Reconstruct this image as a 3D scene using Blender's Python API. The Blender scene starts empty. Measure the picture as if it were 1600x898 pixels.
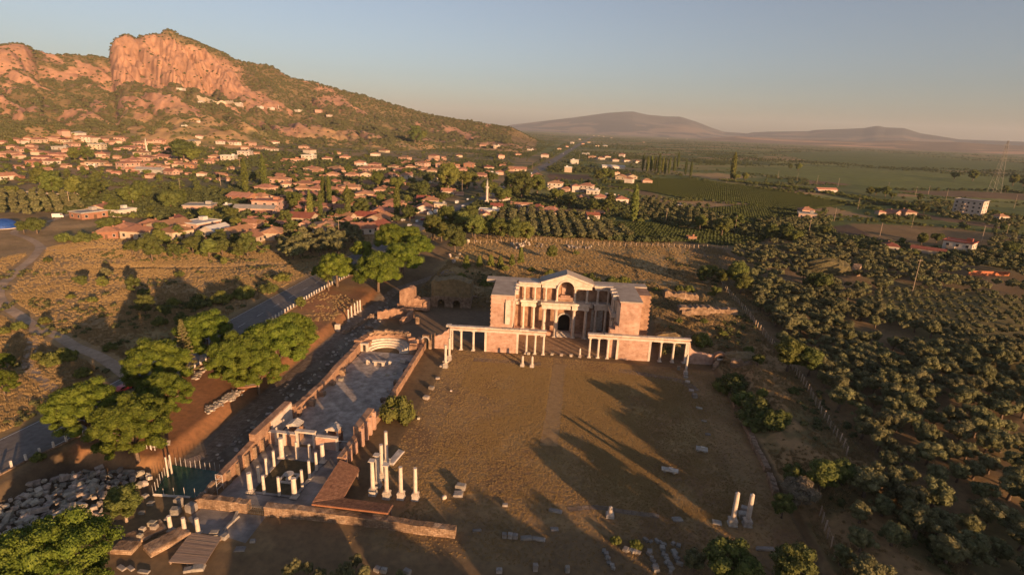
import bpy, math, random
import numpy as np
from mathutils import Matrix, Vector

S = bpy.context.scene
C = S.collection
random.seed(7)
rng = np.random.default_rng(11)
R = math.radians

# ---------------------------------------------------------------- camera (a drone 70 m above the court)
CAM_H, FOC, PITCH, ROLL, YAW = 70.0, 858.0, R(16.2), R(2.3), R(6.5)
sy_, cy_ = math.sin(YAW), math.cos(YAW)
FWD = Vector((-sy_*math.cos(PITCH), cy_*math.cos(PITCH), -math.sin(PITCH)))
r0_ = Vector((cy_, sy_, 0)); u0_ = r0_.cross(FWD)
RGT = r0_*math.cos(ROLL) + u0_*math.sin(ROLL)
UPV = -r0_*math.sin(ROLL) + u0_*math.cos(ROLL)
cam_d = bpy.data.cameras.new('camera'); cam = bpy.data.objects.new('camera', cam_d); C.objects.link(cam)
m = Matrix((RGT, UPV, -FWD)).transposed().to_4x4(); m.translation = (0, 0, CAM_H); cam.matrix_world = m
cam_d.sensor_width = 36; cam_d.lens = FOC/1600*36; cam_d.clip_start = .5; cam_d.clip_end = 60000
S.camera = cam

# ---------------------------------------------------------------- daylight: low morning sun from behind on the right
SUN_EL = R(8.2); SUN_AZ = math.atan2(.684, -.729)      # azimuth from +Y, clockwise
SUNV = Vector((math.sin(SUN_AZ)*math.cos(SUN_EL), math.cos(SUN_AZ)*math.cos(SUN_EL), math.sin(SUN_EL)))
W = bpy.data.worlds.new('World'); S.world = W; W.use_nodes = True
wn = W.node_tree.nodes; wl = W.node_tree.links
sky = wn.new('ShaderNodeTexSky'); sky.sky_type = 'NISHITA'; sky.sun_disc = False
sky.sun_elevation = SUN_EL; sky.sun_rotation = SUN_AZ
sky.altitude = 150; sky.air_density = 1.0; sky.dust_density = 1.4; sky.ozone_density = 3.0
hsv = wn.new('ShaderNodeHueSaturation'); hsv.inputs['Saturation'].default_value = .72; wl.new(sky.outputs[0], hsv.inputs['Color'])
tnt = wn.new('ShaderNodeMix'); tnt.data_type = 'RGBA'; tnt.blend_type = 'MULTIPLY'; tnt.inputs[0].default_value = 1; tnt.inputs[7].default_value = (1.10, .995, .97, 1)
wl.new(hsv.outputs[0], tnt.inputs[6]); wl.new(tnt.outputs[2], wn['Background'].inputs[0]); wn['Background'].inputs[1].default_value = .078
sd = bpy.data.lights.new('sun', 'SUN'); sd.energy = 5.0; sd.angle = R(.5); sd.color = (1, .585, .285)
sun = bpy.data.objects.new('sun', sd); C.objects.link(sun)
sun.rotation_euler = (-SUNV).to_track_quat('-Z', 'Y').to_euler()
S.view_settings.view_transform = 'Standard'; S.view_settings.look = 'None'
S.view_settings.exposure = 1.0; S.view_settings.gamma = 1.0
S.render.engine = 'CYCLES'
cy = S.cycles
cy.use_denoising = True; cy.max_bounces = 5; cy.diffuse_bounces = 2; cy.glossy_bounces = 1
cy.transmission_bounces = 2; cy.transparent_max_bounces = 6; cy.volume_bounces = 0
cy.use_adaptive_sampling = True; cy.adaptive_threshold = .015
cy.sample_clamp_indirect = 4

# ---------------------------------------------------------------- helpers
def thing(name, label, cat, loc=(0, 0, 0), rz=0, group=None, s=1):
    o = bpy.data.objects.new(name, None); C.objects.link(o)
    o.location = loc; o.rotation_euler = (0, 0, rz); o.empty_display_size = .5
    o.scale = (s, s, s) if np.isscalar(s) else s
    o['label'] = label; o['category'] = cat
    if group: o['group'] = group
    return o
def tag(o, label, cat, group=None):
    o['label'] = label; o['category'] = cat
    if group: o['group'] = group
    return o
def link(name, me, parent=None, loc=None):
    o = bpy.data.objects.new(name, me); C.objects.link(o)
    if parent: o.parent = parent
    if loc is not None: o.location = loc
    return o
def mesh_np(name, V, F, mat, smooth=False, mi=None):
    """mesh from vertex array and list of faces (array of n-gons of one size, or list of lists)"""
    me = bpy.data.meshes.new(name)
    V = np.asarray(V, np.float32)
    if isinstance(F, np.ndarray):
        n, k = F.shape
        me.vertices.add(len(V)); me.vertices.foreach_set('co', V.ravel())
        me.loops.add(n*k); me.loops.foreach_set('vertex_index', F.astype(np.int32).ravel())
        me.polygons.add(n); me.polygons.foreach_set('loop_start', np.arange(0, n*k, k, dtype=np.int32))
        me.polygons.foreach_set('loop_total', np.full(n, k, np.int32))
        if mi is not None: me.polygons.foreach_set('material_index', np.asarray(mi, np.int32))
        me.update(calc_edges=True)
    else:
        me.from_pydata(V.tolist(), [], F)
        if mi is not None: me.polygons.foreach_set('material_index', np.asarray(mi, np.int32))
    for mm in (mat if isinstance(mat, (list, tuple)) else [mat]): me.materials.append(mm)
    if smooth: me.polygons.foreach_set('use_smooth', np.ones(len(me.polygons), bool))
    me.update()
    return me

class MB:
    """collects boxes, prisms, cylinders ... and links them as one mesh object"""
    def __init__(s): s.v = []; s.f = []; s.M = Matrix()
    def at(s, x=0, y=0, z=0, rz=0, rx=0, ry=0):
        s.M = Matrix.Translation((x, y, z)) @ Matrix.Rotation(rz, 4, 'Z') @ Matrix.Rotation(ry, 4, 'Y') @ Matrix.Rotation(rx, 4, 'X'); return s
    def add(s, vs, fs):
        b = len(s.v); s.v += [tuple(s.M @ Vector(p)) for p in vs]; s.f += [[b+i for i in f] for f in fs]; return s
    def box(s, x0, x1, y0, y1, z0, z1, j=0):
        vs = [(x, y, z) for z in (z0, z1) for x, y in ((x0, y0), (x1, y0), (x1, y1), (x0, y1))]
        if j: vs = [tuple(c+random.uniform(-j, j) for c in p) for p in vs]
        return s.add(vs, [(0, 3, 2, 1), (4, 5, 6, 7), (0, 1, 5, 4), (1, 2, 6, 5), (2, 3, 7, 6), (3, 0, 4, 7)])
    def prism(s, poly, z0, z1, top=None):
        n = len(poly); t = top or poly
        vs = [(p[0], p[1], z0) for p in poly] + [(p[0], p[1], z1) for p in t]
        return s.add(vs, [list(range(n))[::-1], list(range(n, 2*n))] + [(i, (i+1) % n, n+(i+1) % n, n+i) for i in range(n)])
    def xz(s, poly, y0, y1):
        """a polygon in the XZ plane given depth along Y"""
        n = len(poly)
        vs = [(p[0], y0, p[1]) for p in poly] + [(p[0], y1, p[1]) for p in poly]
        return s.add(vs, [list(range(n)), list(range(n, 2*n))[::-1]] + [(i, n+i, n+(i+1) % n, (i+1) % n) for i in range(n)])
    def lathe(s, x, y, prof, n=12):
        """prof: list of (r, z)"""
        k = len(prof); vs = []
        for r, z in prof:
            vs += [(x+r*math.cos(2*math.pi*i/n), y+r*math.sin(2*math.pi*i/n), z) for i in range(n)]
        fs = [(a*n+i, a*n+(i+1) % n, (a+1)*n+(i+1) % n, (a+1)*n+i) for a in range(k-1) for i in range(n)]
        fs += [list(range(n))[::-1], list(range((k-1)*n, k*n))]
        return s.add(vs, fs)
    def tube(s, pts, rad, n=6):
        vs = []; fs = []
        if np.isscalar(rad): rad = [rad]*len(pts)
        for i, p in enumerate(pts):
            p = Vector(p); d = (Vector(pts[min(i+1, len(pts)-1)])-Vector(pts[max(i-1, 0)])).normalized()
            a = d.orthogonal().normalized() if abs(d.z) > .9 else d.cross(Vector((0, 0, 1))).normalized()
            b = d.cross(a)
            vs += [tuple(p+rad[i]*(a*math.cos(2*math.pi*k/n)+b*math.sin(2*math.pi*k/n))) for k in range(n)]
        fs = [(a*n+i, a*n+(i+1) % n, (a+1)*n+(i+1) % n, (a+1)*n+i) for a in range(len(pts)-1) for i in range(n)]
        fs += [list(range(n))[::-1], list(range((len(pts)-1)*n, len(pts)*n))]
        return s.add(vs, fs)
    def mesh(s, name, mat, smooth=False): return mesh_np(name, s.v, s.f, mat, smooth)
    def build(s, name, mat, parent=None, loc=None, smooth=False): return link(name, s.mesh(name, mat, smooth), parent, loc)

# ---- value noise
def _h(ix, iy, s):
    n = (ix.astype(np.int64)*374761393 + iy.astype(np.int64)*668265263 + s*974634777) & 0xffffffff
    n = ((n ^ (n >> 13))*1274126177) & 0xffffffff
    n = ((n ^ (n >> 16))*2246822519) & 0xffffffff
    return (n ^ (n >> 15))/4294967295.
def vn(x, y, s=0):
    x = np.asarray(x, float); y = np.asarray(y, float)
    ix = np.floor(x); iy = np.floor(y); fx = x-ix; fy = y-iy
    fx = fx*fx*fx*(fx*(fx*6-15)+10); fy = fy*fy*fy*(fy*(fy*6-15)+10)
    a = _h(ix, iy, s); b = _h(ix+1, iy, s); c = _h(ix, iy+1, s); d = _h(ix+1, iy+1, s)
    return (a+(b-a)*fx)*(1-fy)+(c+(d-c)*fx)*fy
def fbm(x, y, o=4, s=0):
    t = 0; a = .5; n = 0
    for k in range(o):
        t = t+a*vn(np.asarray(x)*2**k+k*17.3, np.asarray(y)*2**k-k*9.1, s+k); n += a; a *= .5
    return t/n
def sst(a, b, x):
    t = np.clip((np.asarray(x, float)-a)/(b-a), 0, 1); return t*t*(3-2*t)
def inpoly(x, y, P):
    r = np.zeros(np.shape(x), bool); n = len(P)
    for i in range(n):
        x0, y0 = P[i]; x1, y1 = P[(i+1) % n]
        if y0 == y1: continue
        c = ((y0 > y) != (y1 > y)) & (x < (x1-x0)*(y-y0)/(y1-y0)+x0); r ^= c
    return r
# ---- survey: a bearing read from the aerial photograph -> the point of the land it meets
def ray(px, py): return RGT*((px-800)/FOC) - UPV*((py-449)/FOC) + FWD
def lv(px, py, z=0.):
    d = ray(px, py); t = (z-CAM_H)/d.z; return (d.x*t, d.y*t)
def pix(p):
    v = Vector(p)-Vector((0, 0, CAM_H)); w = v.dot(FWD); return 800+FOC*v.dot(RGT)/w, 449-FOC*v.dot(UPV)/w

# ---------------------------------------------------------------- materials
def pm(name, cols, scale=1., rough=.9, bump=0., detail=5, attr=None, rand=0., island=0., big=None, brick=None, coord='Object', stretch=None, transl=0., rowsx=None):
    """procedural material: a noise ramp through cols; optional colour attribute, per-object / per-leaf variation, courses of brick"""
    M = bpy.data.materials.new(name); M.use_nodes = True; nt = M.node_tree; N = nt.nodes; L = nt.links
    b = N['Principled BSDF']; b.inputs['Roughness'].default_value = rough
    b.inputs['Specular IOR Level'].default_value = .25
    tc = N.new('ShaderNodeTexCoord'); src = tc.outputs[coord]
    if stretch:
        mp = N.new('ShaderNodeMapping'); mp.inputs['Scale'].default_value = stretch; L.new(src, mp.inputs[0]); src = mp.outputs[0]
    nz = N.new('ShaderNodeTexNoise'); nz.inputs['Scale'].default_value = scale; nz.inputs['Detail'].default_value = detail
    nz.inputs['Roughness'].default_value = .62; L.new(src, nz.inputs['Vector'])
    rp = N.new('ShaderNodeValToRGB'); e = rp.color_ramp.elements
    lo, hi = .32, .68
    for i, c in enumerate(cols):
        p = lo+(hi-lo)*i/max(1, len(cols)-1)
        if i < 2: q = e[i]; q.position = p
        else: q = e.new(p)
        q.color = (*c, 1)
    if len(cols) == 1: e[1].color = (*cols[0], 1)
    L.new(nz.outputs[0], rp.inputs[0]); out = rp.outputs[0]
    def mul(a, bsock, blend='MULTIPLY', f=1.):
        x = N.new('ShaderNodeMix'); x.data_type = 'RGBA'; x.blend_type = blend; x.inputs[0].default_value = f
        L.new(a, x.inputs[6]); L.new(bsock, x.inputs[7]); return x.outputs[2]
    hsrc = nz.outputs[0]
    if big:
        n2 = N.new('ShaderNodeTexNoise'); n2.inputs['Scale'].default_value = big[0]; n2.inputs['Detail'].default_value = 3; L.new(tc.outputs[coord], n2.inputs['Vector'])
        r2 = N.new('ShaderNodeValToRGB'); r2.color_ramp.elements[0].position = .35; r2.color_ramp.elements[1].position = .65
        r2.color_ramp.elements[0].color = (big[1],)*3+(1,); r2.color_ramp.elements[1].color = (big[2],)*3+(1,)
        L.new(n2.outputs[0], r2.inputs[0]); out = mul(out, r2.outputs[0])
    if brick:
        bt = N.new('ShaderNodeTexBrick'); bt.inputs['Color1'].default_value = (1, 1, 1, 1); bt.inputs['Color2'].default_value = (*brick.get('c2', (.8, .78, .75)), 1)
        bt.inputs['Mortar'].default_value = (*brick.get('m', (.55, .5, .46)), 1); bt.inputs['Scale'].default_value = 1
        bt.inputs['Brick Width'].default_value = brick['w']; bt.inputs['Row Height'].default_value = brick['h']; bt.inputs['Mortar Size'].default_value = brick.get('ms', .03)
        mp = N.new('ShaderNodeMapping'); L.new(tc.outputs['Object'], mp.inputs[0])
        if brick.get('wall', True):
            sx = N.new('ShaderNodeSeparateXYZ'); cx = N.new('ShaderNodeCombineXYZ'); ad = N.new('ShaderNodeMath'); ad.operation = 'ADD'
            L.new(tc.outputs['Object'], sx.inputs[0]); L.new(sx.outputs[0], ad.inputs[0]); L.new(sx.outputs[1], ad.inputs[1])
            L.new(ad.outputs[0], cx.inputs[0]); L.new(sx.outputs[2], cx.inputs[1]); L.new(cx.outputs[0], bt.inputs['Vector'])
        else: L.new(mp.outputs[0], bt.inputs['Vector'])
        out = mul(out, bt.outputs[0])
    if attr:
        a = N.new('ShaderNodeAttribute'); a.attribute_name = attr; out = mul(out, a.outputs[0])
    if rand or island:
        hs = N.new('ShaderNodeHueSaturation'); L.new(out, hs.inputs['Color']); out = hs.outputs[0]
        tot = None
        for amt, node, sock in ((rand, 'ShaderNodeObjectInfo', 'Random'), (island, 'ShaderNodeNewGeometry', 'Random Per Island')):
            if not amt: continue
            nn = N.new(node); mr = N.new('ShaderNodeMapRange'); mr.inputs[3].default_value = -amt; mr.inputs[4].default_value = amt
            L.new(nn.outputs[sock], mr.inputs[0])
            if tot is None: tot = mr.outputs[0]
            else:
                ad = N.new('ShaderNodeMath'); ad.operation = 'ADD'; L.new(tot, ad.inputs[0]); L.new(mr.outputs[0], ad.inputs[1]); tot = ad.outputs[0]
        ad = N.new('ShaderNodeMath'); ad.operation = 'ADD'; ad.inputs[1].default_value = 1.; L.new(tot, ad.inputs[0]); L.new(ad.outputs[0], hs.inputs['Value'])
        if rand:
            oi = N.new('ShaderNodeObjectInfo'); mr = N.new('ShaderNodeMapRange'); mr.inputs[3].default_value = .5-rand*.06; mr.inputs[4].default_value = .5+rand*.06
            ml = N.new('ShaderNodeMath'); ml.operation = 'MULTIPLY'; ml.inputs[1].default_value = 7.31; fr = N.new('ShaderNodeMath'); fr.operation = 'FRACT'
            L.new(oi.outputs['Random'], ml.inputs[0]); L.new(ml.outputs[0], fr.inputs[0]); L.new(fr.outputs[0], mr.inputs[0]); L.new(mr.outputs[0], hs.inputs['Hue'])
    L.new(out, b.inputs['Base Color'])
    if bump:
        bp = N.new('ShaderNodeBump'); bp.inputs['Strength'].default_value = min(1, bump); bp.inputs['Distance'].default_value = max(.1, bump)/max(scale, .05)*.5
        L.new(hsrc, bp.inputs['Height']); L.new(bp.outputs[0], b.inputs['Normal'])
    if transl:
        t = N.new('ShaderNodeBsdfTranslucent'); L.new(out, t.inputs[0]); ms = N.new('ShaderNodeMixShader'); ms.inputs[0].default_value = transl
        L.new(b.outputs[0], ms.inputs[1]); L.new(t.outputs[0], ms.inputs[2]); L.new(ms.outputs[0], N['Material Output'].inputs[0])
    return M
def plain(name, c, rough=.6, metal=0):
    M = bpy.data.materials.new(name); M.use_nodes = True; b = M.node_tree.nodes['Principled BSDF']
    b.inputs['Base Color'].default_value = (*c, 1); b.inputs['Roughness'].default_value = rough; b.inputs['Metallic'].default_value = metal; return M

AUTO = []
def auto(o, look, zone=None): AUTO.append((o, look, zone)); return o     # its label is written at the end, from what it stands next to
# ================================================================ LAND
def hz(x, y):
    """height of the ground sheet"""
    x = np.asarray(x, float); y = np.asarray(y, float)
    A = sst(79.5, 83.5, -x)*sst(86, 89.5, y)*(2.1+.9*sst(84, 100, -x))
    B = sst(99.6, 102.2, -x)*3.0
    Rg = sst(45.6, 46.4, x)*1.1+sst(47.5, 56, x)*(2.6+1.2*sst(95, 112, y)*sst(172, 150, y))-sst(58, 66, x)*.9
    Rg = Rg*sst(62, 80, y)*(1-.0*y)
    Kb = sst(203, 216, y-.02*x)*3.0
    Kr = sst(28.5, 32, x)*sst(169, 174, y)*(1.2+2.2*sst(176, 200, y))
    z = np.maximum(np.maximum(A, B), np.maximum(np.maximum(Rg, Kb), Kr))
    out = np.clip(np.maximum(np.maximum(sst(118, 140, -x), sst(47, 60, x)), np.maximum(sst(206, 240, y), sst(55, 30, y))), 0, 1)
    out = out*(1-sst(124, 118, -x)*sst(96, 100, -x)*sst(560, 500, y))
    z = z+out*((fbm(x/60, y/60, 3, 5)-.5)*2.4+(fbm(x/9, y/9, 3, 9)-.5)*.9*sst(420, 250, np.hypot(x, y)))
    mnd = sst(46, 50, x)*sst(68, 60, x)*sst(85, 95, y)*sst(250, 200, y)+sst(30, 36, x)*sst(68, 60, x)*sst(170, 176, y)*sst(250, 215, y)+.8*sst(215, 225, y)*sst(262, 245, y)*sst(-66, -60, x)*sst(70, 60, x)
    z = z+np.clip(mnd, 0, 1)*((fbm(x/7, y/7, 3, 31)-.5)*2.6)
    # a cutting ditch and a scarp in the dry field left of the road
    z = z-1.6*np.exp(-((y-(0.35*(x+170)+228))/2.2)**2)*sst(-215, -200, x)*sst(-122, -130, x)
    z = z+sst(560, 1500, np.hypot(x, y))*sst(-200, -700, x)*14
    return z
# ---- the acropolis hill: its skyline, read as bearings
SKY = [(-60,72),(0,71.5),(15,69),(37,70),(49,75),(54,80),(65,80),(73,84),(93,87),(105,86),(125,87),(140,87),(160,90),(170,92),(171.5,80),(175,70),(180,60),(188,57),(200,55),(207,57),(213,60),(219,57.5),(226,56),(248,54),(256,48),(266,48),(288,58),(313,69),(338,79),(356,86),(366,93),(383,97),(400,100),(425,104),(437,112),(450,120),(475,126.6),(500,131),(520,137),(540,143),(575,152),(613,163),(638,170),(661,177),(701,185),(731,189),(776,196),(800,199.5)]
ED = 2250.
_az = []; _zr = []
for px, py in SKY:
    d = ray(px, py); _az.append(math.atan2(d.x, d.y)); _zr.append(CAM_H+ED*d.z/math.hypot(d.x, d.y))
_az = np.array(_az); _zr = np.array(_zr)
_o = np.argsort(_az); _az = _az[_o]; _zr = _zr[_o]
def azpx(px, py=190): d = ray(px, py); return math.atan2(d.x, d.y)
AZ_C0, AZ_C1 = azpx(171, 90), azpx(376, 110)
def hill_t(a, r):
    r0 = 1060+110*np.sin(a*9+1)+60*np.sin(a*23)+sst(AZ_C1, azpx(760), a)*560; return (r-r0)/(ED-r0)
def hh(a, r):
    """height of the hill at bearing a, range r"""
    zr = np.interp(a, _az, _zr)
    zr = np.where(a < _az[0], _zr[0]+(a-_az[0])*260, zr); zr = np.where(a > _az[-1], _zr[-1]-(a-_az[-1])*1000, zr)
    x = r*np.sin(a); y = r*np.cos(a)
    t = hill_t(a, r); tc = np.clip(t, 0, 1)
    wob = (fbm(x/260, y/260, 3, 47)-.5)*.10*sst(0, .15, tc)*sst(1, .85, tc)
    s = np.interp(tc+wob, [0, .08, .2, .34, .5, .68, .85, 1], [0, .07, .165, .22, .31, .48, .72, 1])
    k = (a-AZ_C0)/(AZ_C1-AZ_C0)
    cl = np.clip(sst(AZ_C0-.004, AZ_C0+.004, a)*sst(AZ_C1+.02, AZ_C1-.03, a), 0, 1)
    tb = .70+.035*np.sin(k*11)+.05*(fbm(a*55, r*0, 3, 12)-.5)
    sc = np.interp(tc+wob*.6, [0, .08, .2, .34, .5, .66], [0, .07, .165, .24, .385, .55])+(.45*sst(0, 1, (tc-tb)/(.97-tb))*.55+.45*np.clip((tc-tb)/(.95-tb), 0, 1)**.8*.45)
    s = s*(1-cl)+np.minimum(np.maximum(sc, 0), 1)*cl
    lc = np.clip(sst(azpx(76), azpx(58), a), 0, 1)          # the lower bluff at the far left
    s = s*(1-lc)+lc*np.minimum(1, np.interp(tc+wob, [0, .08, .2, .34, .5, .68, .78, .93, 1], [0, .07, .165, .24, .38, .56, .67, .98, 1]))
    z = zr*s
    rel = np.clip(zr/330, .05, 1); face = np.clip(cl*sst(tb-.02, tb+.04, tc), 0, 1)
    q = a*2150+.42*r+60*(fbm(x/190, y/190, 3, 44)-.5)*2        # spurs and gullies run obliquely down the flanks
    g1 = 1-np.abs(2*fbm(q/135, r/520, 3, 41)-1); g2 = 1-np.abs(2*fbm(q/48, r/230, 3, 43)-1)
    z = z-rel*((g1**2-.30)*62*sst(.12, .4, tc)+(g2**2-.25)*26*sst(.1, .35, tc))*sst(1., .84, tc)*(1-.62*face)
    z = z-rel*sst(.02, .15, tc)*sst(.42, .3, tc)*(fbm(x/150, y/150, 3, 66)-.4)*70
    z = z-rel*face*((1-np.abs(2*fbm(a*60+.011*r, r/420, 3, 5)-1))**2*44+(1-np.abs(2*fbm(a*130-.02*r, r/160, 3, 15)-1))**2*15+fbm(x/30, y/30, 3, 6)*16)*sst(1., .93, tc)
    z = z+rel*(fbm(x/24, y/24, 3, 8)-.5)*11*sst(.0, .2, tc)*sst(1.02, .98, tc)
    z = z*np.where(t > 1, 1-.55*sst(1, 2.2, t), 1)
    return np.where(t < 0, -6+0*z, z-6*sst(.06, 0, tc))
def land(x, y):
    return np.maximum(hz(x, y), hh(np.arctan2(x, y), np.hypot(x, y)))
def at(px, py, up=0.):
    """the point of the land that a bearing meets (up metres above it)"""
    d = ray(px, py); L = math.hypot(d.x, d.y)
    T = np.concatenate([np.arange(60, 500, .5), np.arange(500, 2600, 3), np.geomspace(2600, 16000, 200)])/L
    x = d.x*T; y = d.y*T; z = CAM_H+d.z*T-up
    k = np.nonzero(z <= land(x, y))[0]
    if len(k) == 0: i = len(T)-1
    else: i = k[0]
    X, Y = float(x[i]), float(y[i]); return Vector((X, Y, float(land(X, Y))))
def gz(x, y): return float(land(x, y))

# ---- fields of the plain
def px_poly(P, z=2.): return [lv(a, b, z) for a, b in P]
GREEN, VINE, TAN, BROWN, SOIL = (.105,.128,.024), (.058,.068,.026), (.34,.23,.105), (.165,.092,.052), (.20,.135,.07)
FIELDS = [
 (px_poly([(948,350),(990,350),(1076,360),(1200,374),(1180,386),(1126,386),(1000,378)]), VINE),
 (px_poly([(955,292),(1025,280),(1110,286),(1200,298),(1330,322),(1250,332),(1150,318),(1076,314)]), VINE),
 (px_poly([(1090,330),(1180,322),(1300,345),(1240,350),(1160,347)]), VINE),
 (px_poly([(1393,335),(1425,334),(1563,354),(1570,362),(1475,348)]), BROWN),
 (px_poly([(1325,353),(1450,354),(1620,374),(1620,390),(1525,387),(1400,384),(1355,374)]), (.20,.125,.055)),
 (px_poly([(1296,356),(1325,354),(1360,369),(1340,377),(1305,371)]), (.085,.05,.034)),
 (px_poly([(1395,299),(1500,300),(1640,306),(1640,316),(1480,309)]), (.17,.10,.05)),
 (px_poly([(1195,272),(1245,277),(1240,281),(1190,276)]), TAN),
 (px_poly([(1060,274),(1120,272),(1175,279),(1130,284)]), TAN),
 (px_poly([(855,272),(920,274),(926,282),(858,283)]), (.15,.082,.045)),
 (px_poly([(948,292),(965,290),(1042,310),(1035,315)]), (.19,.12,.06)),
 (px_poly([(570,228),(650,221),(718,227),(650,235)]), GREEN),
 (px_poly([(1260,283),(1330,286),(1330,291),(1262,289)]), BROWN),
 (px_poly([(1215,240),(1350,236),(1500,250),(1600,256),(1600,268),(1400,262),(1260,252)]), (.098,.12,.024)),
 (px_poly([(1240,292),(1350,290),(1410,300),(1390,318),(1330,312)]), (.09,.112,.022)),
 (px_poly([(1100,262),(1300,262),(1600,280),(1600,300),(1400,297),(1200,276)]), (.125,.145,.028)),
 (px_poly([(335,325),(400,318),(545,328),(540,338),(430,345)]), (.085,.10,.035)),
]
def ground_colour(x, y):
    n = len(x); r = np.hypot(x, y); a = np.arctan2(x, y)
    col = np.empty((n, 3)); col[:] = SOIL
    def put(mask, c, w=1.):
        w = (mask*1.0*w)[:, None]; col[:] = col*(1-w)+np.array(c)*w
    n1 = fbm(x/40, y/40, 4, 3); n2 = fbm(x/11, y/11, 4, 13); n3 = fbm(x/3.5, y/3.5, 3, 23)
    # far plain: long narrow holdings
    th = .32; u = x*math.cos(th)+y*math.sin(th)+90*(fbm(x/900, y/900, 2, 1)-.5); v = -x*math.sin(th)+y*math.cos(th)+120*(fbm(x/700, y/700, 2, 2)-.5)
    far = sst(330, 460, r)
    row = np.floor(v/85.); iu = np.floor((u+row*131)/(190+80*_h(row, row*0, 7))); q = _h(iu, row, 3)
    pal = np.array([GREEN, (.085,.108,.022), (.125,.138,.030), (.095,.118,.024), (.175,.16,.05), (.11,.128,.026), (.31,.20,.09), (.062,.078,.018), (.185,.185,.048), (.235,.175,.075), (.075,.095,.02), (.21,.18,.06), (.15,.165,.032), (.09,.115,.022)])
    fc = pal[(q*len(pal)).astype(int) % len(pal)]
    far_tan = np.clip(sst(5200, 7500, r), 0, 1)*(fbm(x/900, y/500, 3, 15) > .52)
    col[:] = col*(1-far[:, None])+fc*far[:, None]
    put(far_tan, (.22,.15,.08), .7)
    # the village side: dry earth between gardens
    vil = sst(-20, -90, x)*sst(300, 380, r)*sst(1700, 1200, r)
    put(vil, (.26,.175,.09), .85); put(vil*(n1 > .52), (.095,.10,.04), .7)
    # dry field left of the road
    lf = sst(-116, -119, x)*sst(345, 315, y-.12*(x+117))*sst(520, 440, r)
    put(lf, (.36,.235,.11)); put(lf*sst(.5, .64, n2), (.27,.185,.08), .8); put(lf*sst(.60, .70, n1), (.16,.145,.055), .6); put(lf*sst(.55, .7, n3), (.40,.27,.125), .5)
    # site
    site = sst(-102, -101, x)*sst(48, 46, x)*sst(252, 240, y)
    put(site, (.175,.115,.058)); put(site*sst(.5, .65, n2), (.13,.085,.045), .7)
    dirt = sst(-102, -100.5, x)*sst(-78, -82, x)*sst(86, 89, y)*sst(262, 240, y)
    put(dirt, (.27,.128,.058)); put(dirt*sst(.45, .62, n2)*sst(150, 175, y), (.235,.15,.07), .85); put(dirt*sst(-82, -86, x)*sst(.5, .6, n1), (.19,.088,.045), .8)
    pal_ = sst(-37.5, -36.5, x)*sst(45.5, 44.5, x)*sst(83, 86, y)*sst(164, 162, y)
    put(pal_, (.285,.18,.085)); put(pal_*sst(-30, -26, x)*sst(36, 30, x)*sst(88, 94, y)*sst(158, 152, y)*sst(.38, .6, n1), (.27,.195,.078), .9)
    put(pal_*sst(.5, .68, n2), (.20,.115,.058), .75); put(pal_*sst(.55, .7, n3), (.33,.235,.11), .35)
    put(sst(6, 0, np.abs(x+2.5))*pal_*sst(118, 122, y), (.28,.18,.09), .3)
    fr = sst(86, 82, y)*sst(-80, -74, x)*sst(60, 50, x)
    put(fr, (.19,.125,.065)); put(fr*sst(.5, .65, n2), (.25,.17,.085), .7)
    rub = sst(88, 85, y)*sst(-76, -80, x)*sst(-104, -101, x)*sst(50, 56, y)
    put(rub, (.11,.08,.052))
    bank = sst(-80, -82, x)*sst(-100, -96, x)*np.exp(-((y-88)/1.8)**2); put(bank, (.33,.18,.085), .9)
    ct = sst(-62, -58, x)*sst(30, 28, x)*sst(168, 172, y)*sst(206, 200, y); put(ct, (.20,.14,.09), .9)
    gut = sst(-80, -79, x)*sst(-67, -68, x)*sst(84, 88, y)*sst(215, 205, y); put(gut, (.15,.115,.085), .9); put(gut*(n3 > .5), (.22,.18,.14), .6)
    mr = sst(46.2, 47, x)*sst(70, 66, x)*sst(62, 75, y)*sst(262, 235, y); put(mr, (.33,.205,.095)); put(mr*sst(.47, .58, n2), (.125,.105,.042), .8)
    mk = sst(29, 32, x)*sst(66, 60, x)*sst(170, 174, y)*sst(262, 240, y); put(mk, (.30,.19,.088)); put(mk*sst(.45, .56, n2), (.115,.10,.04), .85)
    bk = sst(-66, -60, x)*sst(80, 72, x)*sst(206, 214, y)*sst(256, 244, y); put(bk, (.25,.17,.08)); put(bk*sst(.42, .55, n2), (.10,.085,.036), .85)
    bf = sst(-68, -62, x)*sst(88, 80, x)*sst(240, 252, y)*sst(352, 340, y+.1*x); put(bf, (.34,.235,.105)); put(bf*sst(.5, .68, n1), (.27,.215,.08), .8); put(bf*sst(.58, .66, n2), (.38,.25,.12), .6)
    og = sst(66, 69, x)*sst(460, 380, r); put(og, (.21,.14,.07)); put(og*sst(.5, .6, n1), (.15,.125,.052), .8); put(og*sst(.56, .66, n2), (.20,.125,.06), .7)
    yo = inpoly(x, y, px_poly([(1335,470),(1400,455),(1600,470),(1700,560),(1600,640),(1480,560)])); put(yo, (.175,.145,.055), .85)
    for P, c in FIELDS: put(inpoly(x, y, P)*1., c, .92)
    return col*(.86+.28*fbm(x/1.6, y/1.6, 2, 55))[:, None]

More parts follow.
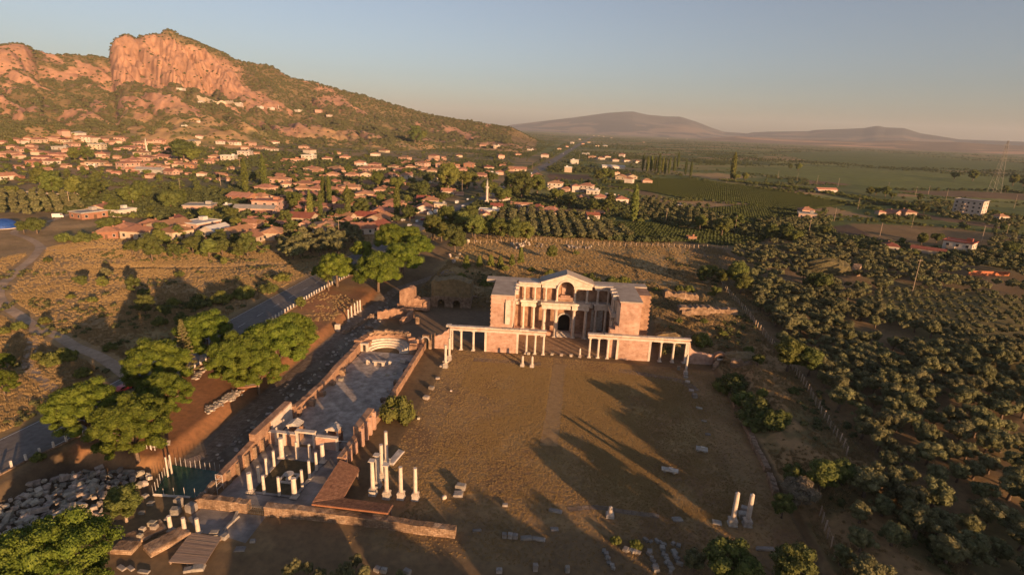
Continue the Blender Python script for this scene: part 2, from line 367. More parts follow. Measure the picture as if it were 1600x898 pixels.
def polar_sheet(name, az, rr, hf, cf, mat, skirt=0):
    A, Q = np.meshgrid(az, rr); x = Q*np.sin(A); y = Q*np.cos(A); z = hf(A, Q, x, y)
    V = np.stack([x, y, z], -1).reshape(-1, 3); na = len(az); nr = len(rr)
    i = np.arange((nr-1)*(na-1)); b = (i//(na-1))*na+i % (na-1)
    F = np.stack([b, b+1, b+na+1, b+na], 1)[:, ::-1]
    me = mesh_np(name, V, F, mat, True)
    at_ = me.color_attributes.new('tint', 'FLOAT_COLOR', 'POINT'); c = cf(V[:, 0], V[:, 1], V[:, 2]) ; c4 = np.ones((len(V), 4), np.float32); c4[:, :3] = c
    at_.data.foreach_set('color', c4.ravel())
    o = link(name, me); o['kind'] = 'structure'; return o
ground_m = pm('earth', [(.78,.78,.80), (1,1,1), (1.18,1.14,1.08)], .9, .95, .12, 7, 'tint', big=(.045, .86, 1.1))
hill_m = pm('hillside', [(.72,.70,.68), (1,1,1), (1.2,1.16,1.1)], .035, .95, .5, 8, 'tint', big=(.012, .85, 1.12))
az1 = np.radians(np.arange(-58, 58.01, .22)); az2 = np.radians(np.concatenate([np.arange(60, 300.1, 6)]))
rr = np.concatenate([np.arange(40, 62, 1.2), np.arange(62, 190, .62), np.geomspace(190, 22000, 520)])
polar_sheet('ground', az1, rr, lambda A, Q, x, y: hz(x, y), lambda x, y, z: ground_colour(x, y), ground_m)
polar_sheet('ground', np.radians(np.concatenate([np.arange(58, 302.1, 2)])), np.concatenate([np.arange(40, 200, 5), np.geomspace(200, 22000, 60)]), lambda A, Q, x, y: hz(x, y), lambda x, y, z: ground_colour(x, y), ground_m)
polar_sheet('ground', np.radians(np.arange(0, 360.1, 5)), np.array([.05, 20, 40.]), lambda A, Q, x, y: hz(x, y), lambda x, y, z: ground_colour(x, y), ground_m)

ROCK, SCRUB, DRY = (.385,.215,.14), (.13,.11,.05), (.39,.25,.125)
def hill_masks(x, y, z):
    a = np.arctan2(x, y); r = np.hypot(x, y)
    t = hill_t(a, r)
    k = (a-AZ_C0)/(AZ_C1-AZ_C0)
    cl = sst(AZ_C0-.004, AZ_C0+.002, a)*sst(AZ_C1+.012, AZ_C1-.01, a)
    n = fbm(x/120, y/120, 4, 61); n2 = fbm(a*40, r/260, 4, 62)
    q = a*2150+.42*r+60*(fbm(x/190, y/190, 3, 44)-.5)*2; gl = 1-np.abs(2*fbm(q/135, r/520, 3, 41)-1); nf = fbm(x/48+.4*n, y/48, 4, 64)
    pxl = sst(azpx(330), azpx(240), a)
    sc = sst(.52, .575, .26*n+.42*nf+.32*gl+.10*pxl*sst(.17, .22, t)*sst(.36, .28, t)-.15*sst(.22, .12, t)+.045*sst(azpx(420), azpx(620), a)*sst(.3, .6, t))
    cliff = cl*sst(.68, .73, t)*sst(1.0, .985, t)
    lb = sst(azpx(76), azpx(66), a)*sst(.80, .85, t)*sst(.995, .98, t)
    sc = sc*(1-.93*np.clip(cliff+lb, 0, 1))
    sc = np.maximum(sc, cl*sst(.945, .97, t)*sst(AZ_C0+.35*(AZ_C1-AZ_C0), AZ_C0+.45*(AZ_C1-AZ_C0), a))
    sc = np.maximum(sc*(1-cl*0), cl*sst(.58, .62, t)*sst(.69, .65, t)*sst(.30, .44, n2))
    sc = np.maximum(sc, .9*sst(azpx(420), azpx(600), a)*sst(.6, .95, t)*sst(.45, .53, n))
    return t, np.clip(sc, 0, 1), cliff, a, r
def hill_colour(x, y, z):
    t, sc, cliff, a, r = hill_masks(x, y, z)
    n = fbm(x/50, y/50, 4, 71); n2 = fbm(a*300, z/40, 3, 72)
    c = np.empty((len(x), 3)); w = sst(.26, .42, t+.2*(n-.5))[:, None]
    c[:] = np.array(DRY)*(1-w)+np.array(ROCK)*w
    low = (1-w[:, 0])*sst(.56, .66, n); c = c*(1-low[:, None])+np.array((.18,.15,.07))*low[:, None]
    strk = (cliff*(.92+.16*n2)+(1-cliff))[:, None]; c = c*strk
    c = c*(1-sc[:, None]*.8)+np.array(SCRUB)*sc[:, None]*.8
    return c*(.85+.3*n)[:, None]
polar_sheet('hill', np.linspace(azpx(-150, 100)-.05, azpx(840), 620), np.concatenate([np.linspace(880, 2330, 400), np.linspace(2345, 3600, 30)]), lambda A, Q, x, y: hh(A, Q), hill_colour, hill_m)

# ---- two far mountains, haze partly put into their dark bluish colour, and the low bare hills before them
mount_m = pm('far_mountain', [(.8,.8,.82), (1,1,1), (1.2,1.15,1.1)], .0022, .95, .0, 6, 'tint')
def mountain(sil, D, depth, c1, c2, seed, name):
    az = []; zz = []
    for px, py in sil:
        d = ray(px, py); az.append(math.atan2(d.x, d.y)); zz.append(CAM_H+D*d.z/math.hypot(d.x, d.y))
    az = np.array(az); zz = np.array(zz)
    def hf(A, Q, x, y):
        s = (Q-(D-depth))/depth; z = np.interp(A, az, zz); f = np.where(s < 1, np.clip(s, 0, 1)**1.15, 1-.5*np.clip(s-1, 0, 1))
        return z*f*(1-.22*(fbm(x/900, y/900, 4, seed))*sst(1, .8, s)*sst(0, .3, s))-8*sst(.08, 0, s)
    def cf(x, y, z):
        n = fbm(x/700, y/500, 4, seed+4); w = (sst(.48, .6, n)*sst(.75*max(zz), .3*max(zz), z))[:, None]; return np.array(c1)*(1-w)+np.array(c2)*w
    polar_sheet(name, np.linspace(az[0], az[-1], 170), np.linspace(D-depth, D+depth*.7, 46), hf, cf, mount_m)
mountain([(780,199.5),(800,195),(850,189),(900,183),(950,176),(975,174.3),(990,174),(1000,176.5),(1013,179),(1038,181.5),(1063,182),(1088,190),(1113,200),(1131,206),(1163,208),(1230,216)], 15500, 3800, (.055,.06,.065), (.19,.14,.11), 101, 'mountain')
mountain([(1150,213),(1175,207),(1200,205.8),(1263,204.8),(1275,203),(1350,200),(1366,197),(1373,196.5),(1385,199),(1413,200),(1438,208),(1476,214),(1501,218),(1563,220),(1600,221.5),(1680,224),(1760,234)], 15000, 3600, (.055,.06,.065), (.18,.13,.10), 131, 'mountain')
mountain([(1090,217),(1150,213),(1220,217),(1290,219),(1340,221.5),(1400,219.5),(1450,221.5),(1500,222),(1540,225),(1580,227),(1640,229),(1760,240)], 10400, 2300, (.17,.115,.07), (.42,.235,.13), 151, 'bare_hills')

# ---- haze
hz_m = bpy.data.materials.new('haze'); hz_m.use_nodes = True; nt = hz_m.node_tree; nt.nodes.remove(nt.nodes['Principled BSDF'])
pv = nt.nodes.new('ShaderNodeVolumePrincipled'); pv.inputs['Density'].default_value = 3.3e-5; pv.inputs['Color'].default_value = (.78,.84,.95,1); pv.inputs['Anisotropy'].default_value = .0
nt.links.new(pv.outputs[0], nt.nodes['Material Output'].inputs['Volume'])
hb = MB().box(-23000, 23000, -23000, 23000, -12, 720).build('haze', hz_m); hb['kind'] = 'stuff'
hb.visible_shadow = True
# ================================================================ PLANTS
pine_m = pm('pine_needles', [(.068,.098,.009), (.104,.136,.015), (.145,.172,.024)], .5, .75, 0, 3, rand=.16, island=.28, transl=.15)
olive_m = pm('olive_leaves', [(.10,.10,.038), (.142,.138,.058), (.188,.178,.084)], .6, .7, 0, 3, rand=.22, island=.32, transl=.12)
leaf_m = pm('green_leaves', [(.082,.097,.02), (.122,.136,.03), (.162,.172,.042)], .6, .7, 0, 3, rand=.25, island=.3, transl=.15)
dark_m = pm('dark_leaves', [(.058,.072,.018), (.086,.10,.025), (.112,.122,.034)], .6, .75, 0, 3, rand=.2, island=.3, transl=.12)
young_m = pm('young_leaves', [(.10,.115,.022), (.14,.15,.03), (.18,.18,.045)], .8, .7, 0, 3, rand=.15, island=.3, transl=.18)
dryleaf_m = pm('dry_leaves', [(.12,.105,.06), (.17,.14,.09), (.2,.16,.11)], .8, .8, 0, 3, rand=.15, island=.3, transl=.1)
bark_m = pm('bark', [(.09,.062,.043), (.15,.105,.075), (.22,.16,.12)], 3, .95, .5)
pale_bark_m = pm('pale_bark', [(.30,.22,.16), (.40,.31,.24)], 3, .95, .4)

def unit(n):
    v = rng.normal(size=(n, 3)); return v/np.linalg.norm(v, axis=1)[:, None]
def leaf_cloud(blobs, per, size, up=.0, tri=False, core=True, flat=0.):
    """small leaf faces on the surface of each clump (x,y,z,rx,ry,rz), and a rough solid inside so that crowns cast full shade"""
    Vs = []; Fs = []; nb = 0
    for bl in blobs:
        x, y, z, rx, ry, rz = bl[:6]; k = max(6, int(per*(bl[6] if len(bl) > 6 else 1)))
        d = unit(k); d[:, 2] = np.where(d[:, 2] < -.35, -d[:, 2]*.6, d[:, 2]); d /= np.linalg.norm(d, axis=1)[:, None]
        p = d*np.array([rx, ry, rz])*(.80+.32*rng.random((k, 1)))+np.array([x, y, z])
        nn = d+unit(k)*.75+np.array([0, 0, up]); nn /= np.linalg.norm(nn, axis=1)[:, None]
        a = np.cross(nn, unit(k)); a /= np.linalg.norm(a, axis=1)[:, None]+1e-9; b = np.cross(nn, a)
        sz = size*(.6+.8*rng.random((k, 1))); a = a*sz; b = b*sz*.7
        if tri: q = np.stack([p-a-b*.6, p+a-b*.6, p+b*1.1], 1); m_ = 3
        else: q = np.stack([p-a, p-b, p+a, p+b], 1); m_ = 4
        Vs.append(q.reshape(-1, 3)); Fs.append(np.arange(k*m_).reshape(k, m_)+nb); nb += k*m_
    V = np.concatenate(Vs); F = np.concatenate(Fs)
    if core:
        fs = F.tolist(); vs = [V]
        for bl in blobs:
            x, y, z, rx, ry, rz = bl[:6]; n1, n2 = 6, 3; pts = [(0, 0, -1)]
            for j in range(1, n2+1):
                t = math.pi*j/(n2+1); pts += [(math.sin(t)*math.cos(2*math.pi*i/n1+j), math.sin(t)*math.sin(2*math.pi*i/n1+j), -math.cos(t)) for i in range(n1)]
            pts.append((0, 0, 1)); P = np.array(pts)*np.array([rx, ry, rz])*(.68+.2*rng.random((len(pts), 1)))+np.array([x, y, z]); vs.append(P)
            fs += [[nb, nb+1+(i+1) % n1, nb+1+i] for i in range(n1)]
            for j in range(n2-1): fs += [[nb+1+j*n1+i, nb+1+j*n1+(i+1) % n1, nb+1+(j+1)*n1+(i+1) % n1, nb+1+(j+1)*n1+i] for i in range(n1)]
            e = nb+1+n1*n2; fs += [[e, nb+1+n1*(n2-1)+i, nb+1+n1*(n2-1)+(i+1) % n1] for i in range(n1)]
            nb += len(pts)
        return np.concatenate(vs), fs
    return V, F
def trunk_mesh(name, h, r, limbs, mat, lean=(0, 0), fork=.55):
    m = MB(); tx, ty = lean
    m.tube([(0, 0, -.4), (tx*.15+.05*r, ty*.15, h*.25), (tx*.5, ty*.5, h*.6), (tx, ty, h)], [r*1.35, r, r*.8, r*.5], 7)
    for (x, y, z, q) in limbs:
        f = fork; m.tube([(tx*f, ty*f, h*f), ((tx*f+x)/2, (ty*f+y)/2, (h*f+z)/2+.12*h), (x, y, z)], [r*.55, r*.4, r*q], 5)
    return m.mesh(name, mat, True)
PROTO = {}
def proto(kind, crown, trunk): PROTO.setdefault(kind, []).append((crown, trunk))
def mk(kind, nm, blobs, per, size, mat, trunk, **k):
    V, F = leaf_cloud(blobs, per, size, **k); proto(kind, mesh_np(nm, V, F, mat), trunk)

# stone pines: a lumpy dome of needle clumps on a forked trunk, 11 m high, 16 m wide
for v in range(3):
    bl = []
    for i in range(64):
        a = i*2.399+rng.random()*.5; q = math.sqrt((i+.6)/64)
        rad = 6.9*q*(1+.12*math.sin(3*a+v)+.08*math.sin(5*a+2*v)); zz = 4.9+5.6*math.sqrt(max(0, 1-q*q*.985))+rng.normal()*.45
        s = 1.0+.62*rng.random(); bl.append((rad*math.cos(a), rad*math.sin(a), zz, s*1.1, s*1.1, s*.78))
    for i in range(34):
        a = rng.random()*6.28; q = .5+.5*rng.random(); s = .75+.5*rng.random()
        bl.append((6.9*q*math.cos(a), 6.9*q*math.sin(a), 3.9+1.6*rng.random(), s*1.15, s*1.15, s*.75, .7))
    for i in range(40):
        a = rng.random()*6.28; q = math.sqrt(rng.random())*.93; s = .45+.3*rng.random(); bl.append((7.2*q*math.cos(a), 7.2*q*math.sin(a), 5.3+5.9*math.sqrt(max(0, 1-q*q*.97))+rng.normal()*.2, s, s, s*.8, .3))
    li = [(4.6*math.cos(t+v), 4.6*math.sin(t+v), 6.2, .22) for t in (0, 1.25, 2.5, 3.8, 5.0)]
    mk('pine', 'crown', bl, 320, .135, pine_m, trunk_mesh('trunk', 5.6, .42, li, bark_m, (.4*v-.3, .2)), up=.2)
# taller round pines by the highway
for v in range(2):
    bl = []
    for i in range(120):
        d = unit(1)[0]; d[2] = abs(d[2])*1.1-.35; q = (.55+.5*rng.random())
        s = .9+.6*rng.random(); bl.append((5.6*d[0]*q, 5.6*d[1]*q, 6.3+6.0*d[2]*q, s*1.05, s*1.05, s*.9))
    li = [(3*math.cos(t+v), 3*math.sin(t+v), 8, .2) for t in (0, 1.5, 3.1, 4.6)]
    mk('round_pine', 'crown', bl, 190, .16, pine_m, trunk_mesh('trunk', 8, .4, li, bark_m, (.2, .3*v)), up=.35)
# broadleaf trees, 8 m
for v in range(4):
    bl = []
    n = 46
    for i in range(n):
        d = unit(1)[0]; q = .45+.55*rng.random(); s = .8+.6*rng.random(); st = 1+.18*v if v < 2 else .85
        bl.append((3.3*d[0]*q*(1.1 if v == 3 else 1), 3.3*d[1]*q, 4.9*st**.5+2.9*st*d[2]*q, s, s, s*.85))
    li = [(2*math.cos(t+v), 2*math.sin(t+v), 5, .25) for t in (0, 1.3, 2.6, 3.9, 5.1)]
    mk('broad', 'crown', bl, 150, .18, [leaf_m, dark_m, leaf_m, dark_m][v], trunk_mesh('trunk', 4.2, .26, li, bark_m, (.2, .1)), up=.25)
# olives: round ragged silver-green crowns, 4.4 m
for v in range(6):
    bl = []
    n = 22+3*(v % 4); sx, sy = 1+.22*math.sin(v*2.1), 1+.22*math.cos(v*1.3)
    for i in range(n):
        d = unit(1)[0]; d[2] = d[2]*.95+.1; q = .62+.45*rng.random(); s = .42+.36*rng.random(); bl.append((1.45*sx*d[0]*q, 1.45*sy*d[1]*q, 2.35+1.35*d[2]*q, s, s, s*.95))
    for i in range(5): a = rng.random()*6.28; s = .35+.2*rng.random(); bl.append((1.75*sx*math.cos(a), 1.75*sy*math.sin(a), 1.5+1.7*rng.random(), s, s, s))
    bl.append((0, 0, 2.3, 1.1, 1.1, 1.0))
    li = [(.8*math.cos(t), .8*math.sin(t), 2.2, .3) for t in (0, 2, 4)]
    mk('olive', 'crown', bl, 110, .105, olive_m, trunk_mesh('trunk', 1.4, .22, li, bark_m, (.1, .1), .7), up=.1)
# bushes
for v, mt in enumerate([leaf_m, dark_m, young_m]):
    bl = []
    for i in range(34):
        d = unit(1)[0]; d[2] = abs(d[2]); q = .5+.5*rng.random(); s = .25+.24*rng.random(); bl.append((1.15*d[0]*q, 1.15*d[1]*q, .2+1.1*d[2]*q, s, s, s))
    bl.append((0, 0, .5, .8, .8, .7))
    mk('bush', 'foliage', bl, 70, .085, mt, None, up=.1)
# cypress / poplar columns, 14 m
for v in range(2):
    bl = []
    for i in range(44):
        t = i/43.; w = (1.25 if v else .95)*math.sin(math.pi*min(1, .12+t*.9))**.7; a = i*2.4; s = .5+.25*rng.random()
        bl.append((w*.7*math.cos(a), w*.7*math.sin(a), 1.2+12.2*t, s*(.6+.5*w), s*(.6+.5*w), s*1.5))
    mk('cypress', 'crown', bl, 46, .24, [dark_m, leaf_m][v], trunk_mesh('trunk', 6, .2, [], bark_m), up=.1)
# small conical conifers
bl = []
for i in range(26):
    t = i/25.; w = .85*(1-t)+.1; a = i*2.4; s = .26+.1*rng.random(); bl.append((w*.7*math.cos(a), w*.7*math.sin(a), .3+2.2*t, s*1.1, s*1.1, s*1.2))
mk('conifer', 'foliage', bl, 50, .11, young_m, None, up=.3)
# a tall spruce with tiers of boughs
bl = []
for i in range(110):
    t = (i/109.)**.85; w = 3.0*(1-t)**.8+.12; a = i*2.399; q = .45+.55*rng.random(); s = .42*(1.1-t*.6)
    bl.append((w*q*math.cos(a), w*q*math.sin(a), 3+11.5*t-.35*q*w, s*1.2, s*1.2, s*.55))
mk('spruce', 'crown', bl, 60, .17, pm('spruce_needles', [(.09,.085,.03), (.13,.118,.045), (.16,.14,.06)], .8, .8, 0, 3, island=.3), trunk_mesh('trunk', 14, .28, [], bark_m))

KIND = {'pine': 'pine_tree', 'round_pine': 'pine_tree', 'broad': 'broadleaf_tree', 'olive': 'olive_tree', 'bush': 'shrub', 'cypress': 'cypress', 'conifer': 'young_conifer', 'spruce': 'spruce_tree'}
CAT = {'pine': 'pine tree', 'round_pine': 'pine tree', 'broad': 'tree', 'olive': 'olive tree', 'bush': 'shrub', 'cypress': 'cypress', 'conifer': 'conifer', 'spruce': 'spruce'}
def plant(kind, loc, s=1., label='', group=None, var=None, rz=None, tilt=0):
    var = rng.integers(len(PROTO[kind])) if var is None else var
    cr, tr = PROTO[kind][var]
    o = thing(KIND[kind], label, CAT[kind], loc, rng.random()*6.28 if rz is None else rz, group, s)
    if tilt: o.rotation_euler = (tilt*math.sin(rng.random()*6), tilt, o.rotation_euler.z)
    link(cr.name.split('.')[0], cr, o)
    if tr: link('trunk', tr, o)
    return o
def crown_at(px, py, up):
    """ground point under a crown whose middle (up metres high) is seen at this bearing"""
    return at(px, py, up)

# ---- scattered stuff: points that carry one low plant each (geometry nodes)
def small_clump(name, blobs, per, size, mat):
    V, F = leaf_cloud(blobs, per, size, tri=True, core=True); return mesh_np(name, V, F, mat)
def scatter(name, pts, scales, src_mesh, rots=None):
    """one object of kind stuff: src_mesh set down on every point"""
    n = len(pts); me = bpy.data.meshes.new(name); me.vertices.add(n); me.vertices.foreach_set('co', np.asarray(pts, np.float32).ravel())
    a = me.attributes.new('sc', 'FLOAT_VECTOR', 'POINT'); sc = np.asarray(scales, np.float32)
    if sc.ndim == 1: sc = np.repeat(sc[:, None], 3, 1)
    a.data.foreach_set('vector', sc.ravel())
    ro = np.zeros((n, 3), np.float32); ro[:, 2] = rng.random(n)*6.28 if rots is None else rots
    b = me.attributes.new('ro', 'FLOAT_VECTOR', 'POINT'); b.data.foreach_set('vector', ro.ravel())
    o = link(name, me); o['kind'] = 'stuff'
    so = bpy.data.objects.new(name, src_mesh)
    g = bpy.data.node_groups.new(name, 'GeometryNodeTree'); g.interface.new_socket('Geometry', in_out='INPUT', socket_type='NodeSocketGeometry'); g.interface.new_socket('Geometry', in_out='OUTPUT', socket_type='NodeSocketGeometry')
    N = g.nodes; L = g.links; gi = N.new('NodeGroupInput'); go = N.new('NodeGroupOutput'); ip = N.new('GeometryNodeInstanceOnPoints'); oi = N.new('GeometryNodeObjectInfo'); oi.inputs[0].default_value = so
    mp = N.new('GeometryNodeMeshToPoints'); L.new(gi.outputs[0], mp.inputs[0]); L.new(mp.outputs[0], ip.inputs['Points']); L.new(oi.outputs['Geometry'], ip.inputs['Instance'])
    for nm, sk in (('sc', 'Scale'), ('ro', 'Rotation')):
        na = N.new('GeometryNodeInputNamedAttribute'); na.data_type = 'FLOAT_VECTOR'; na.inputs[0].default_value = nm; L.new(na.outputs[0], ip.inputs[sk])
    L.new(ip.outputs[0], go.inputs[0])
    md = o.modifiers.new('scatter', 'NODES'); md.node_group = g
    return o
# ================================================================ STONE KIT
marble_m = pm('marble', [(.43,.355,.285), (.56,.475,.39), (.64,.555,.465)], .8, .6, .12, 6, rand=.08)
marble_d = pm('weathered_marble', [(.30,.26,.22), (.44,.39,.34), (.55,.50,.44)], 1.2, .75, .35, 7, rand=.15)
pinkbrick_m = pm('pink_brick', [(.36,.215,.15), (.49,.315,.24), (.55,.375,.295)], .8, .85, .2, 6, brick=dict(w=1.7, h=.52, ms=.03, m=(.78,.74,.70), c2=(.86,.82,.78)), big=(.16, .78, 1.1))
brick_m = pm('old_brick', [(.25,.145,.095), (.37,.225,.15), (.46,.295,.20)], .7, .9, .3, 6, brick=dict(w=.7, h=.22, ms=.025, m=(.75,.72,.68)), big=(.3, .8, 1.12))
ruin_m = pm('ruin_masonry', [(.20,.135,.09), (.34,.235,.16), (.46,.34,.24)], .9, .95, .8, 8, brick=dict(w=.9, h=.36, ms=.05, m=(.6,.55,.5), c2=(.72,.66,.6)), big=(.35, .75, 1.15))
ruin_top_m = pm('earth_topped_ruin', [(.16,.115,.06), (.24,.17,.085), (.30,.21,.11)], .8, .95, .6, 7)
slab_m = pm('roof_slab', [(.29,.235,.185), (.37,.305,.25), (.44,.37,.305)], .35, .85, .1, 7)
pave_m = pm('grey_paving', [(.17,.155,.145), (.25,.23,.215), (.33,.30,.28)], .35, .8, .25, 8, brick=dict(w=2.2, h=1.6, ms=.03, m=(.7,.68,.66), c2=(.86,.84,.82), wall=False), big=(.16, .72, 1.25))
mosaic_m = pm('mosaic_floor', [(.25,.205,.17), (.38,.315,.265), (.51,.435,.37)], .6, .8, .15, 8, big=(.25, .75, 1.2))
tile_m = pm('brown_tile', [(.14,.072,.046), (.21,.108,.068), (.28,.152,.098)], 1.6, .85, .3, 6, island=.18)
conc_m = pm('white_concrete', [(.52,.47,.42), (.66,.61,.55)], 2, .8, .2)
wood_m = pm('weathered_boards', [(.22,.155,.115), (.31,.225,.17), (.36,.27,.21)], 1.2, .85, .2, 5, rand=.12, stretch=(.3, 6, 6))
metal_m = plain('dark_metal', (.12, .11, .10), .5, .6); white_metal = plain('white_metal', (.6, .56, .52), .5, .2)
shade_m = plain('painted_shade', (.03, .025, .02), .9)  # near-black colour in place of the shade inside openings
block_m = pm('marble_block', [(.22,.18,.145), (.36,.305,.25), (.52,.445,.37)], .9, .75, .35, 7, rand=.42)

def shaft(m, x, y, z0, z1, r, n=14, ent=.88):
    return m.lathe(x, y, [(r*1.04, z0), (r, z0+.1), (r*.985, z0+(z1-z0)*.4), (r*ent, z1-.08), (r*ent*1.05, z1)], n)
def basem(m, x, y, z0, r, h=.35):
    m.box(x-r*1.45, x+r*1.45, y-r*1.45, y+r*1.45, z0, z0+h*.45)
    return m.lathe(x, y, [(r*1.38, z0+h*.45), (r*1.42, z0+h*.6), (r*1.15, z0+h*.72), (r*1.25, z0+h*.85), (r*1.05, z0+h)], 14)
def capm(m, x, y, z1, r, h=.7):
    m.lathe(x, y, [(r*.9, z1-h), (r*1.0, z1-h*.75), (r*1.25, z1-h*.45), (r*1.55, z1-h*.15)], 12)
    return m.box(x-r*1.5, x+r*1.5, y-r*1.5, y+r*1.5, z1-h*.15, z1)
_cc = {}
def column(loc, h, r, label, group=None, ped=0., cap=False, mat=None, name='column', base=True, rz=0, tilt=0, broken=False):
    """freestanding column: pedestal, base, shaft, capital as parts"""
    o = thing(name, label, 'column', loc, rz, group)
    if tilt: o.rotation_euler = (tilt, tilt*.6, rz)
    key = (round(h, 1), r, ped, cap, base, broken)
    if key not in _cc:
        P = {}
        z = ped
        if ped: P['pedestal'] = MB().box(-r*1.75, r*1.75, -r*1.75, r*1.75, 0, ped*.25).box(-r*1.5, r*1.5, -r*1.5, r*1.5, ped*.25, ped*.85).box(-r*1.7, r*1.7, -r*1.7, r*1.7, ped*.85, ped).mesh('pedestal', marble_d)
        if base: P['base'] = basem(MB(), 0, 0, z, r).mesh('base', mat or marble_m)
        zb = z+(.35 if base else 0); zt = h-(.75 if cap else 0)
        sh = shaft(MB(), 0, 0, zb, zt, r)
        if broken: sh.lathe(.1*r, 0, [(r*.8, zt), (r*.5, zt+.18), (r*.2, zt+.3)], 7)
        P['shaft'] = sh.mesh('shaft', mat or marble_m, False)
        if cap: P['capital'] = capm(MB(), 0, 0, h, r*.95, .75).mesh('capital', mat or marble_m)
        _cc[key] = P
    for k, me in _cc[key].items(): link(k, me, o)
    return o
def block_mesh(sx, sy, sz, j=.06, bev=.12):
    """a hewn block with broken arrises"""
    m = MB(); b = min(sx, sy, sz)*bev
    lo = [(-sx/2, -sy/2), (sx/2, -sy/2), (sx/2, sy/2), (-sx/2, sy/2)]
    def ring(z, k): return [(x*(1-k)+random.uniform(-j, j)*sx, y*(1-k)+random.uniform(-j, j)*sy, z+random.uniform(-j, j)*sz*.6) for x, y in lo]
    R_ = [ring(0, .06), ring(b, 0), ring(sz*.55, 0), ring(sz-b, .0), ring(sz, .14)]
    vs = [p for r_ in R_ for p in r_]
    fs = [(3, 2, 1, 0), (16, 17, 18, 19)]+[(a*4+i, a*4+(i+1) % 4, a*4+4+(i+1) % 4, a*4+4+i) for a in range(4) for i in range(4)]
    return m.add(vs, fs)
def boulder_mesh(r, sq=(1, 1, .7), n1=8, n2=5, rough=.22):
    vs = [(0, 0, -sq[2]*r)]; ph = random.random()*9
    for j in range(1, n2):
        t = math.pi*j/n2
        for i in range(n1):
            a = 2*math.pi*i/n1+.3*j; k = r*(1+random.uniform(-rough, rough)); vs.append((k*sq[0]*math.sin(t)*math.cos(a), k*sq[1]*math.sin(t)*math.sin(a), -k*sq[2]*math.cos(t)))
    vs.append((0, 0, sq[2]*r)); fs = [(0, 1+(i+1) % n1, 1+i) for i in range(n1)]
    for j in range(n2-2): fs += [(1+j*n1+i, 1+j*n1+(i+1) % n1, 1+(j+1)*n1+(i+1) % n1, 1+(j+1)*n1+i) for i in range(n1)]
    e = len(vs)-1; fs += [(e, 1+n1*(n2-2)+i, 1+n1*(n2-2)+(i+1) % n1) for i in range(n1)]
    return MB().add(vs, fs)
def ruin(m, pts, th, seed=0, rag=.35, step=.8, lvl=None, crumble=.06):
    """a ragged wall along pts = [(x, y, top), ...]: stepped broken crest, uneven faces; z from lvl(x,y) or 0"""
    P = []
    for (x0, y0, h0), (x1, y1, h1) in zip(pts, pts[1:]):
        L = math.hypot(x1-x0, y1-y0); k = max(1, int(L/step))
        for i in range(k): P.append((x0+(x1-x0)*i/k, y0+(y1-y0)*i/k, h0+(h1-h0)*i/k))
    P.append(pts[-1]); n = len(P); nz = 4
    vs = []; rg = random.Random(seed)
    for i, (x, y, h) in enumerate(P):
        a = P[max(0, i-1)]; b = P[min(n-1, i+1)]; dx, dy = b[0]-a[0], b[1]-a[1]; L = math.hypot(dx, dy) or 1; nx, ny = -dy/L, dx/L
        g = (lvl(x, y) if lvl else 0)-.3; hh_ = h+(rg.random()-.6)*rag*2
        for s in (-1, 1):
            for k in range(nz):
                q = k/(nz-1); t = th/2*(1-.08*q)+rg.uniform(-crumble, crumble)
                vs.append((x+nx*s*t, y+ny*s*t, g+(hh_+.3+(rg.random()-.5)*rag*.6*(k == nz-1))*q))
    fs = []; c = 2*nz
    for i in range(n-1):
        o, p = i*c, (i+1)*c
        for k in range(nz-1): fs += [(o+k, p+k, p+k+1, o+k+1), (p+nz+k, o+nz+k, o+nz+k+1, p+nz+k+1)]
        fs += [(o+nz-1, p+nz-1, p+2*nz-1, o+2*nz-1)]
    for o, fl in ((0, 0), ((n-1)*c, 1)):
        for k in range(nz-1):
            q = (o+k, o+k+1, o+nz+k+1, o+nz+k); fs.append(q if not fl else q[::-1])
    return m.add(vs, fs)
def arch_pts(x0, x1, zs, n=12):
    c = (x0+x1)/2; r = (x1-x0)/2; return [(c-r*math.cos(math.pi*i/n), zs+r*math.sin(math.pi*i/n)) for i in range(n+1)]
def arch_fill(m, x0, x1, zs, ztop, y0, y1, n=12):
    """wall over an arched opening up to ztop (number or function of x)"""
    f = ztop if callable(ztop) else (lambda x: ztop); A = arch_pts(x0, x1, zs, n)
    for a, b in zip(A, A[1:]): m.xz([a, b, (b[0], f(b[0])), (a[0], f(a[0]))], y0, y1)
    return m
def arch_ring(m, x0, x1, zs, w, y0, y1, n=12):
    A = arch_pts(x0, x1, zs, n); B = arch_pts(x0-w, x1+w, zs, n)
    for i in range(n): m.xz([A[i], A[i+1], B[i+1], B[i]], y0, y1)
    return m
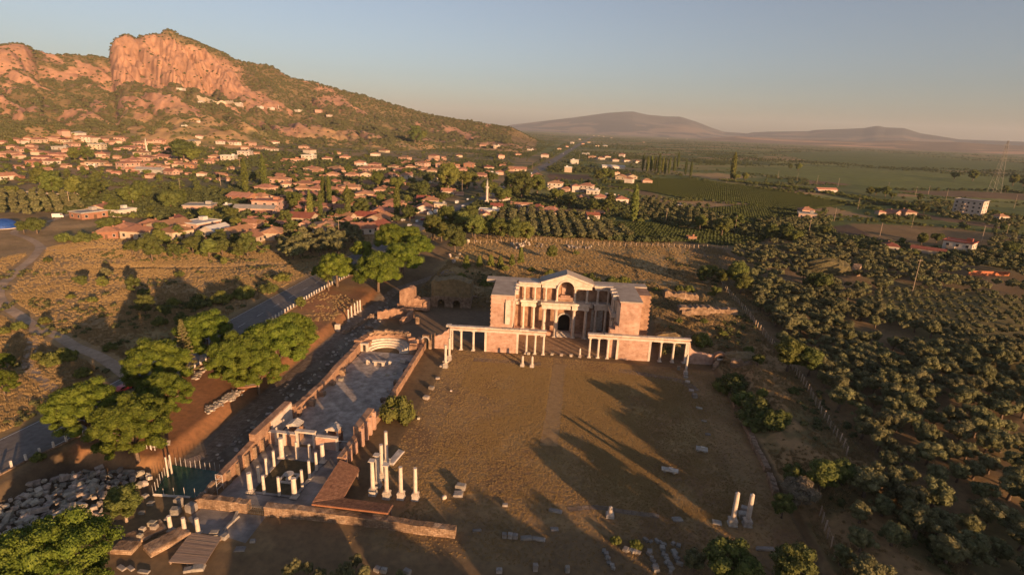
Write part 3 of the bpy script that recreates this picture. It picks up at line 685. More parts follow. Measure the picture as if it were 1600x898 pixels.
def ribbon(name, pts, width, mat, off=.06, step=2., zf=None):
    """a strip of road laid on the land along pts (x, y), cut fine; width number or list"""
    P = [Vector((x, y)) for x, y in pts]
    if np.isscalar(width): width = [width]*len(P)
    Q = []
    for i in range(len(P)-1):
        p0 = P[max(0, i-1)]; p1 = P[i]; p2 = P[i+1]; p3 = P[min(len(P)-1, i+2)]
        n = max(2, int((p2-p1).length/step))
        for k in range(n):
            t = k/n; q = .5*((2*p1)+(p2-p0)*t+(2*p0-5*p1+4*p2-p3)*t*t+(3*p1-p0-3*p2+p3)*t**3); Q.append((q, width[i]+(width[i+1]-width[i])*t))
    Q.append((P[-1], width[-1])); nc = 5; V = []; n = len(Q)
    for i, (q, w) in enumerate(Q):
        d = (Q[min(n-1, i+1)][0]-Q[max(0, i-1)][0]).normalized(); nn = Vector((-d.y, d.x))
        for c in range(nc): p = q+nn*w*(.5-c/(nc-1)); V.append((p.x, p.y))
    V = np.array(V); z = hz(V[:, 0], V[:, 1]) if zf is None else zf(V[:, 0], V[:, 1])
    V3 = np.column_stack([V, z+off]); b = (np.arange((n-1)*(nc-1))//(nc-1))*nc+np.arange((n-1)*(nc-1)) % (nc-1)
    F = np.stack([b, b+1, b+nc+1, b+nc], 1)
    o = link(name, mesh_np(name, V3, F, mat, True)); o['kind'] = 'structure'; return o
# ================================================================ THE MARBLE COURT
CR = R(3.7)
court = thing('marble_court', 'rebuilt two-storey marble columned court with brick wings and pediment', 'ruin', (0, 165.5, 0), CR)
def cl(u, v, z=0): c, s = math.cos(CR), math.sin(CR); return (u*c-v*s, 165.5+u*s+v*c, z)
VB = 19.6                                     # face of the back wall
# back wall with the portal, side wings, rear shoulders
m = MB()
m.box(-25.2, -2.9, VB, VB+3.6, -.3, 18.6); m.box(1.3, 22.3, VB, VB+3.6, -.3, 18.6)
arch_fill(m, -2.9, 1.3, 5.4, 12.55, VB, VB+3.6); m.box(-4.0, -2.9, VB+.4, VB+3.58, 12.55, 18.6); 
m.box(-25.2+22.3, 1.3, VB+1.9, VB+3.59, 12.55, 21.2)
m.build('back_wall', brick_m, court)
for (a, b, v0, v1, z) in ((-25.2, -18.2, .9, VB, 18.6), (15.7, 22.2, .9, VB, 18.6)):
    m = MB(); m.box(a, b, v0, v1, -.3, z)
    m.build('wing', pinkbrick_m, court)
m = MB(); m.box(22.203, 26.6, 10.5, VB+3.62, -.3, 18.3)
for k in range(24): m.box(26.6, 26.6+.35*(k % 2), 10.5, VB+3.6, .3+k*.75, .3+k*.75+.74)
m.build('shoulder', brick_m, court)
m = MB(); m.box(12.9, 15.697, .95, 4.0, -.3, 9.6, 0); m.box(14.6, 15.698, .96, 5.0, 9.6, 10.8); m.build('pier', pinkbrick_m, court)
m = MB()
for k in range(26): m.box(-25.2-.22*(k % 2)-.05, -25.195, .9, 1.6, .3+k*.7, .3+k*.7+.69)
m.build('toothing', brick_m, court)
# roof slabs
for nm, bx in (('roof_slab', (-25.3, -17.9, 1.1, VB-.5, 18.6, 19.0)), ('roof_slab', (15.4, 22.6, 1.0, VB-.5, 18.6, 19.0)), ('roof_slab', (-28.6, -9.4, VB-.497, VB+3.9, 18.603, 19.01)), ('roof_slab', (8.4, 26.9, VB-.496, VB+3.9, 18.604, 19.02))):
    MB().box(*bx).build(nm, slab_m, court)
m = MB(); m.box(22.65, 26.8, 10.3, VB-.6, 18.3, 18.6); m.build('roof_slab', brick_m, court)
MB().box(-28.6, -25.3, VB-.49, VB+3.8, 18.0, 18.59).build('roof_beam', slab_m, court)
# podium and floor
for q in ((-18.19, -9.2, 16.4, VB, 0, 2.2), (7.4, 15.69, 16.4, VB, 0, 2.2), (13.9, 15.69, 6, 16.39, 0, 2.19), (-9.19, -3.2, 17.2, VB, 0, 1.3), (1.5, 7.39, 17.2, VB, 0, 1.3)): MB().box(*q).build('podium', pinkbrick_m, court)
m = MB()
for k in range(4): m.box(-4.6-.0*k, 2.9, 16.3+.6*k, VB+.6, .06+.28*k, .34+.28*k)
m.build('stair', marble_d, court)
MB().box(-18.1, 15.6, .8, 17.4, 0, .055).build('court_floor', pm('trodden_floor', [(.24,.15,.085), (.32,.205,.12), (.38,.26,.16)], .6, .95, .3, 7), court)
MB().box(-2.9, 1.3, VB+3.0, VB+3.58, 0, 8).build('portal_shadow_wall', shade_m, court)  # dark panel, the portal's shade put into its colour
# columns: shaft with base and capital as sub-parts
def ccol(u, v, z0, z1, r, parent=court):
    k = ('cc', round(z1-z0, 2), r)
    if k not in _cc:
        h = z1-z0; _cc[k] = dict(s=shaft(MB(), 0, 0, .4, h-.8, r).mesh('column', marble_m), b=basem(MB(), 0, 0, 0, r, .4).mesh('base', marble_m), c=capm(MB(), 0, 0, h, r*.95, .82).mesh('capital', marble_m))
    o = link('column', _cc[k]['s'], parent, (u, v, z0)); link('base', _cc[k]['b'], o); link('capital', _cc[k]['c'], o); return o
for u in (-15.3, -11.7, 10.0, 13.4): ccol(u, 17.9, 2.2, 10.4, .46)
for u in (-8.0, -3.9, 2.3, 6.4): ccol(u, 16.5, .06, 10.4, .62)
for u in (-15.2, -11.6, -7.8, -3.9, 2.3, 6.5, 10.2, 13.8): ccol(u, 18.0, 12.7, 17.45, .40)
for v in (9.0, 12.5): ccol(14.6, v, 2.2, 10.4, .44); ccol(14.6, v, 12.7, 17.4, .38)
# entablatures: architrave, frieze, cornice of each projecting bay
def entab(u0, u1, v0, v1, z0, z1, nm='entablature'):
    m = MB(); h = z1-z0
    m.box(u0, u1, v0, v1, z0, z0+h*.45); m.box(u0+.08, u1-.08, v0+.08, v1, z0+h*.45, z0+h*.72); m.box(u0-.35, u1+.35, v0-.4, v1, z0+h*.72, z1)
    n = int((u1-u0)/.55)
    for k in range(n): a = u0-.2+(u1-u0+.4)*k/n; m.box(a, a+.25, v0-.28, v0+.07, z0+h*.6, z0+h*.72)
    return m.build(nm, marble_m, court)
entab(-16.1, -10.9, 17.3, VB, 10.4, 12.7); entab(-9.0, 1.9-.9, 15.8, VB-.002, 10.4, 12.65); entab(1.5, 7.3, 15.8, VB, 10.4, 12.7); entab(9.3, 14.2, 17.3, VB, 10.4, 12.7)
entab(-10.5, -9.4, 18.7, VB-.003, 10.5, 12.6); entab(7.7, 8.9, 18.7, VB-.003, 10.5, 12.6)
entab(-18.0, -16.5, 18.6, VB-.002, 10.5, 12.6)
entab(-17.0, -9.6, 17.4, VB-.004, 17.45, 19.1); entab(-9.2, -3.5, 17.3, VB-.003, 17.45, 19.2); entab(1.9, 8.0, 17.3, VB-.003, 17.45, 19.2); entab(9.0, 14.9, 17.4, VB-.004, 17.45, 19.1)
for s, u0, u1 in ((0, -18.19, -16.9), (1, 13.9, 15.69)):
    m = MB()
    for v0 in (6.8, 10.8, 14.3): MB().box(u0, u1, v0, v0+1.4, 17.6, 19.15).build('entablature', marble_m, court)
    if s: MB().box(u0, u1, 7.9, 16.6, 11.2, 12.68).build('entablature', marble_m, court)
# marble cladding on the inner side of the wings and flat panels for the ragged openings in them
for s, u0 in ((0, -18.2), (1, 15.55)):
    m = MB(); m.box(u0, u0+.15, 1.2, 15.9, 8.6 if s == 0 else 2.3, 17.3); m.build('cladding', marble_m, court)
m = MB(); m.box(-20.6, -19.0, .55, .896, 9.4, 17.6); m.build('marble_pier', marble_m, court); MB().box(-20.95, -20.6, .7, .897, 9.6, 16.6).build('slot_panel', shade_m, court)  # the slot is a near-black strip with its shade painted in
m = MB(); m.box(8.6, 12.6, VB-.25, VB-.002, 2.25, 9.8); m.build('cladding', marble_d, court)
MB().box(9.4, 10.9, VB-.3, VB-.255, 7.2, 9.7).build('slot_panel', brick_m, court)
# central upper arch, pediment, gable roof
m = MB(); A0, A1, ZS = -3.45, 1.85, 17.5
apex = -.85
def gab(x): return 22.35-abs(x-apex)*.345
arch_fill(m, A0, A1, ZS, gab, 16.9, 17.9, 16)
m.xz([(-9.0, 19.2), (A0, 19.2), (A0, gab(A0)), (-9.0, gab(-9.0))], 16.9, 17.9); m.xz([(A1, 19.2), (7.6, 19.2), (7.6, gab(7.6)), (A1, gab(A1))], 16.9, 17.9)
m.build('pediment', marble_m, court)
m = MB(); arch_ring(m, A0, A1, ZS, .5, 16.6, 16.897, 16); m.build('archivolt', marble_m, court)
m = MB(); m.xz([(-9.6, gab(-9.6)-.1), (apex, gab(apex)-.1), (apex, gab(apex)+.4), (-9.6, gab(-9.6)+.4)], 16.3, 16.898); m.xz([(apex, gab(apex)-.1), (8.2, gab(8.2)-.1), (8.2, gab(8.2)+.4), (apex, gab(apex)+.4)], 16.3, 16.898); m.build('raking_cornice', marble_m, court)
m = MB(); m.xz([(-10.0, gab(-10)+.1), (apex, gab(apex)+.1), (apex, gab(apex)+.5), (-10.0, gab(-10)+.45)], 16.9, VB+3.9); m.build('gable_roof', slab_m, court)
m = MB(); m.xz([(apex, gab(apex)+.1), (8.6, gab(8.6)+.1), (8.6, gab(8.6)+.45), (apex, gab(apex)+.5)], 16.9, VB+3.9); m.build('gable_roof', slab_m, court)
m = MB(); m.box(A0, A1, 17.9, VB+1.88, 12.7, 13.5); m.box(A0-.4, A0, 17.91, VB+1.9, 13, 19.4); m.box(A1, A1+.4, 17.91, VB+1.9, 13, 19.4); m.build('niche', brick_m, court)
m = MB(); m.box(-3.4, 1.8, 18.0, 19.9, 13.5, 14.1); m.box(-2.6, .8, 18.6, 19.9, 14.1, 14.6); m.build('niche_ledge', pinkbrick_m, court)
MB().box(-2.1, -.6, VB+1.6, VB+1.897, 13.6, 18.2).build('niche_panel', pinkbrick_m, court)
arch_ring(MB(), -2.9, 1.3, 5.4, .55, VB-.3, VB-.003).build('portal_arch', marble_d, court)
for q in ((-3.5, -2.905), (1.305, 1.9)): MB().box(*q, VB-.3, VB-.004, 1.2, 5.4).build('portal_jamb', marble_d, court)

# ---- the screen of columns in front, in two halves
def screen(name, label, u0, u1, bays, walls, z1=8.3):
    o = thing(name, label, 'colonnade', cl((u0+u1)/2, 0), CR); c = (u0+u1)/2
    for a, b in walls: MB().box(a-c, b-c, -.45, .45, -.2, 6.72).build('wall', pinkbrick_m, o)
    for a, b in walls:
        for e in (a+.32, b-.32): MB().box(e-c-.35, e-c+.35, -.52, -.453, -.1, 6.7).build('pilaster', marble_m, o)
    for u in bays:
        k = ('sc',)
        if k not in _cc: _cc[k] = dict(s=shaft(MB(), 0, 0, .4, 6.0, .40).mesh('column', marble_m), b=basem(MB(), 0, 0, 0, .42, .4).mesh('base', marble_m), c=capm(MB(), 0, 0, 6.72, .40, .75).mesh('capital', marble_m))
        s = link('column', _cc[k]['s'], o, (u-c, 0, 0)); link('base', _cc[k]['b'], s); link('capital', _cc[k]['c'], s)
    MB().box(u0-c, u1-c, -.5, .5, 6.723, 7.35).build('architrave', marble_m, o)
    MB().box(u0-c+.1, u1-c-.1, -.4, .46, 7.353, 7.85).build('frieze', pinkbrick_m, o)
    L = u1-u0; n = int(L/2.6)
    for k in range(n):
        a = u0-c-.2+(L+.4)*k/n; b = u0-c-.2+(L+.4)*(k+1)/n; MB().box(a+.01, b-.01, -.75-random.uniform(0, .12), .7, 7.853, z1+random.uniform(-.08, .05)).build('cornice_block', marble_m if k % 3 else marble_d, o)
    return o
scl = screen('column_screen', 'pale colonnade left of the court entrance, two open bays and a brick wall', -38.2, -7.3, [-34.6, -30.6, -13.4, -10.6, -7.9], [(-38.2, -37.2), (-26.9, -16.0)])
scr = screen('column_screen', 'pale colonnade right of the court entrance, two open bays and a brick wall', 6.2, 38.2, [6.9, 9.7, 12.7, 29.4, 33.4], [(15.4, 26.2), (37.0, 38.2)])
# roof strip behind each half of the screen
m = MB(); m.box(-15.4, 15.2, .5, .9, 7.4, 7.85); m.build('roof_strip', slab_m, scl, (0, 0, 0))
m = MB(); m.box(-15.9, 15.8, .5, .9, 7.4, 7.85); m.build('roof_strip', slab_m, scr, (0, 0, 0))
# stumps in the opening, block bases
for i, (px, py) in enumerate([(806, 551), (826, 553.5), (862.5, 554.5), (877, 555.5), (892, 556.5), (906, 558)]):
    p = lv(px, py); b = tag(block_mesh(.9, .8, .8).build('marble_block', block_m, None, (p[0], p[1], 0)), '', 'stone block', 'column bases across the court opening'); auto(b, 'low marble base block')
for px, py, h, lb in ((905.5, 557.5, 2.7, 'short pale column stump standing in the court opening'),): column((*lv(px, py), 0), h, .34, lb, broken=True)
for px, py, h, lb in ((816, 572, 3.2, 'left of the two short pillars standing before the court'), (831, 573, 3.3, 'right of the two short pillars standing before the court')):
    column((*lv(px, py), 0), h, .38, lb, 'short pillars before the court', ped=.7, broken=True)
# ragged brick ends of the screen
w = thing('ruined_wall', 'crumbling pink brick wall stepping down at the left end of the colonnade', 'wall', cl(-40, .2), CR)
m = MB(); ruin(m, [(1.8, 0, 7.7), (1.2, 0, 6.6), (.2, 0, 6.0), (-1.2, 0, 5.0), (-2.6, 0, 4.5), (-3.2, 0, 4.4)], 1.0, 3, .18, .5); m.build('wall', pinkbrick_m, w)
m = MB(); m.box(-4.3, -3.2, -.8, .7, -.1, 5.0, .06); m.build('pier', ruin_m, w); m = MB(); m.box(.6, 2.2, -.6, .9, 7.75, 8.3, .1); m.build('cornice_block', marble_d, w)
w = thing('arched_doorway', 'small stone arch with dark opening beside the crumbling brick wall', 'doorway', cl(-46.0, -.6), CR)
m = MB(); m.box(-2.0, -1.0, -.6, .6, -.1, 3.0, .05); m.box(1.0, 1.9, -.6, .6, -.1, 3.0, .05); arch_fill(m, -1.0, 1.0, 3.0, 4.7, -.6, .6, 8); m.build('wall', ruin_m, w)
arch_ring(MB(), -1.0, 1.0, 3.0, .4, -.75, -.603, 8).build('arch_ring', marble_d, w)
MB().box(-.99, .99, .2, .55, 0, 3.95).build('opening_shade', shade_m, w)  # solid panel coloured near-black for the shade under the arch
w = thing('ruined_wall', 'low pink brick wall running right from the colonnade towards the arched niche', 'wall', cl(40.5, .1), CR)
m = MB(); ruin(m, [(-2.2, 0, 7.2), (-1.7, 0, 5.2), (-.6, 0, 4.4), (.4, 0, 3.9), (3.5, 0, 3.6), (6.4, 0, 3.2)], 1.0, 5, .2, .5); m.build('wall', pinkbrick_m, w)
p = cl(48.2, -.5); w = thing('niche_shrine', 'round-headed brick niche with white marble door frame beside the low wall', 'niche', p, CR)
m = MB(); m.box(-2.2, -1.15, -.8, 1.2, -.2, 2.3); m.box(1.15, 2.2, -.8, 1.2, -.2, 2.3); arch_fill(m, -1.15, 1.15, 2.3, lambda x: 2.3+math.sqrt(max(0, 2.2**2-x*x)), -.8, 1.2, 14)
for s in (-1, 1): m.xz([(s*1.15, 2.3), (s*2.2, 2.3), (s*1.95, 3.3), (s*1.6, 3.8), (s*1.15, 4.15)][::s], -.8, 1.2)
m.build('wall', brick_m, w); m = MB(); m.box(-1.15, -.6, -.95, -.5, 0, 2.3); m.box(.6, 1.15, -.95, -.5, 0, 2.3); m.box(-1.3, 1.3, -1.0, -.5, 2.3, 2.65); m.build('door_frame', marble_m, w)
MB().box(-1.14, 1.14, .3, 1.1, 0, 3.4).build('opening_shade', shade_m, w)  # niche depth shaded by a near-black panel
# ================================================================ THE LONG HALL WITH ITS FORECOURT (left)
hall = thing('ruined_hall', 'long roofless ruined hall with paved floor, brick side walls and columned forecourt', 'ruin', (-55.3, 118, 0))
HX, HY = -55.3, 118.
def H(pts): return [(x-HX, y-HY, *r) for x, y, *r in pts]
def hbox(m, x0, x1, y0, y1, z0, z1, j=0): return m.box(x0-HX, x1-HX, y0-HY, y1-HY, z0, z1, j)
hbox(MB(), -64.6, -45.9, 102.2, 155.6, -.1, .05).build('floor', mosaic_m, hall)
hbox(MB(), -64.6, -45.2, 80.9, 101.2, -.1, .055).build('forecourt_paving', pave_m, hall)
# left wall: low far stretch, restored marble-faced stretch, forecourt stretch with piers
m = MB(); ruin(m, H([(-66.4, 161.5, 3.1), (-65.6, 150, 2.7), (-65.2, 138, 2.9), (-65.2, 130, 2.1), (-65.2, 122, 2.3), (-65.4, 112.2, 2.5)]), 1.5, 11, .12, 1.4, crumble=.04); m.build('left_wall', brick_m, hall)
m = MB(); hbox(m, -66.4, -64.9, 96.6, 111.6, -.2, 5.0, .04); m.xz([(0, 0)]*3, 0, 0) if 0 else None; m.build('left_wall', brick_m, hall)
hbox(MB(), -64.895, -64.7, 102.6, 111.5, .3, 4.8).build('marble_cladding', marble_m, hall)
m = MB(); hbox(m, -65.2, -64.2, 111.603, 112.6, -.1, 3.8, .08); hbox(m, -64.7, -63.9, 113.4, 114.6, -.1, 2.0, .08); m.build('pier', brick_m, hall)
m = MB(); ruin(m, H([(-65.7, 96.5, 3.4), (-65.7, 92, 3.1), (-65.7, 85.2, 2.8)]), 1.4, 12, .05, 1.5, crumble=.03); m.build('left_wall', brick_m, hall)
for y in (86.5, 89.6, 92.6, 95.6, 98.6): m = MB(); hbox(m, -65.0, -64.45, y-.45, y+.45, -.1, 2.75); m.build('pier', ruin_m, hall)
for y in (118.5, 124, 130.5, 137): m = MB(); hbox(m, -64.6, -62.9, y, y+1.4, -.1, .9+random.random(), .15); m.build('pier_stump', ruin_m, hall)
# right wall
m = MB(); ruin(m, H([(-46.3, 161.5, 2.3), (-45.4, 140, 2.0), (-44.9, 128, 2.2), (-44.9, 121, 1.6), (-45.0, 112.4, 1.9)]), 1.2, 13, .1, 1.6, crumble=.04); m.build('right_wall', brick_m, hall)
m = MB(); hbox(m, -46.0, -44.5, 103.6, 112.2, -.2, 5.0, .04); m.build('right_wall', brick_m, hall)
for y in (104.2, 106.6, 109.0, 111.4): m = MB(); hbox(m, -44.495, -43.9, y-.4, y+.4, -.1, 4.6); m.build('buttress', pinkbrick_m, hall)
m = MB(); hbox(m, -46.0, -44.9, 94.9, 103.4, -.2, 3.0, .05); m.build('right_wall', brick_m, hall)
for y in (95.6, 98.2, 101.2): m = MB(); hbox(m, -44.895, -44.3, y-.4, y+.4, -.1, 2.7); m.build('buttress', pinkbrick_m, hall)
for y in (116.5, 124, 134, 143): m = MB(); hbox(m, -47.4, -45.6, y, y+1.4, -.1, .8+random.random()*.6, .15); m.build('pier_stump', ruin_m, hall)
# cross wall between hall and forecourt
for a, b, z in ((-64.6, -63.2, 2.9), (-60.9, -58.3, 3.0), (-54.0, -49.0, 3.0)): hbox(MB(), a, b, 101.2, 102.1, -.1, z, .02).build('cross_wall', pinkbrick_m, hall)
m = MB()
for x in (-63.0, -61.1, -58.1, -54.2, -48.9): hbox(m, x-.22, x+.22, 100.95, 101.8, -.05, 3.0 if x in (-63.0, -61.1, -48.9) else 3.7)
hbox(m, -64.6, -57.9, 100.9, 101.95, 3.01, 3.22); hbox(m, -58.4, -53.9, 100.88, 101.97, 3.71, 4.1); hbox(m, -53.7, -48.7, 100.9, 101.95, 3.012, 3.22); m.build('door_frame', marble_m, hall)
# front wall
m = MB(); ruin(m, H([(-66.8, 79.6, 1.5), (-65.4, 79.7, 2.2), (-60, 79.7, 2.2), (-56.4, 79.8, 2.1)]), 1.5, 14, .1, .7, crumble=.08); m.build('front_wall', ruin_m, hall)
m = MB(); ruin(m, H([(-53.0, 79.7, 1.9), (-46, 80, 2.0), (-38, 80.2, 1.8), (-30, 80.1, 1.9), (-24, 79.9, 1.8), (-17.4, 80, 1.7)]), 1.5, 15, .06, .9, crumble=.07); m.build('front_wall', ruin_m, hall)
m = MB(); ruin(m, H([(-66.3, 84.9, 2.0), (-66.6, 82, 1.4), (-66.8, 79.8, 1.6)]), 1.0, 16, .25, .6); m.build('left_wall', ruin_m, hall)
m = MB()
for k in range(9): x = -56.3+k*.4; m.tube([(x-HX, 79.3-HY, 0), (x-HX, 79.3-HY, 1.9)], .045, 5)
for z in (.15, 1.0, 1.85): m.tube([(-56.4-HX, 79.3-HY, z), (-53.0-HX, 79.3-HY, z)], .05, 5)
m.build('gate', metal_m, hall)
m = MB()
for (x, y) in ((-66.4, 85.0), (-65.0, 85.0), (-65.0, 83.2)): m.tube([(x-HX, y-HY, 0), (x-HX, y-HY, 3.0)], .05, 5)
for z in (1.0, 2.0, 3.0): m.tube([(-66.4-HX, 85.0-HY, z), (-65.0-HX, 85.0-HY, z), (-65.0-HX, 83.2-HY, z)], .04, 5)
m.build('railing', white_metal, hall)
m = MB()
for (x, y) in ((-48.6, 101.2), (-46.4, 101.2)): m.tube([(x-HX, y-HY, 0), (x-HX, y-HY, 2.6)], .05, 5)
m.tube([(-48.6-HX, 101.2-HY, 2.6), (-46.4-HX, 101.2-HY, 2.6)], .05, 5); m.build('railing', white_metal, hall)
# garden with kerb and basin
hbox(MB(), -58.9, -50.4, 85.0, 96.1, .02, .10).build('garden_soil', pm('garden_soil', [(.06,.052,.026), (.095,.075,.038), (.12,.09,.045)], .8, .95, .5, 7), hall)
m = MB()
for a in ((-59.6, -58.9, 84.4, 96.8), (-50.4, -49.7, 84.4, 96.8), (-58.897, -50.403, 84.4, 85.0), (-58.897, -50.403, 96.1, 96.8)): hbox(m, *a, .02, .26)
m.build('kerb', pave_m, hall)
m = MB()
for a in ((-55.8, -55.4, 88.4, 91.6), (-52.9, -52.5, 88.4, 91.6), (-55.398, -52.902, 88.4, 88.8), (-55.398, -52.902, 91.2, 91.6)): hbox(m, *a, .1, .4)
m.build('basin_kerb', marble_d, hall)
m = MB(); m.lathe(-54.1-HX, 90-HY, [(.75, .1), (.6, .3), (.35, .6), (.4, .9), (.95, 1.15), (1.0, 1.3)], 14); m.build('basin', marble_d, hall)
# forecourt columns: things that stand on the kerb
FC = [(-59.2, 84.8, 4.1, .5), (-56.3, 84.7, 4.0, .30), (-53.2, 84.7, 4.0, .30), (-50.1, 84.7, 4.2, .5), (-59.2, 87.8, 3.6, .30), (-59.2, 90.6, 3.6, .30), (-59.2, 93.4, 3.5, .30), (-59.2, 96.5, 4.6, .55), (-55.8, 96.5, 4.1, .30), (-52.9, 96.5, 3.9, .30), (-50.0, 96.5, 4.2, .46), (-50.0, 87.6, 4.0, .30), (-50.0, 90.6, 4.1, .30), (-50.0, 93.6, 4.1, .30)]
for x, y, h, r in FC: auto(column((x, y, .26), h, r, '', 'columns round the forecourt garden', base=r > .4), 'thick pale corner column' if r > .4 else 'slim pale garden column', 'forecourt')
# two little shrines on the hall floor
def shrine(x, y, lb):
    o = thing('shrine', lb, 'shrine', (x, y, .05)); m = MB()
    m.box(-1.5, 1.5, -1, 1.6, 0, 1.9).box(-1.6, 1.6, -1.1, 1.7, 1.9, 2.15); m.build('plinth', brick_m, o)
    for sx in (-1.2, 1.2): shaft(MB(), sx, -.7, 2.15, 3.5, .16, 10).build('column', marble_m, o)
    MB().box(-1.4, 1.4, .6, 1.3, 2.151, 3.5).build('back_wall', brick_m, o)
    MB().box(-1.5, 1.5, -1, 1.4, 3.501, 3.75).build('entablature', marble_m, o)
    MB().xz([(-1.6, 3.75), (1.6, 3.75), (0, 4.5)], -1.1, 1.5).build('pediment', marble_d, o); return o
shrine(-60.2, 104.2, 'small pedimented stone shrine left of the central doorway, taller one'); shrine(-51.0, 104.2, 'small pedimented stone shrine right of the central doorway')
# apse: three curved marble benches under a brick half-drum
AX, AY = -57.4, 155.2
def arcwall(m, r0, r1, z0, z1, a0, a1, n=20, zf=None, rag=0):
    for i in range(n):
        t0 = a0+(a1-a0)*i/n; t1 = a0+(a1-a0)*(i+1)/n; zz = z1+(random.uniform(-rag, rag) if rag else 0)
        p = [(AX-HX+r*math.cos(t), AY-HY+r*math.sin(t)) for r, t in ((r0, t0), (r1, t0), (r1, t1), (r0, t1))]; m.prism(p, z0, zz)
    return m
for k in range(4): arcwall(MB(), 4.6+.85*k, 5.448+.85*k if k < 3 else 7.9, -.05, .55+.55*k, .14, math.pi-.14, 24).build('apse_bench', marble_m, hall)
arcwall(MB(), 7.905, 10.2, -.1, 3.3, .05, math.pi-.05, 26, rag=.35).build('apse_wall', brick_m, hall)
arcwall(MB(), 8.6, 10.0, 2.9, 4.3, .9, 2.5, 16, rag=.3).build('apse_wall_core', ruin_m, hall)
m = MB(); hbox(m, -65.2, -64.55, 155.0, 156, -.05, 2.3); hbox(m, -63.5, -62.9, 155, 156, -.05, 2.3); hbox(m, -65.3, -62.8, 154.95, 156, 2.31, 2.75); m.build('marble_doorway', marble_m, hall); hbox(MB(), -64.54, -63.51, 155.4, 155.8, 0, 2.3).build('opening_shade', shade_m, hall)  # doorway's shade is the colour of a solid panel
m = MB(); hbox(m, -65.2, -62.9, 156.01, 159, -.1, 2.5, .1); hbox(m, -49.9, -46.2, 157.0, 160.5, -.1, 1.9, .1); hbox(m, -48.6, -46.5, 160.6, 163, -.1, 3.4, .1); m.build('apse_flank', brick_m, hall)
# loose marbles on the hall floor
t = thing('stone_table', 'heavy marble table with carved supports on the hall floor before the apse', 'table', (-55.7, 145.9, .05))
m = MB(); m.box(-1.5, -.9, -.5, .5, 0, 1.2); m.box(.9, 1.5, -.5, .5, 0, 1.2); m.build('support', marble_m, t); MB().box(-1.9, 1.9, -.65, .65, 1.201, 1.45).build('table_top', marble_m, t)
for x, y, lb in ((-59.5, 146.5, 'white marble lion left of the stone table'), (-52.7, 147.0, 'white marble lion right of the stone table')):
    o = thing('stone_lion', lb, 'statue', (x, y, .05)); MB().box(-.35, .35, -.8, .8, 0, .25).build('plinth', marble_d, o)
    m = MB(); m.tube([(0, .6, .6), (0, 0, .75), (0, -.5, .9)], [.28, .30, .34], 8); m.tube([(0, -.5, 1.0), (0, -.75, 1.35), (0, -1.0, 1.35)], [.3, .32, .2], 8)
    for sx in (-.2, .2): m.tube([(sx, -.6, .9), (sx, -.7, .25)], [.14, .1], 6); m.tube([(sx, .5, .6), (sx, .35, .25)], [.17, .12], 6)
    m.build('lion', marble_m, o)
for x, y, sx, sy, sz in ((-49.6, 149.6, 1.6, 1.0, .9), (-48.2, 149.0, .9, .9, .8), (-51.0, 139.5, .9, .7, .7), (-49.2, 141.0, .8, .6, .5), (-63.2, 119.6, .7, .7, 1.6), (-62.5, 134.2, 1.2, 1.0, .8), (-47.2, 130.6, 1.2, .9, .6)):
    b = tag(block_mesh(sx, sy, sz).build('marble_block', block_m, None, (x, y, .05)), '', 'stone block', 'loose blocks on the hall floor'); auto(b, 'loose marble block on the hall floor', 'hall')
# brown tiled shelter roof in two arms, with rows of tiles
sh = thing('tiled_shelter', 'low brown tiled roof over an L-shaped shelter beside the forecourt', 'shelter', (-41, 86, 0))
def shel(x, y): return (x+41, y-86)
m = MB()
for x, y in ((-44.3, 82.0), (-40.2, 84.4), (-30.4, 83.1), (-30.4, 81.2), (-36, 83.1), (-44.6, 92.8), (-40.6, 92.4)): a, b = shel(x, y); m.box(a-.12, a+.12, b-.12, b+.12, -.1, 2.05)
m.build('post', wood_m, sh)
def roof_arm(P, zs, rows, cols, nm):
    """tile rows over the quad P (a, b along the eave; d, c along the other edge)"""
    m = MB(); A, B, C_, D = [Vector((*shel(x, y), z)) for (x, y), z in zip(P, zs)]
    m.add([tuple(p) for p in (A, B, C_, D)]+[tuple(p-Vector((0, 0, .18))) for p in (A, B, C_, D)], [(0, 1, 2, 3), (7, 6, 5, 4), (0, 4, 5, 1), (1, 5, 6, 2), (2, 6, 7, 3), (3, 7, 4, 0)]); m.build(nm, tile_m, sh)
    m = MB()
    for i in range(rows):
        for j in range(cols):
            u0, u1 = i/rows, (i+.86)/rows; v0, v1 = j/cols, (j+1.03)/cols
            q = [A.lerp(B, u).lerp(D.lerp(C_, u), v) for u, v in ((u0, v0), (u1, v0), (u1, v1), (u0, v1))]; up = Vector((0, 0, 1)); um = (u0+u1)/2
            mid = [A.lerp(B, um).lerp(D.lerp(C_, um), v) for v in (v0, v1)]; dz = random.uniform(0, .03)
            vs = [q[0]+up*.015, mid[0]+up*(.12+dz), q[1]+up*.015, q[2]+up*.015, mid[1]+up*(.09+dz), q[3]+up*.015]; m.add([tuple(x) for x in vs], [(0, 1, 4, 5), (1, 2, 3, 4), (0, 2, 1)])
    o = m.build('roof_tiles', tile_m, sh); o['kind'] = 'stuff'
roof_arm([(-45.1, 94.4), (-44.5, 80.9), (-39.7, 83.6), (-40.2, 93.0)], (2.7, 2.6, 2.2, 2.2), 34, 12, 'roof'); roof_arm([(-44.45, 80.75), (-30.0, 80.8), (-30.0, 83.4), (-39.7, 83.58)], (2.5, 2.5, 2.15, 2.19), 40, 7, 'roof')
m = MB(); a, b = shel(-44.45, 80.7); c, d = shel(-30, 80.62); m.box(a, c, b-.2, b+.0, 2.3, 2.62); m.build('eave_tiles', pm('red_eave', [(.34,.14,.07), (.42,.19,.10)], 2, .85, .2, 4, brick=dict(w=.35, h=.5, ms=.03)), sh)
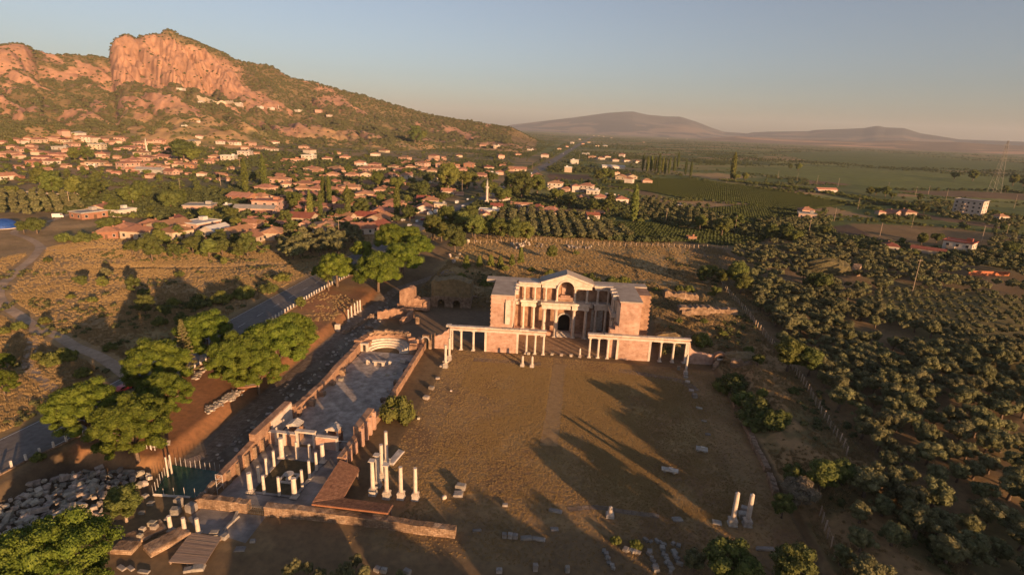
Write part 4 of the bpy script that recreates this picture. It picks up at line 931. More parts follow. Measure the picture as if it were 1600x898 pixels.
# columns beyond the shelter
for (bx, by, h, r, cap) in ((583, 771, 7.7, .42, 1), (590.3, 759, 7.4, .42, 1), (597, 746, 7.9, .42, 0), (604, 726, 8.2, .40, 0), (604.5, 776, 7.5, .42, 1), (626.6, 777, 7.0, .40, 0), (649.2, 778.5, 7.0, .38, 0)):
    auto(column((*lv(bx, by+1), 0), h, r, '', 'tall columns right of the shelter', ped=1.35, cap=bool(cap)), 'tall pale column with capital' if cap else 'tall bare column shaft', 'tall')
b = block_mesh(1.6, 5.5, .5).build('stone_slab', marble_d, None, (*lv(618, 716), 0)); b.rotation_euler.z = -.15; tag(b, 'long grey stone slab lying behind the tall column group', 'stone slab')
# the paved corner outside the front wall
o = link('pavement', mesh_np('pavement', [(-65.4, 78.9, .02), (-66.0, 76.2, .02), (-61.9, 73.2, .02), (-56.6, 73.0, .02), (-52.4, 72.2, .02), (-52.6, 79.0, .02)], [[0, 1, 2, 3, 4, 5]], pave_m)); o['kind'] = 'structure'
# ================================================================ ROADS, FENCES, RUBBLE, RUINS
asphalt_m = pm('asphalt', [(.115,.10,.09), (.15,.132,.12), (.185,.165,.15)], .9, .8, .12, 7, big=(.08, .85, 1.12))
track_m = pm('dirt_track', [(.31,.22,.145), (.39,.28,.19), (.46,.34,.24)], .6, .95, .35, 7, big=(.1, .85, 1.1))
gravel_m = pm('street_slabs', [(.15,.108,.076), (.22,.163,.12), (.31,.245,.19)], .7, .85, .5, 8, brick=dict(w=1.6, h=1.1, ms=.06, m=(.55,.5,.45), c2=(.8,.78,.75), wall=False))
paint_m = pm('road_paint', [(.55,.53,.5), (.7,.68,.64)], 2, .7)
# the highway runs past the site on the left and on into the village
HW = [(-113, 36), (-112, 70), (-109.6, 98), (-109, 120), (-108.8, 170), (-108.5, 230), (-107.5, 300), (-106, 380), (-104, 450)]
v1 = [tuple(at(*p)[:2]) for p in ((757, 312), (800, 285), (838, 268), (870, 248), (895, 232), (915, 220), (928, 213))]
ribbon('highway', HW+v1, [13.2]*len(HW)+[14, 14, 15, 16, 18, 22, 26], asphalt_m, .07)
for k in range(3, 36):
    y = 60+k*11; MBx = MB().box(-.08, .08, 0, 4, 0, .004)
    if y < 440: q = MBx.build('lane_mark', paint_m, None, (-109+.004*max(0, y-200), y, gz(-109, y+2)+.085)); q['kind'] = 'structure'
for x in (-115.3, -102.7):
    ribbon('edge_line', [(x-3.6, 44), (x-3, 70), (x-.5, 98), (x, 120), (x, 200), (x+.4, 290)], .16, paint_m, .085)
TR = [(205, 592), (185, 576), (160, 560), (120, 543), (90, 525), (55, 510), (35, 497), (10, 480), (-2, 463), (3, 445), (25, 425), (54, 400), (62, 385), (45, 373), (22, 364), (45, 353), (80, 345), (120, 330), (150, 318)]
ribbon('dirt_track', [tuple(at(*p)[:2]) for p in TR], 3.5, track_m, .09)
ribbon('dirt_track', [tuple(at(*p)[:2]) for p in ((55, 512), (52, 530), (46, 556), (45, 572), (62, 592), (85, 612))], 2.8, track_m, .10)
ribbon('dirt_track', [tuple(at(*p)[:2]) for p in ((62, 385), (90, 392), (130, 384), (170, 382), (198, 380))], 3, track_m, .10)
ribbon('roman_street', [(-74.5, 88), (-76.0, 110), (-77, 140), (-77.6, 170), (-77.2, 196), (-73, 214), (-66, 232), (-58, 250)], 4.4, gravel_m, .05)
ribbon('site_path', [(-2.8, 112), (-2.4, 130), (-2.0, 158)], 4.0, pm('worn_path', [(.25,.16,.075), (.30,.195,.095), (.34,.23,.115)], .7, .95, .3, 6), .03)
ribbon('gravel_strip', [(-29, 156.5), (-18, 157), (-8, 157.3)], 2.4, gravel_m, .03); ribbon('gravel_strip', [(16, 158), (30, 155), (35, 153), (37, 148)], 2.6, gravel_m, .03)
ribbon('kerb_stones', [lv(888, 796), lv(930, 792), lv(980, 800), lv(1030, 806)], 1.3, gravel_m, .06)
# ---- fences
def fence(name, label, pts, step, ph, pr, mat, rails, kerb=None, group=None, rmat=None, jit=.02, skip=.0):
    P = []
    for (x0, y0), (x1, y1) in zip(pts, pts[1:]):
        L = math.hypot(x1-x0, y1-y0); k = max(1, round(L/step)); P += [(x0+(x1-x0)*i/k, y0+(y1-y0)*i/k) for i in range(k)]
    P.append(pts[-1]); cx, cyy = P[len(P)//2]; cz = gz(cx, cyy); o = thing(name, label, 'fence', (cx, cyy, cz), 0, group)
    me = MB().box(-pr, pr, -pr, pr, -.3, ph*.97).box(-pr*.8, pr*.8, -pr*.8, pr*.8, ph*.97, ph).mesh('post', mat)
    for x, y in P:
        if random.random() < skip: continue
        p = link('post', me, o, (x-cx, y-cyy, gz(x, y)-cz)); p.rotation_euler = (random.uniform(-jit, jit)*2, random.uniform(-jit, jit)*2, math.atan2(pts[-1][1]-pts[0][1], pts[-1][0]-pts[0][0])+random.uniform(-.1, .1))
    for h, r in rails:
        MB().tube([(x-cx, y-cyy, gz(x, y)-cz+h) for x, y in P], r, 4).build('rail' if r > .03 else 'wire', rmat or mat, o)
    if kerb:
        m = MB(); ruin(m, [(x-cx, y-cyy, gz(x, y)-cz+kerb) for x, y in P[::3]+[P[-1]]], .45, 1, .05, 3, lambda a, b: gz(a+cx, b+cyy)-cz, .03); m.build('kerb_wall', ruin_m, o)
    return o
fence('road_fence', 'white concrete post fence along the road edge, lower left beside the rubble pile', [(-105.6, 68), (-105.2, 80), (-102.4, 92), (-101.9, 100)], 2.6, 1.6, .16, conc_m, [(1.35, .03), (.75, .03)], .3, rmat=metal_m)
fence('road_fence', 'white concrete post fence showing between the spruce and the big pines', [(-101.4, 118), (-101.2, 146)], 2.4, 1.7, .17, conc_m, [(1.4, .03), (.8, .03)], .35, rmat=metal_m)
fence('road_fence', 'white concrete post fence along the road between pines and palm tree', [(-101.4, 163), (-101.6, 200), (-100.5, 224), (-99, 240)], 2.1, 1.7, .17, conc_m, [(1.4, .03), (.8, .03)], .35, rmat=metal_m)
post_m = pm('pale_posts', [(.36,.26,.18), (.50,.38,.27)], 2, .9, .2, rand=.2)
FR = [tuple(at(*p)[:2]) for p in ((1128, 449), (1150, 472), (1168, 492), (1183, 513), (1200, 532), (1238, 578), (1262, 612), (1292, 662), (1322, 712), (1322, 760), (1280, 806), (1292, 842), (1304, 872))]
fence('boundary_fence', 'post and wire fence climbing between the ruins and the olive grove', FR[:9], 2.3, 2.3, .10, post_m, [(2.1, .018), (1.4, .018), (.7, .018)], jit=.05)
fence('boundary_fence', 'short stretch of post and wire fence low right below the greyish tree', FR[10:], 2.3, 2.3, .10, post_m, [(2.1, .018), (1.2, .018)], jit=.05)
FB = [tuple(at(*p)[:2]) for p in ((722, 382), (760, 381), (845, 377), (885, 381), (960, 385), (1070, 388), (1112, 388), (1136, 390))]
fence('field_fence', 'far post and wire fence between the dry field and the olive rows', FB, 3.4, 2.4, .12, post_m, [(2.2, .02), (1.3, .02)], jit=.06)
fence('field_fence', 'far post fence crossing the olives right of the tall bushy tree', [tuple(at(*p)[:2]) for p in ((1172, 446), (1215, 442), (1260, 447))], 3.2, 2.2, .11, post_m, [(2, .02)], jit=.05)
# ---- rows of marble blocks in the field and the shelter of stone by its fence
for i in range(28):
    t = random.random(); px = 800+125*t; py = 379+4*t+random.uniform(0, 7); p = at(px, py)
    b = block_mesh(random.uniform(.9, 2.2), random.uniform(.7, 1.2), random.uniform(.6, 1.5)).build('marble_block', block_m, None, p); b.rotation_euler.z = random.random()*3
    b.name = 'field_block'; tag(b, '', 'stone block', 'blocks lined up by the field fence'); auto(b, 'pale block by the field fence')
for px, py, s in ((703, 402, 1.4), (714, 405, 1.6), (709, 410, 1.9), (731, 379, 2.4), (744, 378, 1.2), (800, 384, 2.3), (812, 384, 2.), (807, 389, 1.8), (703, 399, 1.1), (718, 398, 1.2)):
    p = at(px, py); b = block_mesh(s, s*.7, s*.8).build('marble_block', block_m, None, p); b.rotation_euler.z = random.random()*3; tag(b, '', 'stone block', 'scattered blocks left of the field'); auto(b, 'pale stone block by the round tree')
# ---- palaestra: blocks down both sides
block_dm = pm('grey_block', [(.17,.15,.13), (.26,.23,.20), (.36,.32,.28)], .9, .8, .35, 7, rand=.22)
def blocks(L, group, look):
    for px, py, sx, sy, sz in L:
        p = at(px, py); b = block_mesh(sx, sy, sz).build('marble_block', block_dm if 'trampled' in look or 'dig' in look else block_m, None, p); b.rotation_euler.z = random.uniform(-.4, .4); b.name = 'stone_block'; tag(b, '', 'stone block', group); auto(b, look)
blocks([(684, 592, 1.2, .9, .4), (674, 609, 1.4, 1, .9), (666, 624, 1.5, 1.1, .8), (705, 611, .5, .5, .4), (693, 574, 2.0, 1.2, .6), (697, 566, 1.5, 1.5, .5), (654, 656, .6, .5, .5)], 'blocks along the left of the grass court', 'grey block at the left grass edge')
blocks([(1067, 568, 1.2, 1, .5), (1071, 590, 1.2, 1., .6), (1074, 597, 1.3, .9, .5), (1080, 611, 1.4, 1, .4), (1085, 622, 1.3, 1.2, 1.2), (1092, 639, 1.6, 1, .3), (1100, 659, 1.2, .8, .2), (1106, 679, 1.3, .8, .3), (1060, 578, 1., .7, 1.3)], 'blocks along the right of the grass court', 'grey block at the right grass edge')
blocks([(720, 764, 2.0, 1.3, 1.1), (716, 776, 1.8, 1.6, .6), (789, 790, 1., .7, .5), (868, 799, 2.4, .8, .4), (1058, 812, 1.8, 1.2, .3), (1120, 817, 1.6, 1.3, .2), (788, 840, .8, .8, .9), (797, 841, .8, .8, .9), (805, 842, .9, .8, .8), (822, 844, 2.0, .9, .4), (842, 843, 2.2, .8, .4), (745, 830, 1.5, .5, .3), (866, 830, 1.4, .8, .3), (636, 896, 1.2, .9, .8), (590, 893, 1, .9, .7), (600, 894, 1, .8, .7), (836, 893, .8, .8, 1.2), (886, 894, .7, .7, 1.1), (780, 895, 1, .8, .7), (1162, 800, 1.3, 1.2, 1.1), (1160, 810, 1.6, 1.4, 1.2), (1195, 860, 3.0, .7, .5), (1225, 862, 2.4, .7, .5)], 'blocks on the trampled ground in front', 'grey block on trampled ground')
for px, py, lb in ((1046, 738, 'white marble slab resting on two low supports out on the grass'), (1096, 705, 'grey marble slab tipped on supports at the right of the grass')):
    o = thing('stone_bench', lb, 'stone bench', (*lv(px, py), 0), -.15); k = 1.6 if px < 1080 else 1.2
    for sx in (-.75, .75): MB().lathe(sx*k*.8, 0, [(.34, 0), (.3, .2), (.34, .55)], 9).build('support', marble_d, o)
    s = block_mesh(2.6*k*.8, 1.3, .38, .04).build('slab', marble_d, o, (0, 0, .551)); block_mesh(.9, .7, .25).build('fragment', marble_m, o, (.2, .1, .93))
    if px > 1080: s.rotation_euler.x = .25
o = thing('stone_ball', 'pale round stone on the grass left of the tipped blocks', 'stone', (*lv(694, 779), 0)); boulder_mesh(.55, (1, 1, .9)).build('stone', marble_m, o, (0, 0, .4), True)
auto(column((*lv(953, 806), 0), 2.0, .45, '', ped=.5, broken=True), 'short pale column stump on the kerb of stones', None)
for px, py, h, lb in ((1144, 819, 6.9, 'left of the two pale columns standing alone at lower right'), (1167, 820, 6.7, 'right of the two pale columns standing alone at lower right')):
    column((*lv(px, py), 0), h, .46, lb, 'pair of columns at lower right', ped=1.2, tilt=0, broken=True)
column((*lv(1071, 584), 0), 6.2, .36, 'single thin column in front of the right colonnade beside the brick wall', ped=.8, broken=True)
column((*lv(696, 574), 0), 7.3, .4, 'front one of two close columns left of the colonnade', 'two close columns', ped=1.3)
column((*lv(702, 562), 0), 7.2, .4, 'rear one of two close columns left of the colonnade', 'two close columns', ped=1.3)
for i, (px, py) in enumerate([(544.6, 502), (549.5, 496.5), (554.6, 492), (559, 489), (563, 486.5)]):
    p = at(px, py); auto(column(p, 4.6, .3, '', 'row of short columns by the old street', ped=.4, base=False), 'slender white column in the row by the old street')
p = at(528, 517); tag(block_mesh(1.6, 1.0, 2.4).build('stone_pier', marble_m, None, p), 'white double stone post beside the old street, in front of the column row', 'stone post')
# low retaining wall at the right of the grass court
for (a, b, c, d, lb) in ((1141, 618, 1151, 640, 'upper'), (1158, 655, 1180, 700, 'middle'), (1178, 698, 1199, 738, 'lower'), (1201, 745, 1212, 775, 'lowest')):
    x0, y0 = lv(a, b); x1, y1 = lv(c, d); o = thing('retaining_wall', f'low rough stone wall edging the right of the grass court, {lb} stretch', 'wall', (x0, y0, 0), 0, 'retaining wall stretches')
    m = MB(); ruin(m, [(0, 0, 1.3), ((x1-x0)/2+.2, (y1-y0)/2, 1.1), (x1-x0, y1-y0, 1.2)], 1.3, int(a), .15, .9); m.build('wall', ruin_m, o)
# ---- foundation rows at the bottom right of the middle
random.seed(21)
for x0, y0, x1, y1, n in ((944, 862, 958, 893, 7), (1008, 846, 1030, 850, 3), (1036, 858, 1050, 898, 8), (1013, 860, 1026, 898, 7), (1050, 862, 1065, 885, 6), (974, 860, 1002, 866, 5), (1032, 850, 1042, 853, 2), (1052, 852, 1062, 853, 2)):
    for i in range(n):
        t = (i+.3)/n; p = at(x0+(x1-x0)*t+random.uniform(-2, 2), y0+(y1-y0)*t+random.uniform(-1, 1)); b = block_mesh(random.uniform(.6, 1.2), random.uniform(.5, .9), random.uniform(.25, .6)).build('foundation_stone', block_dm, None, p)
        b.rotation_euler.z = random.random()*3; tag(b, '', 'stone block', 'foundation stones among the bottom shrubs'); auto(b, ('flat' if b.dimensions.z < .5 else 'upright')+(' broad' if b.dimensions.x > .95 else ' small')+' foundation stone')
# ---- the rubble pile: hewn blocks heaped lower left
RP = [lv(*p) for p in ((-40, 800), (15, 772), (95, 744), (140, 733), (225, 741), (240, 752), (205, 775), (168, 800), (120, 822), (40, 842), (-60, 860))]
rx = [p[0] for p in RP]; ry = [p[1] for p in RP]; done = []; tries = 0
protos = [block_mesh(*s).mesh('marble_block', block_m) for s in ((1.5, .9, .8), (1.1, 1.0, .9), (1.9, .8, .7), (1.2, 1.1, .6), (2.3, .75, .7), (.9, .8, .9))]+[boulder_mesh(.62, (1.2, .9, .8)).mesh('marble_block', block_m) for _ in range(3)]
while len(done) < 285 and tries < 20000:
    tries += 1; x = random.uniform(min(rx), max(rx)); y = random.uniform(min(ry), max(ry))
    if not inpoly(np.array([x]), np.array([y]), RP)[0]: continue
    if any((x-a)**2+(y-b)**2 < .60 for a, b in done): continue
    done.append((x, y)); k = random.randrange(len(protos)); b = link('marble_block', protos[k], None, (x, y, random.choice([-.3, -.15, .05, .3, .5])+(.35 if k >= 6 else 0)))
    s = random.uniform(.5, 1.25); b.scale = (s*random.uniform(.8, 1.15), s*random.uniform(.8, 1.15), s); b.rotation_euler = (random.uniform(-.35, .35), random.uniform(-.35, .35), random.random()*6.3); tag(b, '', 'stone block', 'hewn blocks in the rubble pile'); auto(b, ('stout', 'cubic', 'long narrow', 'flat', 'very long', 'small cubic', 'rounded', 'rounded', 'rounded')[k]+(' tilted' if abs(b.rotation_euler.x) > .2 else '')+' block in the rubble', 'rubble')
# ---- lower-left excavation: decks, bases, three columns, fenced pool
def deck(label, P, z, nb):
    A, B, C_, D = [Vector((*p, z)) for p in P]; c = (A+C_)/2; o = thing('boardwalk_deck', label, 'deck', (c.x, c.y, 0)); c = Vector((c.x, c.y, 0))
    for i in range(nb):
        t0, t1 = i/nb, (i+.80)/nb; q = [A.lerp(D, t0), B.lerp(C_, t0), B.lerp(C_, t1), A.lerp(D, t1)]; dz = random.uniform(-.015, .015)
        MB().prism([((p-c).x, (p-c).y) for p in q], z-.07+dz, z+dz).build('board', wood_m, o)
    for p in (A, B, C_, D, (A+B)/2, (C_+D)/2): p = c+(p-c)*.93; MB().box(p.x-c.x-.1, p.x-c.x+.1, p.y-c.y-.1, p.y-c.y+.1, -.1, z-.1).build('post', wood_m, o)
    for a, b in ((A, B), (D, C_)): a = c+(a-c)*.95; b = c+(b-c)*.95; MB().tube([tuple(a-c+Vector((0, 0, -.17))), tuple(b-c+Vector((0, 0, -.17)))], .08, 4).build('beam', wood_m, o)
deck('pale board deck, the larger ribbed platform at bottom left', [lv(263, 877, .6), lv(320, 881, .6), lv(347, 838, .6), lv(298, 831, .6)], .6, 26)
def plinth(px, py, sx, sy, sz, rz, lb):
    o = thing('stone_platform', lb, 'platform', (*lv(px, py), 0), rz); block_mesh(sx, sy, sz, .02).build('platform', ruin_m, o); return o
plinth(262, 848, 3.0, 6.2, 1.0, -.5, 'long low stone platform left of the board deck')
plinth(197, 858, 3.6, 2.4, .9, .1, 'small stone platform below the leaning tree trunk')
o = plinth(226, 835, 3.4, 6.0, .7, -.6, 'stone platform with loose blocks on top, right of the leaning tree')
for dx, dy, s in ((.3, 1.6, 1.2), (1.2, 1.0, 1.1), (-.4, .2, .9), (.3, -1.2, .8)):
    x, y = lv(226, 835); b = tag(block_mesh(s, s*.8, s*.7).build('marble_block', block_m, None, (x+dx, y+dy, .68)), '', 'stone block', 'blocks on the low platform'); auto(b, 'pale block lying on the low stone platform')
for px, py in ((267, 828), (289, 831), (310, 832)): auto(column((*lv(px, py), 0), 3.0, .36, '', 'three short columns by the board deck', mat=marble_m), 'short white column above the board deck')
x, y = lv(197, 846)
blocks([(240, 832, 1.2, .8, .5), (275, 805, 1.6, 1.2, 1.4), (281, 793, 1.2, 1.1, 1.9), (300, 800, 1.5, 1.3, 1.6), (287, 818, .8, .7, .6), (315, 790, 2.2, .9, 1.4), (262, 815, .9, .7, .5), (335, 836, 1.5, .9, .6), (352, 842, .9, 1.1, .8), (375, 860, 1.7, 1.1, .25), (395, 846, .9, .7, .4), (310, 890, 1.8, 1.2, .6), (295, 893, 1.4, 1, .5), (190, 888, 1.6, .7, .3), (205, 891, 1.4, .6, .3), (225, 895, 1.8, .6, .3), (362, 820, .5, 3.6, .4), (368, 808, .5, 3.0, .4), (175, 842, 1.6, .9, .5), (185, 830, 1.3, .9, .4), (222, 803, .9, .6, .5), (236, 790, 1.0, .8, .6), (228, 778, 1.0, .8, .6)], 'loose stones in the lower left dig', 'loose stone in the dig')
# pool court with green floor and thin rails
o = thing('fenced_pool', 'sunken rectangular basin with green floor ringed by thin upright posts', 'basin', (*lv(290, 748), 0)); ox, oy = lv(290, 748)
PQ = [lv(*p) for p in ((240, 774), (322, 779), (352, 738), (268, 726))]
link('pool_floor', mesh_np('pool_floor', [(x-ox, y-oy, .06) for x, y in PQ], [[0, 1, 2, 3]], pm('green_floor', [(.02,.05,.032), (.03,.075,.048), (.05,.10,.065)], .5, .25, .1, 5)), o)
pm_ = MB().tube([(0, 0, 0), (0, 0, 2.2)], .045, 5).mesh('post', white_metal)
for a, b, n in ((0, 3, 8), (3, 2, 11), (0, 1, 5), (1, 2, 6)):
    for i in range(n): t = i/n; x = PQ[a][0]*(1-t)+PQ[b][0]*t; y = PQ[a][1]*(1-t)+PQ[b][1]*t; link('post', pm_, o, (x-ox, y-oy, 0)).scale.z = .75+.3*random.random()
a, b = PQ[0], PQ[1]; MB().tube([(a[0]-ox, a[1]-oy, .2), (a[0]*.3+b[0]*.7-ox, a[1]*.3+b[1]*.7-oy, .2)], .3, 4).build('kerb', marble_d, o)
for px, py in ((263, 742), (269, 738)): auto(column((*lv(px, py+3), 0), 4.6, .17, '', 'two thin white columns by the basin', base=False), 'thin white column rising from the fenced basin')
o = thing('info_panel', 'slanted grey information panels on legs on the dirt bank above the basin', 'sign', at(254, 697)); m = MB(); m.at(0, 0, 0, .5, .5).box(-1.6, 1.6, -.6, .6, .9, .98); m.build('panel', slab_m, o); MB().box(-1, -.9, -.05, .05, -.2, .9).box(.9, 1, -.05, .05, -.2, .9).build('leg', metal_m, o)
for px, py, dx, dy, lb in ((318, 712, 2.4, -3.6, 'pale wooden steps going down the dirt bank to the basin'),):
    p = at(px, py); o = thing('wooden_steps', lb, 'steps', (p.x, p.y, 0), -.6)
    for k in range(9): MB().box(-1.1, 1.1, -k*.42, -k*.42-.36, max(.05, p.z-.26*k)-.08, max(.06, p.z-.26*k)).build('tread', wood_m, o)
for px, py in ((132, 690), (120, 655), (230, 702), (237, 704)): p = at(px, py); tag(MB().tube([(0, 0, -.2), (0, 0, 2.3)], .07, 6).tube([(.8, 0, -.2), (.8, 0, 2.2)], .07, 6).tube([(0, 0, 1.5), (.8, 0, 1.5)], .05, 5).build('sign_frame', white_metal, None, p), {132: 'white metal sign frame beside the pine nearest the rubble pile', 120: 'white metal sign frame behind the pine by the road', 230: 'left white metal post frame under the second pine', 237: 'right white metal post frame under the second pine'}[px], 'sign frame')
# stone heaps on the dirt bank, too small to pick apart
for nm, (x0, y0, x1, y1, n) in (('stone_row', (300, 590, 335, 566, 60)), ('stone_heap', (322, 642, 376, 612, 150))):
    _p = []
    for i in range(n):
        t = random.random(); p = at(x0+(x1-x0)*t+random.uniform(-6, 6), y0+(y1-y0)*t+random.uniform(-4, 6)); q = random.uniform(.25, .75)*(1.3 if random.random() < .1 else 1); _p.append((p+Vector((0, 0, .15)), q))
    scatter(nm, [tuple(p) for p, q in _p], [(q*1.2, q*.9, q*.8) for p, q in _p], boulder_mesh(.6, (1.2, .9, .8)).mesh(nm, block_m))
o = thing('tarp_pile', 'low reddish plank shelter on the dirt bank below the big pines', 'shelter', at(388, 603), .5); m = MB(); m.box(-2.5, 2.5, -1.3, 1.3, 0, .5); m.build('base', tile_m, o); MB().at(0, 0, .5, 0, .12).box(-2.2, 2.2, -1.2, 1.2, 0, .12).build('cover', slab_m, o)
# ---- brick ruins left of the court
def mass(name, label, px, py, z, pieces, rz=0, mat=None, loc=None):
    o = thing(name, label, 'ruin', loc or (*lv(px, py, z), z), rz)
    for i, (pts, th, rag) in enumerate(pieces): m = MB(); ruin(m, pts, th, 31+i+int(px), rag, .9, None, .14); m.build('masonry', mat or ruin_m, o)
    return o
x, y = lv(645, 482, 1)
mass('ruined_tower', 'tall square lump of brick ruin with a lower arm, left of the court', 645, 482, 1, [([(-5.2, 1.6, 7.2), (-2.8, 1.7, 8.2), (.4, 1.8, 8.0)], 4.4, .35), ([(.3, 1.6, 4.2), (3.6, 2.0, 3.9), (6.2, 2.2, 4.2)], 3.4, .35), ([(4.2, .6, 3.0), (6.6, .8, 3.6)], 1.6, .3), ([(-6, -.4, 1.6), (0, 0, 1.3), (6, .2, 1.5)], 1.6, .3)], -.02, brick_m)
o = thing('ruined_vault', 'dark stone vault with two arched openings left of the court', 'ruin', (-47.6, 205.5, 0), CR)
m = MB()
for a, b in ((-8, -5.4), (-2.6, .9), (3.7, 8)): m.box(a, b, -1.6, 6, -.2, 3.0, .06)
for a, b in ((-5.4, -2.6), (.9, 3.7)): arch_fill(m, a, b, 2.0, 4.6, -1.6, 6, 8)
for a, b in ((-8, -5.4), (-2.6, .9), (3.7, 8)): m.box(a+.01, b-.01, -1.55, 5.95, 3.0, 4.55, .05)
m.build('arches', ruin_m, o); m = MB(); ruin(m, [(-8, 2.2, 6.2), (0, 2.4, 7.0), (8, 2.2, 6.0)], 7.0, 7, .5, 1.0, lambda a, b: 4.6, .25); m.build('earth_top', ruin_top_m, o)
for a, b in ((-5.39, -2.61), (.91, 3.69)): MB().box(a, b, 3.5, 3.9, -.1, 3.39).build('opening_shade', shade_m, o)  # near-black panels give the vault openings their shade by colour
mass('ruined_wall', 'grey stone wall in shade between the vault and the court', 735, 470, 1, [([(-4, 0, 2.2), (4, .4, 2.0)], 1.6, .3), ([(4, .3, 1.0), (14, .8, .8)], 1.4, .2)], CR)
mass('ruined_wall', 'ragged brick wall lit along its top behind the apse', 618, 498, 0, [([(-6.5, -1.5, 3.0), (-3, .3, 3.4), (2, 2.2, 3.6), (5.6, 3.2, 3.8)], 1.4, .4), ([(5.6, 3.2, 3.4), (5.2, -1, 2.6), (3.6, -5, 2.0)], 1.3, .4)], 0, brick_m)
mass('stone_pier', 'lone pale stone pier behind the apse, left of the arch', 652, 505, 0, [([(-.8, 0, 3.0), (.8, 0, 3.2)], 1.3, .1)], 0, ruin_m)
mass('ruined_wall', 'low broken wall along the old street left of the apse', 585, 500, 0, [([(-5, -16, 1.0), (-3.5, -8, 1.4), (-2.5, 0, 1.0), (-1, 9, 1.3)], 1.2, .4), ([(0, -9, 1.2), (3, -9, 1.0)], 1.0, .3)])
_p = []
for i in range(190):
    y = random.uniform(92, 215); x = -72.2+random.gauss(.5, 1.5); _p.append(((x, y, .12), random.uniform(.35, 1.0)))
scatter('tumbled_stones', [p for p, q in _p], [(q, q, q*.75) for p, q in _p], boulder_mesh(.6, (1.2, .9, .8)).mesh('tumbled_stones', block_m))
# ruins right of the court
p = at(1108, 489)
mass('ruined_wall', 'long rubble wall with white stones, nearer of the ruins right of the court', 1090, 490, 0, [([(-12, -1.2, 2.4), (-4, 0, 2.8), (6, 1.2, 2.6), (10.5, .6, 2.2)], 3.4, .5), ([(-11, -3.2, 1.8), (-7.5, -3.0, 2.2)], 1.4, .4)], 0, None, (p.x, p.y, p.z-.4))
p = at(1062, 466)
mass('ruined_wall', 'earth covered rubble wall, farther of the ruins right of the court', 1062, 466, 0, [([(-6.5, 0, 3.4), (-3, .3, 2.8), (7.5, 1.2, 2.4)], 3.2, .5)], 0, None, (p.x, p.y, p.z-.3))
p = at(1062, 452)
p = at(1160, 562); o = thing('ruined_mound', 'rounded rubble mound with lit stones right of the arched niche', 'ruin', (p.x, p.y, p.z-1.0)); boulder_mesh(4.6, (1.25, 1, .62), 14, 8, .13).build('mound', ruin_top_m, o, (0, 0, .6), False); m = MB(); ruin(m, [(-4.5, -3.6, 2.0), (0, -4.4, 2.4), (5, -3.2, 1.8)], 1.5, 3, .5); m.build('masonry', ruin_m, o)
p = lv(1126, 572); o = thing('ruined_wall', 'pale broken wall below the arched niche beside the bushes', 'wall', (p[0], p[1], 0)); m = MB(); ruin(m, [(-2.8, -3.5, 1.6), (-1.4, -1, 2.3), (0, 2, 2.7), (2.4, 3.6, 2.9)], 1.5, 8, .4, .7, None, .15); m.build('wall', ruin_m, o)
p = at(1045, 528)
o = thing('ruined_mound', 'low earthy ruin mound right behind the court shoulder', 'ruin', (p.x, p.y, p.z-1)); boulder_mesh(4.2, (1.5, .9, .5), 12, 7, .16).build('mound', ruin_top_m, o, (0, 0, .5)); boulder_mesh(2.6, (1., .8, .8), 10, 6, .16).build('outcrop', ruin_m, o, (7, -1, .6))
# big mound of masonry in the grove, far right
p = at(1300, 428); o = thing('ruined_mass', 'great weathered masonry mound rising from the right hand olive grove', 'ruin', (p.x, p.y, p.z-1.5)); boulder_mesh(9, (1.45, .75, .85), 18, 10, .10).build('mound', pm('scrubby_earth', [(.06,.055,.025), (.10,.085,.04), (.14,.11,.055)], .7, .95, .8, 7), o, (-1, 3, 1.5))
m = MB(); ruin(m, [(9.5, -1.5, 4), (11, -.5, 6.5), (12.3, 2, 7.3)], 4, 6, .6, 1, None, .35); m.build('masonry', ruin_m, o)
# ================================================================ TREES WHERE THEY STAND
MID = {'pine': 8.3, 'round_pine': 8.8, 'broad': 5.0, 'olive': 3.0, 'bush': .8, 'cypress': 7, 'conifer': 1.3, 'spruce': 8}
WID = {'pine': 16.2, 'round_pine': 12.6, 'broad': 8.4, 'olive': 5.0, 'bush': 2.9, 'cypress': 2.6, 'conifer': 1.9, 'spruce': 6.0}
def tree(kind, px, py, w, label='', group=None, var=None, sz=1., look=None, zone=None):
    s = 1.
    for _ in range(3):
        p = at(px, py, MID[kind]*s*sz); d = (p+Vector((0, 0, MID[kind]*s))-Vector((0, 0, CAM_H))).dot(FWD); s = w*d/FOC/WID[kind]
    o = plant(kind, p, (s, s, s*sz), label, group, var)
    if look: auto(o, look, zone)
    return o
PINES = [(130, 628, 108), (205, 655, 118), (240, 560, 100), (252, 606, 84), (320, 512, 88), (372, 548, 96), (428, 528, 104), (458, 512, 76), (400, 566, 84), (5, 560, 30), (2, 592, 46)]
for px, py, w in PINES: tree('pine', px, py, w, '', 'umbrella pines along the road', look='broad umbrella pine', sz=1.28)
tree('pine', 72, 868, 190, 'largest yellow-green pine crown, filling the bottom left corner', var=1, sz=1.25); tree('pine', 18, 890, 110, 'darker pine crown cut off by the bottom left corner', 'umbrella pines along the road', var=2)
for px, py, w in [(525, 408, 60), (590, 408, 72), (566, 383, 36), (628, 392, 62), (655, 377, 46), (612, 362, 56), (500, 418, 26), (640, 362, 44)]: tree('round_pine', px, py, w, '', 'round pines by the highway', look='tall round pine', zone=None)
tree('spruce', 287, 540, 34, 'tall slender spruce standing between the umbrella pines by the road', sz=1.15)
for px, py, w in [(712, 376, 38), (622, 634, 62)]: pass
tree('broad', 711, 372, 40, 'round dark green tree with pale trunk at the left of the dry field', var=1)
o = tree('bush', 622, 638, 60, 'round bright green fig tree beside the long hall wall', var=0, sz=1.25); o.name = 'fig_tree'; o['category'] = 'tree'; link('trunk', PROTO['broad'][0][1], o).scale = (.35, .35, .2)
